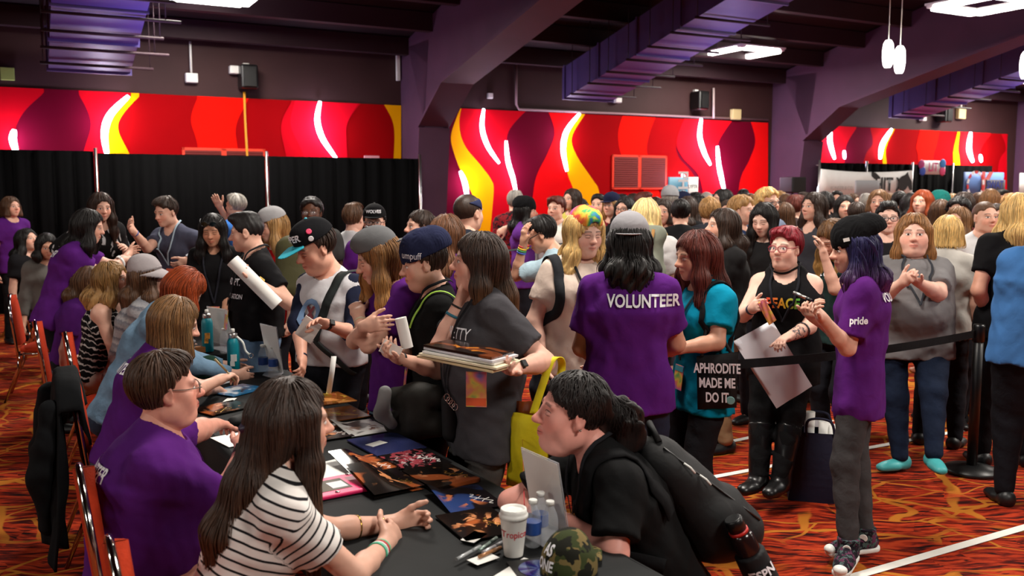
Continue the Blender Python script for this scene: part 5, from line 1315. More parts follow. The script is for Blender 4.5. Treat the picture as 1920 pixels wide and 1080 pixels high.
# --- standing along the far side of the table
f = pers('person in a black cap with turquoise brim and a white shirt with navy sleeves', 590, 466, 5.08, -28, hs=1.1, hem=.02, hair='short', hc='dbrown', hpitch=24, shut=1, smile=.6, g=1.32, belly=.5, fat=1.12, male=.5, hyaw=-24, skin=(224, 166, 142),
    tc=(200, 198, 202), sc=(30, 34, 54), sleeve=1.35, arms=(((566, 672, -.22), (556, 612, -.05)), ((612, 608, -.32), (692, 602, .0))), curl=(.6, .35), palm=((.3, .3, -.2), (-.2, -.6, -.4)), bc=(20, 21, 28), hat=cap_hat((20, 20, 23), brim=(50, 160, 180), brim_len=.085, yaw=6)); F18 = f
lettering(f, 'PPER', f.X(-.02, .25, .095), -f.h.R[1], f.h.R[2], .05, prims=CR(f), parent=f.hato, bold=.03, sx=.8)
def pin(f, x, z, r, col, name='pin_badge'):
    p, n = surf(CR(f), f.X(x*3, .1, z), nrm(f.X(0, -.02, z)-f.X(x*3, .1, z))); b = MB(); Rm = frame_of(n, f.h.R[2]); b.lathe([(r, -.001), (r, .003), (r*.8, .005)], Vector(p.tolist())-Vector(f.root0), 18, M=Rm); b.build(name, M['smoothc'], f.hato, color=col)
pin(f, -.07, .11, .016, (226, 70, 110)); pin(f, -.065, .075, .015, (225, 222, 225)); watch(f, 1, .96, (18, 18, 20), (8, 8, 10), up=(0, -1, .6)); band_on(f, 0, .95, (20, 24, 50), .012)
front_text(f, 'O', -.06, .2, .0, m=mat('blue_emblem', (96, 124, 160), .7), bold=.03, sx=.8); front_text(f, 'X', -.06, .1, .0, m=mat('maroon_emblem', (120, 40, 48), .7), bold=.05)
strap_f(f, [(-.13, .2), (-.12, .12), (-.1, 0), (-.07, -.12), (-.05, -.2)], .05, .012, 'bag_strap', (38, 42, 42))
strap_f(f, [(-.05, -.2), (-.1, -.26), (-.17, -.34), (-.22, -.4)], .03, .006, 'bag_strap', (44, 48, 48))
b = MB(); q = [Vector(at(x, y, z))-Vector(f.root0) for x, y, z in ((626, 668, 4.78), (622, 700, 4.77), (616, 738, 4.76))]
b.grid([[p+Vector((-.014, 0, 0)), p+Vector((.014, .004, 0))] for p in q]); lo = b.build('lanyard', M['white_paper'], f.body, solid=.003)
b = MB(); b.box(q[2]+Vector((0, -.004, -.06)), (.085, .004, .12)); b.build('badge', M['badge'], lo)
f = pers('woman in a backward gray cap and purple shirt with dark blond hair, arms crossed', 706, 484, 4.45, -60, hair='long', hc=(120, 84, 48), hl=.34, tip=(216, 160, 90), nstr=500, hpitch=24, shut=1, hat=cap_hat((98, 98, 100), back=True), bust=.6, hyaw=-14,
    arms=(((684, 612, -.3), (664, 640, -.1), 1), ((672, 592, -.06), (690, 648, -.2), 1)), curl=(.3, .85), palm=((.8, -.3, -.2), (.8, -.3, 0)), wrist=((-1.2, -1.6, .1), None), bc=(84, 98, 116), hem=.14, **PT); F19 = f
band_on(f, 1, .8, (200, 180, 150), .01); back_text(f)
lettering(f, 'B', f.X(.12, -.25, .075), nrm(f.h.R[1]*.9-f.h.R[0]*.4), f.h.R[2], .05, prims=CR(f), parent=f.hato, m=mat('yellow_patch', (220, 190, 60), .7), bold=.06, sx=1.3)
f = pers('person in a navy beanie and black tee with neon green strap, holding a rolled print', 792, 494, 4.3, -78, hair='short', hc='dbrown', glasses={}, hpitch=14, hat=beanie((34, 38, 66), .03, tilt=9), tc=(19, 19, 20), g=1.22, fat=1.1, male=.3, sleeve=.78,
    arms=(((752, 660, -.1), (800, 700, .1)), ((748, 672, -.34), (842, 690, -.14))), curl=(.7, .7), palm=((0, .3, 1), (-.1, -.3, 1)), bc=(30, 20, 24), hem=.16); F20 = f
lettering(f, 'umpuff', f.X(-.3, .16, .055), nrm(f.h.R[0]*.9-f.h.R[1]*.45), f.h.R[2]-f.h.R[1]*.3, .046, prims=[HE(f, 0, -.024, .05, (.1, .118, .1))], parent=f.hato, bold=.0, sx=.8)
strip_on(f, f.topall, [f.shs[1]-f.F*.12-f.ax*.1, f.shs[1]-f.F*.03+f.ax*.06, f.shs[1]+f.F*.08+f.ax*.02-f.Rt*-.05, f.chest+f.F*.15-f.Rt*.1], .012, .004, 'neon_strap', 'smoothc', (170, 220, 80)); band_on(f, 1, .93, (24, 22, 24), .012)
lanyard(f, (30, 30, 34), .34, (120, 60, 140))
f = pers('long haired woman in a charcoal tee, chin on her fist, carrying folders', 893, 490, 3.95, -68, hair='long', hc='dbrown', hyaw=-16, hl=.5, hvol=1.08, tip=(150, 100, 56), nstr=900, tc=(66, 64, 68), g=1.32, bust=.9, fat=1.12, belly=.3, hpitch=2, skin=(228, 176, 156), sleeve=.72,
    arms=(((868, 556, -.02), (848, 640, .08)), ((966, 690, -.42), (1068, 694, -.12))), curl=(.95, .75), palm=((-.5, -.3, 0), (-.6, .2, .8)), wrist=((0, .1, .5), None), bc=(74, 72, 70), hem=.2); F21 = f
lettering(f, 'PRETTY', f.chest+f.F*.5-f.Rt*.2-f.ax*.0, nrm(-f.F+f.Rt*.35), f.ax, .07, prims=f.topall, parent=f.topo, bold=.0, sx=.7); lettering(f, 'things', f.chest+f.F*.5-f.Rt*.2-f.ax*.085, nrm(-f.F+f.Rt*.35), f.ax, .1, prims=f.topall, parent=f.topo, bold=.02, sx=.8)
watch(f, 1, .92, (22, 24, 30), (12, 14, 18), up=(0, -1, .4)); band_on(f, 0, .8, (18, 18, 20), .008); band_on(f, 0, .62, (40, 110, 130), .012)
lanyard(f, (28, 28, 32), .46, (226, 90, 40), side=-.02, size=(.085, .14), pos=at(893, 730, 3.56), bdir=(-.25, -1, .1))
# --- the queue
f = pers('volunteer from behind in a purple shirt and backward gray cap, wavy black hair', 1180, 458, 4.3, 172, hair='wavy', hc='black', hl=.19, hvol=.95, hat=cap_hat((150, 148, 152), back=True), g=1.26, wst=.84, skin='t', nstr=250, hpitch=8, sleeve=.7, fat=1.1,
    arms=(((1205, 672, .2), (1290, 650, -.02)), ((1138, 678, .2), (1075, 655, -.02))), bc=(34, 40, 58), hem=.11, tc=(86, 28, 116)); F22 = f
back_text(f, up=.055, size=.08, side=.07)
b = MB(); b.box(Vector(f.pel)-Vector(f.root0)+Vector((-.06, -.15, -.06)), (.1, .015, .07)); b.build('pocket_card', M['smoothc'], f.body, color=(190, 30, 60))
f = pers('wavy blond woman in a backward tie-dye cap and a cream tee', 1098, 438, 5.05, 22, hair='wavy', hc='blond', hl=.33, hvol=1.2, nstr=500, hat=cap_hat((200, 100, 60), back=True, m='tiedye', brim=(30, 30, 34), bm='shirt'), hpitch=12, shut=1, fat=1.25, g=1.42, bust=1.1, tc=(218, 198, 184), skin=(236, 190, 170), hyaw=4,
    arms=((B(.1, .1, -.5), B(.25, -.1, -.3)), ((1110, 700, -.3), (1165, 640, -.1))))
lanyard(f, (30, 30, 34), .4, (150, 80, 160)); F23 = f
front_text(f, 'LEO', -.06, .15, 0, m=mat('maroon_print', (150, 96, 92), .7), bold=-.02, sx=.9)
strip_on(f, f.topall, [f.shs[0]-f.F*.1, f.shs[0]+f.ax*.07, f.shs[0]+f.F*.12-f.ax*.08, f.chest+f.F*.1+f.Rt*.17-f.ax*.1, f.waist+f.Rt*.2], .055, .006, 'backpack_strap', 'cloth', (40, 42, 46))
f = pers('woman with auburn hair in a turquoise tee, black tote strap on her shoulder', 1303, 480, 4.6, -72, hair='long', hc='auburn', hl=.36, hvol=1.08, nstr=500, hpitch=12, shut=.6, g=1.2, bust=1., tc=(0, 132, 164), skin='t', arms=(((1262, 650, .12), (1290, 660, .15)), ((1268, 654, -.24), (1344, 642, -.2), 1)), curl=(.5, .45), sleeve=.66, hem=.16, bc=(22, 22, 26)); F24 = f
lanyard(f, (24, 40, 50), .42, (40, 150, 170)); strip_on(f, f.topall, [f.waist+f.Rt*-.25-f.F*.05, f.shs[1]-f.F*.07-f.ax*.1, f.shs[1]-f.Rt*-.03+f.ax*.06, f.shs[1]+f.F*.08-f.ax*.1, f.waist-f.Rt*.25+f.F*.06], .03, .005, 'tote_strap', 'cloth', (16, 16, 18))
f = pers('person with cropped cherry red hair and red glasses, holding a gray poster', 1472, 466, 5.5, -22, hair='pixie', hc='dred', hyaw=-22, glasses=dict(color=(150, 40, 60), r=.0024), top='tank', tc=(18, 17, 19), g=1.36, bust=1.1, fat=1.12, skin=(236, 188, 168), neck=1.1,
    arms=(((1412, 578, -.28), (1384, 605, -.05)), ((1478, 632, -.3), (1552, 646, -.05))), curl=(.7, .55), palm=((-.6, -.3, 0), (-.3, -.4, -.6)), bc=(15, 15, 17), hem=.2, legs=[((at_z(1420, 926, .085)),), ((at_z(1458, 932, .085)),)], feet=(-50, -42), shoe=None, sleeve=.6); F25 = f
lanyard(f, (30, 30, 36), .32, None); strip_on(f, f.all, [f.X(0, -.07, -.12), f.X(.055, -.03, -.12), f.X(0, .03, -.125), f.X(-.055, -.03, -.12), f.X(0, -.07, -.12)], .012, .003, 'choker', 'cloth', (18, 18, 18))
front_text(f, 'PEACE', -.03, .085, m='rainbowink', bold=.03, sx=.8); band_on(f, 0, .86, (30, 40, 70), .03); band_on(f, 1, .35, (40, 40, 46), .012)
def tattoo(f, i, t0, t1, m): # ink drawn on the forearm, a thin skin-tight sleeve
    a, b_ = f.el[i], f.wr[i]; c0, c1 = a+(b_-a)*t0, a+(b_-a)*t1; L = np.linalg.norm(b_-a); st = f.st
    r = lambda t: .0395*st*1.05 if t < .35 else .0395*st*1.05+(.0265-.0395)*st*(t-.35)/.65
    P = [cap(c0, c1, r(t0)+.002, r(t1)+.002), half(c0, a-b_, .001), half(c1, b_-a, .001)]
    v, q = polygonise(P, .006, None, .01); mesh_np('tattoo', v-f.root0, q, m, f.body)
M['tattoo'] = blotch_mat('tattoo_ink', (226, 178, 158), (96, 92, 96), 60., .48, .56); tattoo(f, 1, .45, .9, M['tattoo'])
for i, fb in enumerate(f.ankles):   # tall black boots
    fd = f.fdirs[i]; Z = np.array([0, 0, 1.]); sd = np.cross(fd, Z); an = fb; kn = f.knees[i]
    P = [cap(an-Z*.02, an+(kn-an)*.85, .056, .074, k=.03), cap(an-fd*.03-Z*.04, an+fd*.13-Z*.052, .045, .034, sd, 1.12, .03), cap(an+fd*.06-Z*.055, an+fd*.15-Z*.058, .038, .028, sd, 1.4, .02), cap(an-fd*.045-Z*.06, an-fd*.035-Z*.075, .034, .034, k=.01), half(an-Z*.085, -Z, .003), half(an+(kn-an)*.8, kn-an, .006)]
    v, q = polygonise(P, .008, lambda Pt, D: D+.003*vnoise(Pt, 45, 8).astype(np.float32), .02); mesh_np('boot', v-f.root0, q, M['boot'], f.body, color=(16, 15, 16))
f = pers('volunteer in a slouchy black beanie with navy hair, purple shirt and charcoal jeans', 1597, 466, 4.62, -112, hair='wavy', hc='navy', hl=.24, hvol=.9, lk=.04, tip=(84, 30, 84), nstr=350, hat=beanie((18, 18, 20), .06, tilt=14), hpitch=12, hyaw=22, smile=.6, tc=(84, 27, 108), g=1.1, sleeve=.8, hem=.2,
    arms=(((1532, 600, -.02), (1572, 650, .1)), ((1542, 596, -.28), (1606, 668, -.16))), curl=(.7, .75), palm=((-.3, .2, .8), (-.5, .3, .6)), bc=(58, 55, 56), pants_k=.5, feet=(-72, -30), legs=[((at_z(1622, 1018, .085)),), ((at_z(1590, 1034, .085)),)], shoe=None); F26 = f
back_text(f, 'VOLUNTEER', .06, .062, .0); lettering(f, 'pride', np.array(f.shs[1])-f.Rt*.4-f.ax*.12+f.F*.01, f.Rt, f.ax, .05, prims=f.topall, parent=f.topo, bold=.03, sx=.8)
p, n = surf([HE(f, 0, -.024, .05, (.1, .118, .1))], f.X(-.3, .12, .06), nrm(f.X(0, .02, .06)-f.X(-.3, .12, .06))); b = MB(); b.box(Vector(p.tolist())-Vector(f.root0), (.03, .018, .004), frame_of(n, f.h.R[1])); b.build('hat_label', M['white_paper'], f.hato)
f = pers('large light brown haired woman in a gray tee, hands at her chest, turquoise shoes', 1713, 440, 6.0, -12, hair='long', hc=(136, 96, 58), hl=.42, nstr=400, hs=1.12, tc=(116, 113, 114), g=1.68, belly=1.1, bust=1.2, fat=1.35, hyaw=-10, skin=(236, 186, 166), neck=1.25, tip=(170, 122, 76),
    arms=(((1692, 530, -.34), (1630, 590, -.1)), ((1722, 530, -.36), (1812, 580, -.06))), curl=(.8, .8), palm=((-.5, -.4, .2), (-.5, -.5, .2)), bc=(22, 32, 52), feet=(-70, -8), legs=[((at_z(1688, 860, .085)),), ((at_z(1752, 886, .085)),)], shoe=(70, 170, 172), sleeve=.78, hem=.16); F27 = f
lanyard(f, (50, 52, 58), .3, None); 
f = pers('person cut off by the edge in a blue tee and dark trousers, seen from behind', 1975, 420, 5.2, 168, hair='short', hc='brown', g=1.75, belly=.8, male=1, tc=(62, 108, 164), bc=(18, 18, 24), sleeve=.7, legs=None, arms=((B(.2, .2, -.45), B(.4, 0, -.3)), (B(.1, .2, -.42), B(.35, 0, -.3))))
f = pers('blond person in a black tee with a red print on the back', 1908, 398, 6.0, 172, hair='long', hc='blond', hl=.22, nstr=200, tc=(20, 19, 21), g=1.3, arms=(None, ((1852, 590, .05), (1846, 500, -.05))), bc=(20, 20, 24), skin=(228, 166, 140))
band_on(f, 1, .92, (90, 190, 190), .014); back_text(f, 'HOT', .0, .12, .0, m=mat('red_print', (214, 40, 36), .7), bold=.06, sx=.9)
f = pers('person with cropped hair and glasses in a white baseball tee with black sleeves', 1848, 408, 7.0, 4, hair='crop', hc='brown', glasses={}, tc=(214, 214, 216), sc=(22, 22, 24), male=.7, g=1.1, sleeve=.7)
front_text(f, 'X', -.05, .11, m=mat('gray_emblem', (110, 120, 130), .7), bold=.06)
f = pers('woman with pale blond hair from behind carrying a gray canvas backpack', 1211, 405, 6.5, 168, hair='long', hc=(222, 196, 140), hl=.22, nstr=150, tc=(200, 196, 196), g=1.15); F31 = f
f = pers('person in sunglasses and a pale denim shirt, raising a hand to the brow', 1014, 440, 6.3, -98, hair='short', hc='black', hpitch=26, shut=1, skin='t', top='polo', tmat='denim', tc=(160, 184, 196), glasses=dict(color=(20, 20, 22), r=.003), sleeve=.8, arms=((B(.1, .1, -.5), B(.2, 0, -.4)), ((982, 456, -.12), (990, 505, -.1))), curl=(.5, .3), palm=(None, (.5, -.6, 0)), wrist=(None, (0, .2, .8)))
for t, c in ((.9, (200, 60, 60)), (.84, (240, 200, 60)), (.78, (60, 150, 80)), (.72, (60, 90, 180))): band_on(f, 1, t, c, .012)
f = pers('woman with dark fringed hair in a black jacket behind the turquoise shirt, khaki trousers', 1352, 424, 6.4, -80, hair='long', hc='dbrown', hl=.2, top='jacket', sleeve=1.9, tc=(30, 29, 30), bc=(164, 138, 104), bmat='cloth', shoe=(24, 26, 28), arms=(None, (B(0, .3, -.2), B(.2, 0, -.4))), g=1.25)
f = pers('young woman with very long black hair looking down, black top', 1431, 412, 7.0, -38, hair='long', hc='black', hl=.4, hpitch=22, shut=1, tc=(30, 29, 30), skin=(232, 190, 172), arms=((B(0, .32, -.28), B(.15, 0, -.4)), (B(.0, .32, -.28), B(.15, 0, -.4))), nstr=150)
f = pers('person with curly blond hair in a navy tee, turned to the side', 1393, 396, 8.0, 52, hair='curlyshort', hc='dblond', tc=(44, 58, 92), smile=.5, g=1.2)
f = pers('woman with dark wavy hair in a charcoal tank top', 1524, 388, 8.0, -62, hair='wavy', hc='dbrown', hl=.24, top='tank', tc=(62, 62, 68), g=1.1)
f = pers('woman with streaked hair hiding her face in her hand, dark green tee with white letters', 1561, 448, 6.2, -66, hair='long', hc=(96, 66, 38), hl=.3, tip=(196, 154, 90), hpitch=34, shut=1, tc=(30, 48, 46), nstr=250, arms=((B(.1, .2, -.4), B(.2, 0, -.4)), ((1545, 478, -.2), (1562, 520, -.2))), curl=(.5, .3), palm=(None, (.5, .8, 0)), wrist=(None, (0, .1, .7)), g=1.15)
front_text(f, 'LOST', .04, .06, 0, sx=.9, spacing=1.5)
f = pers('person with a dark quiff and black glasses behind the light brown haired woman', 1664, 410, 7.2, -14, hair='quiff', hc='black', glasses=dict(r=.0026), tc=(30, 28, 32), hvol=1.1, skin=(236, 190, 172))
f = pers('smiling person with short light brown hair in black further back', 1647, 380, 8.8, -30, hair='bob', hl=.07, hc='lbrown', smile=1, tc=(24, 24, 26))
f = pers('person with a tousled blond bob in a pale gray tee, facing away', 1778, 438, 6.5, 148, hair='bob', hl=.08, hc='blond', hpitch=15, tc=(190, 186, 180), nstr=150, g=1.1)
# --- kneeling at the corner of the table
f = pers('woman with a curly dark ponytail leaning on the table corner, black backpack on', 1070, 773, 2.98, -80, sit=True, hair='curlypony', hc=(26, 20, 20), hl=.12, nstr=700, top='polo', tc=(19, 19, 20), g=1.3, belly=.0, hs=1.1, fat=1.22, skin=(228, 160, 146), hpitch=-4, shut=.8, lean=.26, slean=-.02, neck=1.1, seat=.4, thigh=.4, nback=.06, nup=.02,
    arms=(((1046, 978, .05), (958, 942, .1), 1), ((1072, 984, -.1), (1152, 1038, -.27), 1)), curl=(.5, .5), palm=((.2, 0, -1), (0, 0, -1)), bc=(50, 66, 96), sleeve=.8, hem=.08); F34 = f
strip_on(f, f.topall, [f.shs[1]-f.F*.1-f.ax*.12, f.shs[1]+f.ax*.07-f.Rt*-.05, f.shs[1]+f.F*.12-f.ax*.02+f.Rt*.05, f.chest+f.F*.15-f.Rt*.1-f.ax*.1, f.waist-f.Rt*.2], .055, .006, 'backpack_strap', 'cloth', (16, 16, 18))
lanyard(f, (30, 30, 34), .3, None)
b = MB(); b.lathe([(.004, -.003), (.006, 0), (.004, .003)], Vector(f.X(-.088, -.01, -.034))-Vector(f.root0), 10); b.build('earring', M['chrome'], f.body)
# --- others at the back
f = pers('brown haired woman in a purple shirt standing at the edge beyond the chairs', 22, 388, 11.0, 62, hair='bob', hl=.1, hc='brown', tc=(82, 27, 110), bc=(18, 18, 20), arms=(None, (B(.0, .2, -.45), B(.2, 0, -.3))))
f = pers('person with long black hair seated beyond the chairs, face hidden', 52, 450, 9.6, 70, sit=True, hair='long', hc='black', hl=.25, tc=(26, 25, 28), hpitch=-10)
f = pers('seated person in an open gray jacket over a purple shirt', 88, 462, 9.0, 40, sit=True, hair='long', hc='black', hl=.15, top='jacket', sleeve=1.8, tc=(104, 100, 96), hpitch=15, bc=(70, 84, 104), skin='t')
front_text(f, 'C', -.1, .2, bold=.06)
f = pers('woman with a dark curly ponytail behind the navy beanie', 786, 426, 6.7, -62, hair='curlypony', hc='dbrown', hl=.15, tc=(70, 30, 110))
f = pers('woman with long brown hair in a purple shirt, seen from behind the navy beanie', 842, 440, 5.6, 150, hair='long', hc=(96, 62, 40), hl=.36, nstr=250, tc=(76, 27, 100))
f = pers('person with a shaved nape and a folded navy bandana, facing away', 880, 400, 5.9, 140, hair='crop', hc='dbrown', tc=(40, 44, 54), male=.8, hat=lambda f: child(f, 'bandana', [HE(f, 0, -.02, .04, (.088, .108, .096)), half(f.X(0, 0, .04), -f.h.R[2]*.9-f.h.R[1]*.3, .004), half(f.X(0, 0, .085), f.h.R[2]*.9-f.h.R[1]*.2, .004)], .007, 'shirt', (44, 50, 80)))
f = pers('person in a red and black checked shirt with their back turned, by the light tube', 966, 378, 10.2, 172, hair='short', hc='gray', tmat='plaid', tc=(120, 20, 30), sleeve=1.8, male=.6)
f = pers('woman in a black beanie and purple shirt reaching sideways, near the checked shirt', 988, 397, 9.4, 78, hair='long', hc='black', hl=.25, hat=beanie((16, 16, 18), .02), tc=(92, 42, 124), arms=(((950, 428, .1), (975, 425, 0)), None))
f = pers('person with short auburn hair, glasses and a white sweater', 1042, 392, 9.4, -28, hair='pixie', hc='auburn', glasses={}, top='sweater', tc=(228, 222, 214), sleeve=1.9, g=1.4)
f = pers('woman with a brown bob in a yellow top standing tall before the mural', 1071, 374, 10.6, -46, hair='bob', hl=.1, hc='dbrown', tc=(208, 196, 96))
f = pers('woman in a navy cap and plaid shirt with long blond hair before the mural', 1146, 386, 10.2, -40, hair='long', hc='dblond', hl=.3, hat=cap_hat((28, 32, 58), brim_len=.06), tmat='plaid', tc=(60, 20, 40), sleeve=1.8, smile=1)
# ------------------------------------------------------------------ things on the tables
TZ = .752
TR = math.atan2(TD.y, TD.x)
def photo_mat(name, bg, fg, fg2, rough=.14, scale=6.):
    t = NT(name); g = t.n('TexCoord').outputs['Object']
    r = t.n('ObjectInfo').outputs['Random']
    p = t.n('VectorMath', {0: g, 1: t.n('CombineXYZ', {0: r, 1: r, 2: r}).outputs[0]}, operation='ADD').outputs[0]
    n = t.noise(p, scale, 2., .5, .6); n2 = t.noise(p, scale*2.6, 3., .5, .5)
    gl = t.n('VectorMath', {0: g}, operation='LENGTH').outputs[1]
    c = t.mix(t.step(t.math('SUBTRACT', n, t.math('MULTIPLY', gl, 1.2)), .4, .47), rgba(bg), rgba(fg))
    c = t.mix(t.math('MULTIPLY', t.step(n2, .56, .62), t.step(gl, .11, .05)), c, rgba(fg2))
    t.base(c); t.rough(rough); t.p.inputs['Specular IOR Level'].default_value = .6; return t.m
PH = dict(warm=photo_mat('photo_warm', (18, 13, 11), (176, 92, 48), (226, 150, 100)), bw=photo_mat('photo_pale', (196, 194, 190), (40, 34, 32), (120, 84, 60)), orange=photo_mat('photo_orange', (120, 66, 28), (196, 130, 70), (226, 200, 80)),
          blue=photo_mat('photo_blue', (30, 96, 140), (206, 214, 220), (60, 40, 34)), crowd=photo_mat('photo_stage', (16, 13, 14), (150, 60, 70), (190, 170, 170), scale=22.), navy=photo_mat('photo_navy', (20, 16, 18), (40, 60, 110), (190, 110, 66)))
def flat(name, px, py, size, m, lab, cat, grp=None, rz=0., z=TZ, th=.003, color=None, tilt=None):
    p = at_z(px, py, z); b = MB(); b.box((0, 0, th/2), (size[0], size[1], th))
    o = b.build(name, m, None, p, color, TR+math.radians(rz)); return tag(o, lab, cat, grp)
G_ = 'glossy photo prints on the signing table'
PR = [(684, 874, 'warm', 'upper of the two glare-whitened prints near the pink pouch', 3), (722, 908, 'warm', 'lower of the two glare-whitened prints near the pink pouch', 2), (777, 862, 'crowd', 'print of a red lit stage scene at the table edge', 4), (826, 896, 'warm', 'print with an orange lit face, second from the table edge row', 3),
      (872, 936, 'navy', 'print of a reclining figure in blue, near the elbow of the ponytailed woman', -6), (897, 982, 'warm', 'print with a face and white handwriting behind the paper cup', -4), (677, 803, 'bw', 'pale print with dark figures beyond the blue folder', 2),
      (640, 776, 'orange', 'print in orange tones at the far side of the pale print', 2), (606, 812, 'warm', 'dark print half hidden behind the striped shirt woman', 0), (618, 748, 'orange', 'farthest print at the table edge beside the crossed arms woman', 2),
      (446, 732, 'blue', 'light blue print in front of the signing hand', -62), (418, 765, 'warm', 'dark print beside the white card by the black pouch', -70)]
for i, (px, py, k, lab, rz) in enumerate(PR):
    z = TZ + .0016*(i % 3)
    th = .004 if i not in (1, 3) else .014
    if i in (0, 1, 4, 6):                      # sheets that curl up at the far, seated side
        sl = {0: .17, 1: .185, 4: .15, 6: .12}[i]; N = 16; b = MB(); s3 = lambda t: t*t*(3-2*t)
        hgt = lambda x, y: th + sl*(x+.127)*s3(min(max((y+{0: .06, 1: .06, 4: -.03, 6: -.02}[i])/.1, 0), 1))
        b.grid([[(-.127+.254*a/N, -.1015+.203*c/N, hgt(-.127+.254*a/N, -.1015+.203*c/N)) for c in range(N+1)] for a in range(N+1)])
        b.grid([[(-.127+.254*a/N, -.1015+.203*c/N, hgt(-.127+.254*a/N, -.1015+.203*c/N)-th) for c in range(N+1)] for a in range(N+1)])
        o = tag(b.build('photo_print', PH[k], None, at_z(px, py, z), None, TR+math.radians(rz)), lab, 'photo print', G_)
    else: o = flat('photo_print', px, py, (.254, .203), PH[k], lab, 'photo print', G_, rz, z, th)
    if k in ('warm', 'crowd', 'navy'):
        r = random.Random(i); b = MB()
        for j in range(3):
            x0 = -.09+.03*j; b.tube(smooth_line([(x0+.012*k2, -.07+.02*j+.012*math.sin(k2*2.1+j), (.0045 if i not in (1, 3) else .0145)) for k2 in range(6)], 4), .0012, 4)
        b.build('signature', M['gold'] if i % 2 else M['white_paper'], o)
b = MB(); b.box((0, 0, .004), (.3, .235, .008), None, 0, .003); o = b.build('folder', mat('navy_folder', (44, 50, 92), .12), None, at_z(724, 834, TZ), None, TR+.06); tag(o, 'dark blue plastic folder with a white card on it', 'folder')
flat('card', 706, 832, (.05, .085), M['white_paper'], 'white card lying on the dark blue folder', 'card', None, 20, TZ+.0085, .001)
# pink pouch
root = tag(empty('zip_pouch', at_z(630, 916, TZ), TR+.05), 'hot pink pouch with a clear window and metal eyelets', 'pouch')
pk = mat('pink_vinyl', (236, 44, 110), .35)
b = MB(); b.box((0, 0, .008), (.2, .2, .016), None, 0, .006); b.build('body', pk, root)
b = MB(); b.box((.0, .02, .0165), (.12, .12, .002)); b.build('window', mat('window_vinyl', (120, 120, 112), .1), root)
b = MB(); b.box((-.01, .0, .018), (.07, .06, .002)); b.build('card', M['gray_paper'], root)
for x, y in ((-.085, -.085), (.085, -.085), (-.085, .03), (.085, .085)):
    b = MB(); b.lathe([(.009, .0165), (.009, .019), (.004, .019), (.004, .0165)], (x, y, 0), 14); b.build('eyelet', M['chrome'], root)
for px, py, sz, rz, lab in ((608, 884, (.21, .28), 15, 'white sheet of paper beside the pink pouch'), (452, 822, (.2, .2), 10, 'white sheet of paper under the hand of the man with the watch'), (985, 1078, (.14, .2), 25, 'white sheet at the lower edge beside the disc')):
    flat('paper_sheet', px, py, sz, M['white_paper'], lab, 'paper', None, rz, TZ+.0005, .001)
for px, py, rz, lab in ((431, 750, 60, 'white card beside the light blue print'), (889, 1007, 30, 'white card in front of the paper cup, by the signed print'), (906, 1048, 10, 'crumpled white card under the pens')):
    flat('card', px, py, (.05, .085), M['white_paper'], lab, 'card', None, rz, TZ+.0062, .001)
def pen(a, c, col, lab, z=TZ+.014, r=.0055, grp='pens on the table'):
    A, C_ = at_z(*a, z), at_z(*c, z); d = C_-A; root = tag(empty('marker_pen', A), lab, 'pen', grp)
    b = MB(); b.tube([(0, 0, 0), d*.6], r, 10); b.build('barrel', mat('pen_barrel', col, .3, .3), root)
    b = MB(); b.tube([d*.6, d*.97, d], [r*1.12, r*1.1, r*.6], 10); b.build('pen_cap', mat('pen_cap', tuple(int(x*.8) for x in col), .3), root)
pen((856, 1049), (902, 1024), (186, 190, 192), 'silver marker lying apart, nearest to the table edge of the seated woman'); pen((898, 1032), (932, 1008), (150, 168, 160), 'gray green marker beside the paper cup'); pen((905, 1036), (944, 1016), (196, 196, 200), 'pale marker touching the paper cup'); pen((898, 1044), (940, 1026), (170, 120, 80), 'brown pencil shaped pen by the paper cup')
pen((420, 712), (452, 705), (60, 100, 170), 'blue and white pen at the foot of the near turquoise bottle'); pen((416, 720), (446, 712), (220, 222, 226), 'white pen beside the blue one at the turquoise bottle')
# paper cup
c = at_z(963, 1040, TZ); root = tag(empty('paper_cup', c), 'white paper cup with a plastic lid and red script', 'cup')
b = MB(); b.lathe([(.0285, 0), (.029, .002), (.041, .118), (.0425, .12)], n=36); b.build('cup_body', M['white_paper'], root)
b = MB(); b.lathe([(.044, .118), (.0445, .128), (.042, .13), (.0405, .136), (.039, .146), (.036, .147), (.034, .141), (.01, .141)], n=36); b.build('lid', M['white_plastic'], root)
f_ = Fig(); f_.root0 = np.array(c)
cupP = [cap(np.array(c)+[0, 0, .0], np.array(c)+[0, 0, .12], .0287, .0422)]
vd = nrm(np.array([c.x, c.y, 0])); o = lettering(f_, 'Tropicana', np.array(c)-vd*.2+np.array([.012, 0, .074]), vd, (0, 0, 1), .03, prims=cupP, m=mat('red_ink', (196, 40, 52), .6), bold=.01, sx=.8, off=.0008); o.parent = root
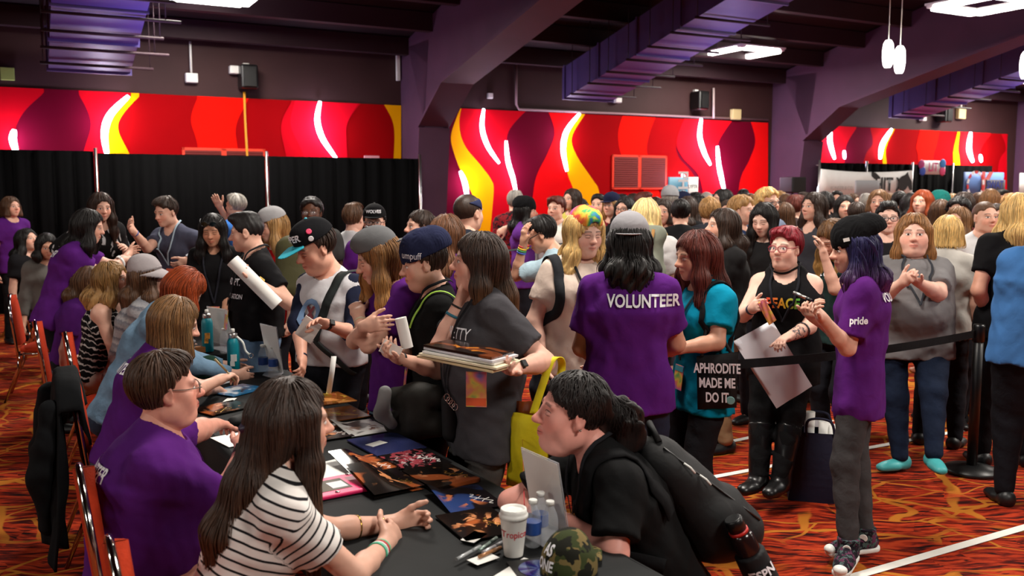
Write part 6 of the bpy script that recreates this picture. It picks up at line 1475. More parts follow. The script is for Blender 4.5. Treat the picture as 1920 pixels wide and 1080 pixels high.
# water bottles
def bottle(px, py, h, lab, label=True, z=TZ):
    c = at_z(px, py, z); root = tag(empty('water_bottle', c), lab, 'bottle', 'small clear water bottles'); s = h/.16
    b = MB(); b.lathe([(.02*s, 0), (.0275*s, .006*s), (.0275*s, .04*s), (.026*s, .045*s), (.0275*s, .05*s), (.0275*s, .095*s), (.024*s, .115*s), (.013*s, .14*s), (.012*s, .148*s)], n=20); b.build('bottle_body', M['clear'], root)
    if label: b = MB(); b.lathe([(.0279*s, .045*s), (.028*s, .047*s), (.028*s, .085*s), (.0279*s, .087*s)], n=20); b.build('label', M['bluelabel'], root)
    b = MB(); b.lathe([(.0145*s, .146*s), (.0145*s, .158*s), (.013*s, .16*s)], n=18); b.build('screw_cap', M['white_plastic'], root)
M['bluelabel'] = mat('blue_label', (40, 76, 150), .4)
bottle(999, 1024, .15, 'water bottle with a blue label half behind the paper cup'); bottle(1013, 1008, .15, 'water bottle with a blue label behind the other two at the sign'); bottle(1031, 1027, .15, 'water bottle without a label at the foot of the clear sign holder', False)
bottle(494, 698, .17, 'water bottle at the foot of the second sign holder, nearer the turquoise bottle'); bottle(513, 701, .17, 'water bottle in front of the second sign holder'); bottle(421, 662, .17, 'slim clear bottle between the two turquoise bottles', False)
# sign holders
def sign(bl, br, tl, tr, f1, f2, lab, z=TZ):
    BL, BR = at_z(*bl, z+.003), at_z(*br, z+.003); TL = at(*tl); TRr = at(*tr); F1_, F2_ = at_z(*f1, z+.003), at_z(*f2, z+.003)
    root = tag(empty('sign_holder', BL), lab, 'sign', 'acrylic sign holders')
    n = (BR-BL).cross(TL-BL).normalized(); b = MB(); b.prism([BL-BL, BR-BL, TRr-BL, TL-BL], n*.004); b.build('panel', M['acrylic'], root)
    e = .004; b = MB(); u = (BR-BL).normalized()*e; w_ = (TL-BL).normalized()*e; b.prism([u+w_+n*.0042, BR-BL-u+w_+n*.0042, TRr-BL-u-w_+n*.0042, TL-BL+u-w_+n*.0042], n*.001); b.build('paper', M['white_paper'], root)
    b = MB(); b.prism([BL-BL, F1_-BL, F2_-BL, BR-BL], (0, 0, .003)); b.build('foot', M['acrylic'], root)
sign((1000, 970), (1068, 1000), (978, 838, 2.93), (1048, 868, 2.75), (985, 1008), (1042, 1038), 'clear sign holder with a white sheet, in front of the ponytailed woman')
sign((505, 690), (532, 699), (488, 606, 5.35), (519, 613, 5.2), (492, 704), (520, 712), 'clear sign holder with a white sheet beside the near turquoise bottle')
sign((398, 640), (440, 650), (388, 574, 6.3), (424, 580, 6.2), (388, 652), (430, 662), 'clear sign holder with a white sheet behind the far turquoise bottle')
# turquoise flasks
teal = mat('teal_flask', (0, 124, 138), .4)
def flask(px, py, h, lab, strap):
    c = at_z(px, py, TZ); root = tag(empty('drink_flask', c), lab, 'bottle'); s = h/.28
    b = MB(); b.lathe([(.033*s, 0), (.0365*s, .004*s), (.0365*s, .19*s), (.034*s, .205*s), (.026*s, .222*s), (.024*s, .225*s)], n=28); b.build('flask_body', teal, root)
    b = MB(); b.lathe([(.026*s, .224*s), (.027*s, .226*s), (.027*s, .25*s), (.024*s, .254*s), (.012*s, .256*s)], n=24); b.build('steel_lid', M['steel'], root)
    b = MB(); b.lathe([(.012*s, .255*s), (.012*s, .277*s), (.01*s, .28*s)], n=16); b.build('spout', M['white_plastic'], root)
    b = MB(); b.box((.012, -.036*s, .11*s), (.034, .006, .04)); b.box((.004, -.0365*s, .075*s), (.026, .004, .03)); b.build('sticker', M['white_paper'] if strap else mat('photo_sticker', (214, 150, 60), .4, noise=.5, nscale=60.), root)
    if strap:
        b = MB(); b.tube(smooth_line([(.02, 0, .235*s), (.06, -.01, .2*s), (.075, -.01, .15*s), (.1, -.015, .125*s)], 6), .007, 8); b.build('strap', M['white_plastic'], root)
        b = MB(); b.tube([(.108+.014*math.cos(a), -.015, .12*s+.014*math.sin(a)) for a in np.linspace(0, 6.283, 16)], .003, 6, cap=False); b.build('ring', M['chrome'], root)
flask(439, 703, .28, 'turquoise steel flask with a penguin-like white sticker and a strap, on the near table', True); flask(390, 659, .29, 'turquoise steel flask with a photo sticker on the far table', False)
b = MB(); b.box((0, 0, .02), (.09, .05, .04), None, 0, .004); tag(b.build('wooden_block', mat('pale_wood', (176, 112, 60), .6, noise=.2), None, at_z(379, 660, TZ), None, .3), 'small wooden block beside the far turquoise flask', 'block')
b = MB(); b.box((0, 0, .04), (.13, .1, .08), None, 0, .004); tag(b.build('box', mat('blue_box', (30, 66, 120), .5), None, at_z(366, 706, TZ), None, .4), 'small blue box behind the hand holding the pen', 'box')
def loose_cap(px, py, face, m, color, lab, text=None):
    c = np.array(at_z(px, py, TZ)); a = math.radians(face); F = np.array([math.sin(a), -math.cos(a), 0]); R = np.array([-math.cos(a), -math.sin(a), 0]); Z = np.array([0, 0, 1.])
    R3 = np.stack([R, F, Z]); c2 = c+Z*.004
    P = [ell(c2+Z*.01, (.082, .098, .115), R3), half(c2, -Z, .003)]
    v, q = polygonise(P, .005, lambda Pt, D: D+.003*vnoise(Pt, 40, 2).astype(np.float32), .01); o = mesh_np('cap', v-c, q, M[m], None, tuple(c), color=color); tag(o, lab, 'cap')
    P2 = [cap(c2+F*.085+Z*.012, c2+F*.15+Z*.004, .03, .024, R, 2.6, .01), half(c2+Z*.016, Z, .002), half(c2+Z*.004, -Z, .002), ell(c2+Z*.01, (.08, .095, .11), R3, .004, 'S')]
    v, q = polygonise(P2, .004, None, .01); mesh_np('brim', v-c, q, M[m], o, color=color)
    if text:
        f = Fig(); f.root0 = c
        for i, tx in enumerate(text): lettering(f, tx, c+F*.3*0+np.array([-.25, -.2, .085-.04*i]), nrm([.25, .2, 0]), Z, .04, prims=P, m='shirtprint', parent=o, bold=.03, sx=.8, off=.004)
loose_cap(1066, 1072, 160, 'camo', (60, 70, 40), 'camouflage cap with white letters lying on the table', ('AS', 'ONE'))
loose_cap(392, 706, 60, 'shirt', (24, 52, 40), 'dark green cap behind the hand holding the pen')
root = tag(empty('disc', at_z(1010, 1068, TZ), .3), 'shiny disc lying on a black sleeve at the lower edge', 'disc')
b = MB(); b.box((0, 0, .002), (.15, .15, .003)); b.build('sleeve', M['black_plastic'], root)
def cdm():
    t = NT('disc_foil'); g = t.n('TexCoord').outputs['Object']; sx = t.n('SeparateXYZ', {0: g}); a = t.math('ARCTAN2', sx.outputs[1], sx.outputs[0])
    t.base(t.ramp(t.math('FRACT', t.math('MULTIPLY', a, .9)), [(0, (60, 70, 170)), (.35, (170, 190, 235)), (.7, (90, 60, 160)), (1, (60, 70, 170))])); t.rough(.15); t.p.inputs['Metallic'].default_value = .8; return t.m
b = MB(); b.lathe([(.0585, .0036), (.06, .0045), (.0585, .005), (.01, .005)], n=40); b.build('disc_face', cdm(), root)
def bagcloth(name, c): return objcol(name, rough=.7, spec=.3, bump=.25)
M['bag'] = objcol('bag_fabric', rough=.7, spec=.3, var=.08, bump=.3, bscale=14.)
def blob(name, P, res, m, color, lab, cat, post=None):
    v, q = polygonise(P, res, post, .03); c = v.mean(0); c[2] = v[:, 2].min()
    o = mesh_np(name, v-c, q, M[m], None, tuple(c), color=color); tag(o, lab, cat); f = Fig(); f.root0 = c; f.body = o; f.P = P; return f
P0 = [cap(at_z(452, 788, TZ+.02), at_z(470, 772, TZ+.02), .03, .022, (0, 0, 1), .6)]
blob('pouch', [cap(np.array(at_z(440, 790, TZ+.025)), np.array(at_z(472, 776, TZ+.025)), .034, .026, (0, 0, 1), .7)], .006, 'bag', (18, 18, 20), 'black soft pouch beside the hand with a ring', 'pouch')
# ------------------------------------------------------------------ things people hold or carry
def roll(a, c, r, lab, m='white_paper'):
    A, C_ = at(*a), at(*c); d = C_-A; b = MB()
    b.tube([Vector(), d], r, 22, cap=False); b.tube([d*0, d], r*.86, 22, cap=False)
    for k in (0, 1):
        rr = [d*k]; 
    n = 22; x = d.orthogonal().normalized(); y = d.normalized().cross(x)
    for k in (0, 1): b.grid([[d*k+(x*math.cos(t)+y*math.sin(t))*q for q in (r*.3, r*.86, r)] for t in np.linspace(0, 2*math.pi, n+1)])
    return tag(b.build('rolled_poster', M[m], None, A), lab, 'poster', 'rolled white posters')
roll((436, 488, 5.4), (520, 572, 5.42), .042, 'rolled white poster held by the person with an undercut and glasses')
roll((751, 596, 3.94), (764, 652, 3.94), .026, 'short rolled white print held by the person in the navy beanie')
b = MB(); A = at(733, 656, 3.9); b.box((0, 0, 0), (.09, .003, .06), Matrix.Rotation(.5, 3, 'Y')); tag(b.build('card', M['white_paper'], None, A), 'white card held with the short rolled print', 'card')
b = MB(); A = at(578, 618, 4.72); b.box((0, 0, 0), (.1, .003, .13), Matrix.Rotation(.6, 3, 'Y') @ Matrix.Rotation(.3, 3, 'X')); tag(b.build('card', M['white_paper'], None, A), 'white note held by the person with the turquoise cap brim', 'card')
w0 = Vector(F21.wr[1].tolist())+Vector(F21.hd[1][1].tolist())*.12
for k, (mm, sz, lab) in enumerate((('buff', (.33, .25), 'lowest buff folder carried by the long haired woman'), ('buff2', (.33, .26), 'pale folder carried second from below by the long haired woman'), ('white_paper', (.3, .23), 'white magazine in the stack carried by the long haired woman'), ('gray_paper', (.3, .23), 'gray magazine in the stack carried by the long haired woman'), ('mag', (.29, .22), 'dark glossy magazine on top of the stack carried by the long haired woman'))):
    if mm == 'buff': M['buff'] = mat('buff_card', (206, 184, 140), .6)
    if mm == 'buff2': M['buff2'] = mat('pale_card', (226, 212, 180), .6)
    if mm == 'mag': M['mag'] = photo_mat('magazine_cover', (30, 18, 14), (120, 60, 30), (200, 120, 40), .15)
    p = at(880+(k % 2)*4, 676-k*5.4, 3.5); b = MB(); b.box((0, 0, 0), (sz[0], sz[1], .009), None, 0, .001)
    o = b.build('folder' if k < 2 else 'magazine', M[mm], None, p); o.rotation_euler = (-.06, .1, -.45+.05*(k % 3)); tag(o, lab, 'folder' if k < 2 else 'magazine', 'stack of folders and magazines')
# yellow tote
def slab(name, pts, th, m, color, parent=None, sub=0):
    P = [Vector(p) for p in pts]; n = (P[1]-P[0]).cross(P[2]-P[0]).normalized(); o0 = P[0]
    N = 12; b = MB()
    def S(u, v, s): 
        q = (P[0].lerp(P[1], u)).lerp(P[3].lerp(P[2], u), v)-o0
        return q + n*s*th*.5*(math.sin(math.pi*u)**.5*math.sin(math.pi*min(v*1., 1))**.3*.9+.1) + n*.006*math.sin(u*9+v*5)*math.sin(math.pi*u)
    b.grid([[S(i/N, j/N, 1) for j in range(N+1)] for i in range(N+1)]); b.grid([[S(i/N, j/N, -1) for j in range(N+1)] for i in range(N+1)])
    bmesh.ops.remove_doubles(b.bm, verts=b.bm.verts[:], dist=.0004)
    o = b.build(name, M[m] if isinstance(m, str) else m, parent, o0, color); return o
o = slab('tote_bag', [at(958, 772, 3.78), at(1030, 782, 3.62), at(1026, 930, 3.66), at(950, 908, 3.82)], .07, 'bag', (232, 214, 30)); tag(o, 'bright yellow tote bag hanging from the forearm of the long haired woman', 'bag')
L0 = o.location
b = MB(); 
for dx in (0,):
    pts = smooth_line([at(1000, 775, 3.7)-L0, at(1018, 720, 3.68)-L0, at(1034, 676, 3.7)-L0, at(1050, 672, 3.74)-L0, at(1052, 700, 3.8)-L0, at(1030, 778, 3.64)-L0], 8)
    b.grid([[p+Vector((-.016, .004, 0)), p+Vector((.016, -.004, 0))] for p in pts])
b.build('handle', M['bag'], o, color=(236, 220, 40), solid=.003)
tag(slab('magazine', [at(962, 752, 3.80), at(1004, 752, 3.70), at(1002, 860, 3.72), at(958, 850, 3.82)], .01, mat('amber_print', (150, 74, 24), .3, noise=.4, nscale=12.), None), 'amber print standing in the yellow tote bag', 'print')
# big gray poster
tag(slab('poster', [at(1375, 640, 5.3), at(1447, 600, 5.26), at(1523, 724, 5.2), at(1456, 766, 5.22)], .004, M['gray_paper'], None), 'large blank gray poster held by the person with red hair', 'poster')
o = slab('card', [at(1420, 568, 5.12), at(1434, 560, 5.1), at(1456, 600, 5.08), at(1442, 610, 5.1)], .004, M['badge'], None); tag(o, 'colourful pass held up by the person with red hair', 'card')
A, C_ = at(1488, 548, 4.42), at(1522, 564, 4.36); root = tag(empty('marker_pen', A), 'silver marker held up by the beanie volunteer', 'pen'); b = MB(); b.tube([Vector(), (C_-A)*.7], .008, 10); b.build('barrel', M['steel'], root); b = MB(); b.tube([(C_-A)*.7, C_-A], [.009, .008], 10); b.build('pen_cap', M['black_plastic'], root)
A, C_ = Vector(F3.wr[0].tolist())+Vector(F3.hd[0][1].tolist())*.06+Vector((0, -.02, .03)), None
b = MB(); b.tube([Vector(), Vector((.03, .03, -.06))], .005, 8); b.tube([Vector(), Vector((-.05, -.03, .07))], .006, 8); tag(b.build('marker_pen', mat('gold_pen', (150, 130, 90), .35), None, A), 'gold pen in the hand of the woman with the blunt bob', 'pen')
# black tote with white words
o = slab('tote_bag', [at(1306, 668, 4.4), at(1384, 660, 4.34), at(1381, 764, 4.36), at(1308, 768, 4.42)], .06, 'bag', (17, 17, 19)); tag(o, 'black tote bag with white capital letters on the hip of the turquoise shirt', 'bag')
Pm = [Vector(p) for p in (at(1306, 668, 4.4), at(1384, 660, 4.34), at(1308, 768, 4.42))]; nn = (Pm[1]-Pm[0]).cross(Pm[2]-Pm[0]).normalized(); nn = nn if nn.y < 0 else -nn
f_ = Fig(); f_.root0 = np.array(o.location); ux = np.array((Pm[1]-Pm[0]).normalized()); upv = np.array((Pm[0]-Pm[2]).normalized())
for i, tx in enumerate(('APHRODITE', 'MADE ME', 'DO IT')):
    lettering(f_, tx, np.array(at(1346, 686+i*27, 4.385))+np.array(nn)*.055, np.array(-nn), upv, .068, prims=None, parent=o, m='shirtprint', bold=.03, sx=.6)
b = MB(); b.lathe([(.02, 0), (.021, .003), (.018, .004)], np.array(at(1371, 745, 4.37))+np.array(nn)*.05-f_.root0, 18, M=frame_of(nn, ux)); b.build('pin_badge', mat('pin_teal', (120, 170, 170), .3), o)
b = MB()
for q in (1316, 1374):
    b.tube(smooth_line([at(q, 668, 4.38)-o.location, at(q*.5+665, 620, 4.42)-o.location, at(1352 if q > 1340 else 1330, 540, 4.52)-o.location], 8), .009, 6)
b.build('handle', M['bag'], o, color=(17, 17, 19))
# messenger bag at the hip
P = [cap(at(742, 745, 4.05), at(822, 742, 3.98), .05, .05, k=.03), cap(at(742, 795, 4.05), at(822, 796, 3.98), .055, .055, k=.03), cap(at(780, 742, 4.0), at(780, 796, 4.0), .06, .06, k=.05)]
fb = blob('messenger_bag', P, .009, 'bag', (30, 28, 24), 'dark messenger bag on the hip of the person in the navy beanie', 'bag', lambda Pt, D: D+.006*vnoise(Pt, 22, 4).astype(np.float32))
P = [cap(at(722, 735, 3.98), at(716, 775, 3.98), .03, .034, (0, 1, 0), .6, .03), cap(at(716, 775, 3.98), at(735, 795, 3.97), .032, .026, (0, 1, 0), .6, .03)]
child(fb, 'strap_pad', P, .007, 'bag', (122, 122, 122))
P = [cap(at(842, 752, 3.9), at(846, 812, 3.9), .035, .04, k=.02)]; child(fb, 'key_pouch', P, .008, 'bag', (20, 20, 22))
b = MB()
for i in range(4): b.tube([Vector(at(838+i*5, 745+i*6, 3.84))-Vector(fb.root0)+Vector((.012*math.cos(a), 0, .016*math.sin(a))) for a in np.linspace(0, 6.28, 12)], .0025, 6, cap=False)
b.build('key_ring', M['chrome'], fb.body)
# backpack of the ponytailed woman
bk = F34.chest-F34.F*.2; Rb, Fb, Ab = F34.Rt, F34.F, F34.ax
c0, c1 = bk+Ab*.12-Fb*.0, bk-Ab*.16-Fb*.05
P = [cap(c0, c1, .09, .11, Rb, 1.4, .05), cap(c0-Fb*.05-Ab*.08, c1-Fb*.08, .07, .1, Rb, 1.35, .05), cap(c1-Fb*.12+Ab*.12, c1-Fb*.13+Ab*.0, .05, .06, Rb, 1.7, .03), half(c1-Ab*.13, -Ab, .03)]
fb = blob('backpack', P, .009, 'bag', (17, 17, 19), 'black backpack worn by the ponytailed woman at the table corner', 'backpack', lambda Pt, D: D+.006*vnoise(Pt, 20, 4).astype(np.float32)); FBK = fb
b = MB(); pz = [surf(P, c0+Rb*(-.3)+Ab*(.08-.05*i)-Fb*(.02+.035*i), Rb)[0] for i in range(7)]
b.tube([Vector((p-Rb*.003-fb.root0).tolist()) for p in pz], .004, 6); b.build('zipper', M['black_metal'], fb.body)
for i in (1, 2):
    b = MB(); p = Vector((pz[i]-Rb*.012-fb.root0).tolist()); b.tube([p, p+Vector((.02, -.01, -.012)), p+Vector((.035, -.012, -.03))], .004, 6); b.build('zip_pull', M['white_plastic'], fb.body)
pc = c1-Rb*.19-Fb*.06-Ab*.03
P2 = [cap(pc+Ab*.02, pc-Ab*.09, .052, .055, k=.02), half(pc+Ab*.02, Ab, .004)]; child(fb, 'side_pocket', P2, .007, 'bag', (20, 20, 23))
b = MB(); b.tube([Vector((c0-Fb*.02+Ab*.09+Rb*.03-fb.root0).tolist()), Vector((c0-Fb*.03+Ab*.15-fb.root0).tolist()), Vector((c0-Fb*.02+Ab*.09-Rb*.05-fb.root0).tolist())], .012, 8); b.build('handle', M['bag'], fb.body, color=(14, 14, 16))
root = tag(empty('drink_flask', pc-Ab*.07), 'dark flask with a red ring in the side pocket of the backpack', 'bottle'); Rm = frame_of(Ab, Rb)
b = MB(); b.lathe([(.03, 0), (.04, .01), (.04, .15), (.03, .17)], n=24, M=Rm); b.build('flask_body', mat('dark_flask', (34, 18, 18), .2), root)
b = MB(); b.lathe([(.033, .165), (.033, .175), (.028, .176)], n=24, M=Rm); b.build('flask_ring', mat('red_ring', (190, 40, 36), .4), root)
b = MB(); b.lathe([(.03, .176), (.031, .215), (.026, .22)], n=24, M=Rm); b.build('flask_lid', M['black_plastic'], root)
lettering(fb, 'ESPN', pc-Rb*.3-Ab*.04, Rb, Ab, .045, prims=P2, parent=fb.body, bold=.03, sx=.9)
# navy tote and rolls on the floor
B0 = at_z(1532, 934, 0)
root = tag(empty('tote_bag', B0, -.25), 'navy tote bag standing on the carpet behind the skinny jeans', 'bag')
b = MB(); rows = []
for i in range(9):
    z = .42*i/8; w = .17-.015*math.sin(z*7); d = .08+.015*math.sin(z*9)
    rows.append([(-w, -d, z), (w*.1, -d-.008, z), (w, -d, z), (w, d, z), (0, d+.005, z), (-w, d, z), (-w, -d, z)])
b.grid(rows, sm=False); b.box((0, 0, .008), (.33, .16, .012)); b.build('bag_body', M['bag'], root, color=(24, 26, 48), solid=.004)
for s in (-1, 1):
    b = MB(); b.tube(smooth_line([(-.08, s*.085, .4), (-.07, s*.09, .5), (.05, s*.095, .5), (.08, s*.085, .4)], 6), .008, 6); b.build('handle', M['bag'], root, color=(24, 26, 48))
for i, (x, y, h, lab) in enumerate(((-.06, .0, .53, 'tall white paper roll in the navy tote bag'), (.03, .02, .47, 'shorter white paper roll in the navy tote bag'), (.08, -.02, .46, 'loosely rolled white paper at the rim of the navy tote bag'))):
    p = B0+Vector((x, y-.25*x, .02)); b = MB(); b.tube([Vector(), Vector((.004, 0, h-.02))], .03+.004*i, 18); tag(b.build('rolled_poster', M['white_paper'], None, p), lab, 'poster', 'rolls in the navy tote bag')
o = slab('tote_bag', [at(1492, 790, 5.6), at(1546, 786, 5.6), at(1552, 918, 5.62), at(1486, 924, 5.62)], .08, 'bag', (196, 194, 198)); tag(o, 'pale gray bag standing behind the navy tote bag', 'bag')
# jacket over the chair
h = CJ.matrix_world if False else None
cp = np.array(CJ.location); a = CJ.rotation_euler.z+math.pi/2; F = np.array([math.cos(a), math.sin(a), 0]); R = np.array([F[1], -F[0], 0]); Z = np.array([0, 0, 1.])
tp = cp-F*.28+Z*.8
b = MB(); rows = []
c0 = tp-Z*tp[2]+F*.0
NU, NV = 44, 40
for i in range(NU+1):
    u = -1+2*i/NU; col = []
    for j in range(NV+1):
        v = j/NV; L = -.22+v*1.02                 # length along the cloth from the front hem over the chair top to the back hem
        fall = max(abs(L)-.05, 0); sgn = -1 if L > 0 else 1
        dep = (.05+fall*.06)*sgn*(1 if abs(L) > .05 else abs(L)/.05)
        k = min(fall*2.2, 1)
        fold = k*(.035*math.sin(u*7+1.2*math.sin(v*4)+.6)+.022*math.sin(u*15+v*3)+.012*math.sin(u*27-v*5))
        wdt = .25+.13*k*(1-.35*max(v-.7, 0)/.3)+.02*math.sin(v*9)
        hem = .10*k*(math.sin(u*3.2+.5)+.5*math.sin(u*8)) if v > .75 else .03*math.sin(u*5)
        top = .95-.16*abs(u)**3
        p = cp-F*(.28+.0)+R*(u*wdt)+F*(dep+fold)+Z*(top-fall-hem*(v if L > 0 else .3)*1.)
        col.append(p)
    rows.append(col)
org = Vector(rows[0][0].tolist()); b.grid([[Vector(p.tolist())-org for p in c] for c in rows])
jk = b.build('jacket', M['shirt'], None, org, color=(16, 17, 19), solid=.012); tag(jk, 'black jacket hung over the back of a banquet chair', 'jacket')
for s_ in (-1, 1):
    P = [cap(cp-F*.36+R*s_*.2+Z*.8, cp-F*.42+R*s_*.25+Z*.5, .055, .05, k=.04), cap(cp-F*.42+R*s_*.25+Z*.5, cp-F*.40+R*s_*.22+Z*.24, .05, .042, k=.04)]
    v, q = polygonise(P, .009, lambda Pt, D: D+(.012*vnoise(Pt*A3((1, 1, 2.2)), 22, 6)).astype(np.float32), .03); mesh_np('sleeve', v-np.array(org), q, M['shirt'], jk, color=(16, 17, 19))
b = MB(); b.lathe([(.008, 0), (.008, .006), (.005, .008)], Vector((cp-F*.40+Z*.62+R*.02).tolist())-org, 12, M=frame_of(-F, R)); b.build('button', M['chrome'], jk)
# canvas backpack of the pale blond woman
bk = F31.chest-F31.F*.24; R, Ax, F = F31.Rt, F31.ax, F31.F
P = [cap(bk+Ax*.14, bk-Ax*.2, .1, .12, R, 1.4, .06), cap(bk+Ax*.02-F*.1, bk-Ax*.15-F*.1, .06, .08, R, 1.5, .05), cap(bk+Ax*.2+R*.1, bk+Ax*.2-R*.1, .06, .06, k=.05)]
fb = blob('backpack', P, .011, 'bag', (118, 122, 108), 'gray green canvas backpack on the pale blond woman', 'backpack', lambda Pt, D: D+.007*vnoise(Pt, 18, 4).astype(np.float32))
for s in (-1, 1): strip_on(fb, P, [bk+Ax*.22+R*.07*s-F*.05, bk+Ax*.1+R*.07*s-F*.2, bk-Ax*.2+R*.07*s-F*.25], .022, .004, 'leather_strap', 'cloth', (170, 128, 80), off=.012)
bk = at(548, 500, 6.95); P = [cap(bk+Vector((0, 0, .14)), bk-Vector((0, 0, .14)), .1, .12, (1, 0, 0), 1.2, .05)]
blob('backpack', P, .012, 'bag', (74, 72, 44), 'olive backpack behind the person with the turquoise cap brim', 'backpack', lambda Pt, D: D+.007*vnoise(Pt, 18, 4).astype(np.float32))
# high-top shoes of the beanie volunteer
M['floral'] = blotch_mat('dark_floral_canvas', (24, 20, 30), (70, 90, 88), 40., .52, .56, c2=(90, 44, 70))
Z = np.array([0, 0, 1.])
for i in (0, 1):
    an, fd = F26.ankles[i], F26.fdirs[i]; sd = np.cross(fd, Z)
    P = [cap(an-Z*.01, an+Z*.05, .05, .056, k=.02), cap(an-fd*.03-Z*.035, an+fd*.15-Z*.045, .043, .033, sd, 1.08, .03), cap(an+fd*.08-Z*.05, an+fd*.19-Z*.055, .036, .028, sd, 1.35, .02), half(an-Z*.07, -Z, .003), half(an+Z*.04, Z, .004)]
    v, q = polygonise(P, .007, None, .02); so = mesh_np('shoe', v-F26.root0, q, M['floral'], F26.body)
    P = [cap(an-fd*.035-Z*.07, an+fd*.185-Z*.07, .047, .04, sd, 1.05, .02), half(an-Z*.085, -Z, .002), half(an-Z*.06, Z, .003)]
    v, q = polygonise(P, .006, None, .02); mesh_np('sole', v-F26.root0, q, M['white_plastic'], so)
    P = [ell(an+fd*.2-Z*.052, (.034, .034, .024), None), half(an-Z*.085, -Z, .002)]; v, q = polygonise(P, .005, None, .02); mesh_np('toe_cap', v-F26.root0, q, M['white_plastic'], so)
    p, n = surf([cap(an-Z*.02, an+Z*.05, .05, .056)], an+np.array([-.05, -.3, -.0]), (0.1, 1, 0)); b = MB(); b.lathe([(.019, 0), (.02, .004), (.016, .005)], Vector((p-F26.root0).tolist()), 18, M=frame_of(n, Z)); b.build('ankle_patch', M['white_paper'], so)
# floor clutter among the crowd
P = [cap(at(1790, 752, 7.6), at(1838, 752, 7.5), .13, .12, k=.05), cap(at(1812, 722, 7.5), at(1812, 750, 7.5), .12, .15, k=.05)]
blob('backpack', P, .014, 'bag', (128, 34, 26), 'rust red backpack on the carpet beyond the barrier post', 'backpack', lambda Pt, D: D+.008*vnoise(Pt, 14, 4).astype(np.float32))
o = slab('shopping_bag', [at(1772, 648, 6.9), at(1798, 652, 6.8), at(1792, 706, 6.82), at(1768, 704, 6.9)], .05, 'bag', (222, 220, 220)); tag(o, 'white shopping bag hanging beside the large woman in gray', 'bag')
f = pers('person in black crouching on the floor beyond the barrier post', 1822, 640, 7.3, -60, sit=True, hair='long', hc='dbrown', hl=.2, hpitch=25, tc=(20, 20, 22), top='jacket', sleeve=1.8, seat=.08, thigh=.32, bc=(24, 24, 28), res=1.7)
o = slab('poster', [at(1808, 525, 6.6), at(1842, 530, 6.5), at(1834, 592, 6.5), at(1804, 582, 6.6)], .005, photo_mat('group_photo', (196, 200, 190), (30, 26, 26), (120, 190, 80), .3, 9.), None); tag(o, 'photo poster with a lime green strip hanging at the belt', 'poster')
# ------------------------------------------------------------------ vendor booths, banners
def banner(name, x0, y0, x1, y1, Y, m, lab, cat, sag=0., th=.012):
    a, b_ = at_wall(x0, (y0+y1)/2, Y), at_wall(x1, (y0+y1)/2, Y); zt, zb = at_wall((x0+x1)/2, y0, Y).z, at_wall((x0+x1)/2, y1, Y).z
    N = 12; c = Vector((a.x, a.y, zb)); n = hall(0, -1, 0); b = MB(); rows = []
    for i in range(N+1):
        t = i/N; p = a.lerp(b_, t); s = sag*4*t*(1-t)
        rows.append([Vector((p.x, p.y, zt-s))-c, Vector((p.x, p.y, (zt+zb)/2-s))-c, Vector((p.x, p.y, zb-s*.5))-c])
    b.grid(rows); o = b.build(name, m, None, c, solid=th); tag(o, lab, cat); return o, a, b_, zt, zb, n
def sign_text(o, tx, px, py, Y, size, col, rot90=False, bold=.02, sx=.9):
    f = Fig(); p = np.array(at_wall(px, py, Y-.03)); f.root0 = np.array(o.location); u = np.array([CY, SY, 0.]); up = (0, 0, 1)
    return lettering(f, tx, p, np.array([-SY, CY, 0.]), tuple(u) if rot90 else up, size, prims=None, parent=o, m=mat('banner_ink', col, .6), bold=bold, sx=sx)
Wm = mat('white_banner', (216, 214, 212), .6, noise=.03)
o, *_ = banner('banner', 1538, 318, 1710, 368, DY-.2, Wm, 'long white banner tied across the vendor booth with a black horse head', 'banner', .06)
sign_text(o, 'KLINGER & CO', 1578, 353, DY-.2, .12, (168, 172, 172), bold=0); sign_text(o, 'HIT X', 1668, 347, DY-.2, .45, (40, 44, 46), bold=.03)
a = DY-.235; b = MB(); hp = [at_wall(x, y, a)-o.location for x, y in ((1684, 338), (1690, 331), (1697, 328), (1702, 322), (1704, 330), (1709, 340), (1710, 356), (1706, 357), (1702, 348), (1697, 356), (1688, 357), (1683, 350))]
b.prism(hp, hall(0, -.008, 0)); b.build('horse_print', mat('black_print', (22, 22, 24), .6), o); b = MB(); b.prism([at_wall(x, y, a)-o.location for x, y in ((1634, 322), (1642, 324), (1650, 332), (1651, 335), (1640, 336), (1634, 330))], hall(0, -.008, 0)); b.build('crow_print', mat('black_print', (22, 22, 24), .6), o)
o, *_ = banner('display_board', 1603, 338, 1648, 372, DY-1.0, mat('gray_board', (140, 140, 144), .6), 'pale gray display board in front of the white banner', 'board', 0, .03)
o, *_ = banner('banner', 1725, 301, 1772, 327, DY-.25, mat('splash_banner', (214, 210, 216), .6), 'small white banner with colour splashes hanging at the booth', 'banner')
sign_text(o, 'LIT', 1750, 314, DY-.25, .3, (196, 60, 120))
for i, (x, y, c) in enumerate(((1730, 321, (40, 70, 170)), (1728, 308, (170, 40, 120)), (1768, 307, (50, 120, 190)), (1767, 321, (200, 60, 110)))):
    b = MB(); p = at_wall(x, y, DY-.265)-o.location; b.lathe([(.12, -.002), (.1, .003), (.03, .004)], p, 9, M=frame_of(hall(0, -1, 0), (0, 0, 1))); b.build('colour_splash', mat('splash', c, .6), o)
o, *_ = banner('banner', 1806, 323, 1881, 372, DY-.3, mat('blue_banner', (84, 116, 172), .6), 'blue booth banner with a striped ring design', 'banner')
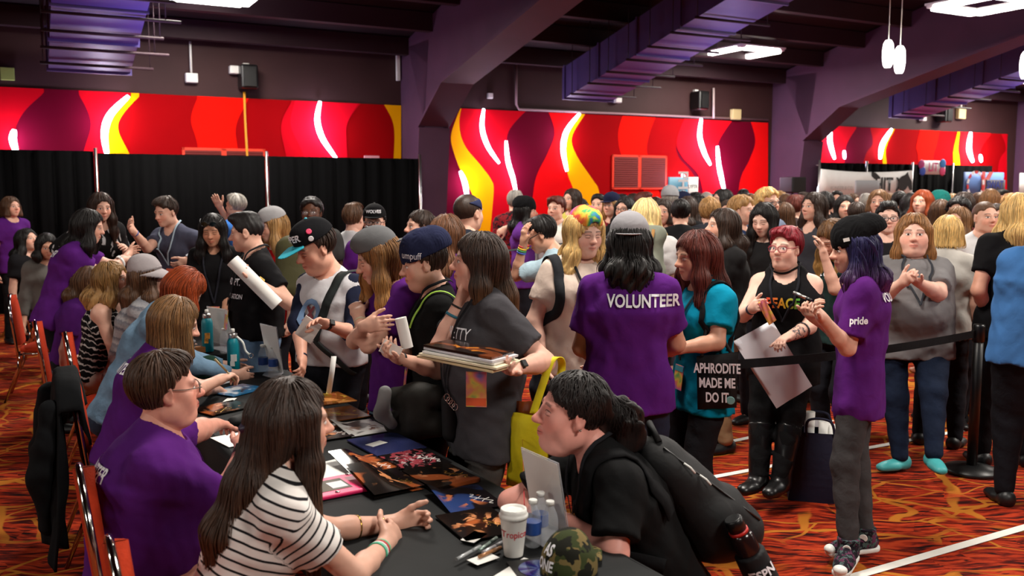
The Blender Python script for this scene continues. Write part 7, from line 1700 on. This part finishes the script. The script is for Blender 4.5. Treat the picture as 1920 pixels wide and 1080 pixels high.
for k in range(14):
    t0 = k*2*math.pi/14; b = MB(); c = at_wall(1829, 346, DY-.34)-o.location; u = Vector((CY, SY, 0))
    pt = lambda r, t: c+u*(r*math.cos(t))+Vector((0, 0, r*math.sin(t)))
    b.prism([pt(.28, t0), pt(.36, t0), pt(.36, t0+.36), pt(.28, t0+.36)], hall(0, -.008, 0)); b.build('ring_print', mat('ring_print', (196, 60, 60) if k % 2 else (225, 222, 222), .6), o)
sign_text(o, 'K', 1850, 347, DY-.3, .8, (210, 110, 110), bold=.05)
o, *_ = banner('display_board', 1848, 337, 1883, 372, DY-1.2, mat('slate_board', (96, 92, 100), .6), 'slate display board with coloured lettering before the blue banner', 'board', 0, .03)
sign_text(o, 'SWAT', 1866, 347, DY-1.22, .26, (70, 90, 190)); 
o, *_ = banner('banner', 1911, 325, 1990, 380, DY-.6, Wm, 'white banner cut off by the edge beyond the blue one', 'banner')
o, *_ = banner('roll_up_banner', 1252, 332, 1289, 420, 14.6, mat('teal_banner', (78, 142, 172), .6), 'blue roll-up banner with white letters in front of the tall mural', 'banner'); sign_text(o, 'PHO', 1280, 350, 14.6, .34, (226, 232, 236), True, .03)
o, *_ = banner('roll_up_banner', 1290, 332, 1308, 420, 14.9, Wm, 'narrow white banner beside the blue roll-up banner', 'banner'); sign_text(o, 'LYFTR', 1299, 350, 14.9, .1, (40, 40, 44))
o, *_ = banner('display_board', 1257, 402, 1266, 440, 9.5, M['white_paper'], 'narrow white board upright among the crowd', 'board', 0, .02)
# PA loudspeaker on a stand
p = hall(hx(1488, 14.8), 14.8, 0); root = tag(empty('loudspeaker', (p.x, p.y, 1.9), YAW), 'black loudspeaker on a stand in front of the column', 'loudspeaker')
z0, z1 = at_wall(1488, 362, 14.8).z, at_wall(1488, 332, 14.8).z
b = MB(); b.box((0, 0, (z0+z1)/2-1.9), (.42, .4, z1-z0), None, 0, .03); b.build('cabinet', M['black_plastic'], root)
b = MB(); b.box((0, -.205, (z0+z1)/2-1.9), (.36, .01, (z1-z0)*.9)); b.build('grille', M['black_metal'], root)
b = MB(); b.tube([(0, 0, -1.87), (0, 0, z0-1.9)], .025, 10); b.build('stand_pole', M['black_metal'], root)
for k in range(3):
    a = k*2.094; b = MB(); b.tube([(0, 0, -1.1), (.5*math.cos(a), .5*math.sin(a), -1.89)], .014, 8); b.build('leg', M['black_metal'], root)
# ------------------------------------------------------------------ the crowd further back
PROT = {}
def proto(style, hairlen, top, sex, arms):
    k = (style, round(hairlen, 2), top, sex, arms)
    if k in PROT: return PROT[k]
    A = {0: (None, None), 1: (None, (B(.02, .3, -.25), B(.2, .02, -.4))), 2: ((B(-.02, .3, -.3), B(.2, 0, -.4)), (B(-.02, .3, -.3), B(.2, 0, -.4)))}[arms]
    g = 1.15 if not sex else 1.12
    n0 = len(PLACED); f = person('proto', 0, 0, 10., 0, H=(0, 30, 1.55), hair=style, hc='brown', hl=hairlen, top=top, sleeve=.62 if top == 'tee' else 1.85, male=sex, arms=A, g=g, bust=.7*(1-sex), res=2.1, tc=(90, 90, 90), smile=.5, fat=1.05)
    del PLACED[n0:]; PROT[k] = [f, 0]; return PROT[k]
def crowd(px, py, y, face, style, hc, tc, label, hl=.2, top='tee', sex=0, arms=0, skin='l', hat=None, gl=False, sc=None):
    pr = proto(style, hl, top, sex, arms); src = pr[0].body
    for dy in (0, .15, -.15, .3, -.3, .45, -.45, .6, .75, -.6, .9, 1.1, 1.3):
        p = at(px, py+(7 if y > 12 else 3), y+dy)
        if all((p.x-a)**2+(p.y-b)**2 > .5**2 for a, b in PLACED): break
    PLACED.append((p.x, p.y))
    s = p.z/1.55
    if pr[1] == 0: o = src
    else:
        o = src.copy(); COL.objects.link(o)
        for ch in src.children:
            if ch.get('extra'): continue
            c = ch.copy(); c.parent = o; COL.objects.link(c)
    pr[1] += 1
    off = Vector((pr[0].h.c-pr[0].root0).tolist())*s
    Rz = Matrix.Rotation(math.radians(face), 4, 'Z'); o.rotation_euler = (0, 0, math.radians(face)); o.scale = (s, s, s)
    q = Rz @ off; o.location = (p.x-q.x, p.y-q.y, 0); o.color = rgba(SKIN[skin])
    tag(o, label, 'person', 'people in the crowd')
    r = random.Random(int(px*3+py))
    for ch in o.children:
        n = ch.name.split('.')[0]
        if n == 'hair': ch.color = rgba(HAIRC[hc] if isinstance(hc, str) else hc)
        elif n == 'trousers': ch.color = rgba(r.choice([(24, 26, 34), (40, 54, 80), (20, 20, 22), (60, 60, 66), (84, 104, 130)]))
        elif n in ('shoe',): pass
        else: ch.color = rgba(tc)
    if hat:
        f = Fig(); f.h = Fig(); h = pr[0].h; f.h.R = h.R; f.h.s = 1.; f.h.c = h.c; f.X = pr[0].X; f.root0 = pr[0].root0; f.body = o
        hat(f)
        for c in o.children:
            if c.name.split('.')[0] in ('cap', 'beanie'): c['extra'] = 1
    if gl:
        f = Fig(); f.h = pr[0].h; f.X = pr[0].X; f.root0 = pr[0].root0; f.body = o; specs(f, r=.0024, lens=False)
        for c in o.children:
            if c.name.split('.')[0] == 'glasses': c['extra'] = 1
    return o
C = crowd
C(1122, 382, 11.0, -25, 'short', 'black', (30, 30, 36), 'short haired person in dark clothes next to the woman in the navy cap', sex=1)
C(1171, 390, 9.6, -35, 'long', 'black', (22, 22, 24), 'woman in black with glasses right of the woman in the navy cap', gl=True)
C(1166, 376, 12.5, 30, 'short', 'black', (60, 40, 44), 'dark haired head behind the woman in black with glasses', sex=1)
C(1188, 380, 12.0, -150, 'short', 'dbrown', (70, 70, 78), 'dark haired person facing away in front of the mural vent', sex=1)
C(1210, 379, 11.0, 60, 'short', 'auburn', (190, 30, 28), 'person with auburn hair in a bright red shirt', sex=1)
C(1229, 380, 12.5, 170, 'long', 'dbrown', (40, 30, 40), 'dark haired person from behind between the red shirt and the gray beanie')
C(1243, 395, 9.5, -20, 'bob', 'dbrown', (120, 50, 60), 'woman with a brown bob and raised collar near the white board', hl=.1, arms=2)
C(1256, 372, 11.5, 170, 'short', 'gray', (112, 44, 56), 'person in a gray beanie and maroon top from behind', hat=beanie((150, 150, 154)))
C(1281, 375, 12.5, 40, 'short', 'black', (30, 30, 34), 'person in a dark navy cap before the blue banner', sex=1, hat=cap_hat((30, 34, 58), brim_len=.06))
C(1276, 396, 9.0, 172, 'bun', 'black', (24, 24, 26), 'person with a black bun in a black jacket from behind', top='jacket')
C(1291, 388, 10.0, 150, 'long', 'dbrown', (28, 28, 30), 'long dark haired person beside the black bun', hl=.25)
C(1304, 372, 13.0, 30, 'short', 'black', (50, 54, 66), 'dark haired person in front of the narrow white banner', sex=1)
C(1312, 384, 11.0, 35, 'bob', 'black', (30, 28, 30), 'woman with black hair and hand raised, looking toward the banners', hl=.12, arms=1)
C(1326, 370, 13.5, 20, 'crop', 'gray', (70, 74, 84), 'balding person far back between the banners', sex=1)
C(1337, 374, 14.0, -60, 'short', 'black', (40, 40, 46), 'short dark haired person next to the balding one', sex=1)
C(1352, 372, 11.5, -70, 'bob', 'black', (36, 30, 40), 'woman with a glossy black bob before the lower light tube', hl=.14)
C(1331, 394, 9.0, 168, 'curlyshort', 'dblond', (60, 62, 70), 'person with tousled sandy hair from behind')
C(1364, 394, 9.6, -30, 'long', 'dbrown', (40, 40, 46), 'woman with long brown hair looking toward the tables', hl=.22)
C(1394, 364, 15.0, 160, 'short', 'black', (34, 34, 40), 'far dark haired person at the edge of the mural', sex=1)
C(1407, 374, 13.5, 20, 'short', 'brown', (70, 60, 60), 'brown haired person far back left of the loudspeaker', sex=1)
C(1418, 382, 12.0, -40, 'pixie', 'lbrown', (90, 86, 96), 'person with light brown cropped hair far back')
C(1441, 378, 9.0, 30, 'curlyshort', 'blond', (100, 110, 130), 'person with curly blond hair and glasses behind the long black hair', sex=1, gl=True)
C(1462, 370, 14.0, 0, 'curlyshort', 'dblond', (54, 50, 50), 'far sandy haired person by the loudspeaker')
C(1473, 380, 12.0, 165, 'short', 'brown', (40, 46, 60), 'brown haired head below the loudspeaker', sex=1)
C(1471, 400, 8.6, 160, 'bob', 'brown', (50, 44, 46), 'person with a brown bob from behind, above the cherry red hair', hl=.1)
C(1494, 386, 10.5, 120, 'pixie', 'auburn', (60, 50, 50), 'person with short reddish hair beside the woman in the charcoal tank')
C(1506, 370, 14.0, -100, 'short', 'dbrown', (30, 30, 34), 'far dark haired person under the booth pole', sex=1)
C(1546, 380, 11.0, 165, 'curlyshort', 'black', (28, 28, 30), 'person with dark curls from behind, right of the charcoal tank')
C(1569, 368, 14.0, -20, 'short', 'black', (24, 24, 28), 'thin dark haired man far back before the long white banner', sex=1)
C(1584, 386, 10.0, -10, 'long', 'black', (30, 30, 34), 'smiling woman with black hair below the white banner', hl=.22)
C(1606, 400, 9.0, 168, 'short', 'dbrown', (60, 60, 64), 'short dark hair from behind above the black beanie', sex=1)
C(1601, 372, 14.0, 30, 'bob', 'brown', (80, 74, 84), 'far brown haired person before the gray display board', hl=.1)
C(1623, 374, 13.0, 170, 'short', 'gray', (90, 92, 104), 'gray haired person far back below the gray board', sex=1)
C(1667, 374, 12.5, 165, 'bob', 'lbrown', (60, 50, 54), 'light brown hair from behind below the horse banner', hl=.12)
C(1686, 376, 11.5, 160, 'bun', 'black', (40, 34, 40), 'black hair in a bun below the horse banner')
C(1706, 380, 11.0, 170, 'long', 'black', (40, 34, 38), 'long black hair from behind under the horse banner', hl=.2)
C(1728, 376, 11.0, -50, 'long', 'red', (60, 44, 40), 'woman with coppery hair below the hanging white sign', hl=.22)
C(1748, 378, 12.0, 20, 'bob', 'auburn', (110, 90, 90), 'person with auburn bob right of the coppery hair', hl=.1)
C(1766, 380, 11.0, 40, 'short', 'dbrown', (50, 54, 60), 'person in a teal knit hat far back', hat=beanie((30, 110, 104)))
C(1785, 374, 13.0, 160, 'long', 'dblond', (120, 110, 100), 'far sandy long hair from behind at the blue banner', hl=.2)
C(1806, 382, 9.5, 150, 'long', 'dbrown', (60, 62, 60), 'person with long straight brown hair from behind near the blue banner', hl=.3)
C(1762, 396, 9.5, 172, 'bob', 'brown', (110, 96, 90), 'brown bob from behind beside the tousled blond bob', hl=.12)
C(1796, 396, 9.0, -40, 'curlyshort', 'black', (90, 30, 40), 'person with dark curls in a burgundy top', sex=1)
C(1795, 412, 7.8, -50, 'long', 'lbrown', (96, 110, 126), 'woman with light brown hair beside the tousled blond bob', hl=.25)
C(1834, 372, 13.0, 168, 'short', 'brown', (60, 60, 70), 'far brown hair from behind in front of the slate board', sex=1)
C(1855, 372, 11.5, 165, 'bob', 'lbrown', (70, 66, 72), 'light brown bob from behind, above the cropped hair with glasses', hl=.12)
C(1870, 404, 8.2, -8, 'bob', 'dbrown', (44, 44, 50), 'person with dark hair and glasses beside the cropped hair', hl=.08, gl=True)
C(1897, 384, 9.5, 130, 'bun', 'dblond', (120, 110, 110), 'person with pinned up blond hair near the edge')
C(1879, 366, 14.0, 20, 'short', 'black', (34, 34, 38), 'far dark haired person before the slate board', sex=1)
C(1640, 372, 15.0, 20, 'short', 'dbrown', (90, 90, 96), 'very far person between gray board and horse banner', sex=1)
C(1530, 370, 14.5, 30, 'bob', 'blond', (150, 140, 140), 'very far blond person left of the long white banner', hl=.12)
C(1815, 370, 15.0, -30, 'short', 'black', (40, 40, 46), 'very far dark haired person under the blue banner', sex=1)
C(1425, 366, 15.5, 150, 'short', 'brown', (60, 56, 60), 'very far brown haired person beside the column', sex=1)
C(1379, 378, 12.5, 160, 'bob', 'brown', (70, 50, 60), 'brown bob from behind left of the curly blond hair', hl=.12)
C(1090, 388, 12.0, 140, 'long', 'black', (40, 36, 44), 'dark haired woman behind the yellow top', hl=.2)
bpy.context.view_layer.update()
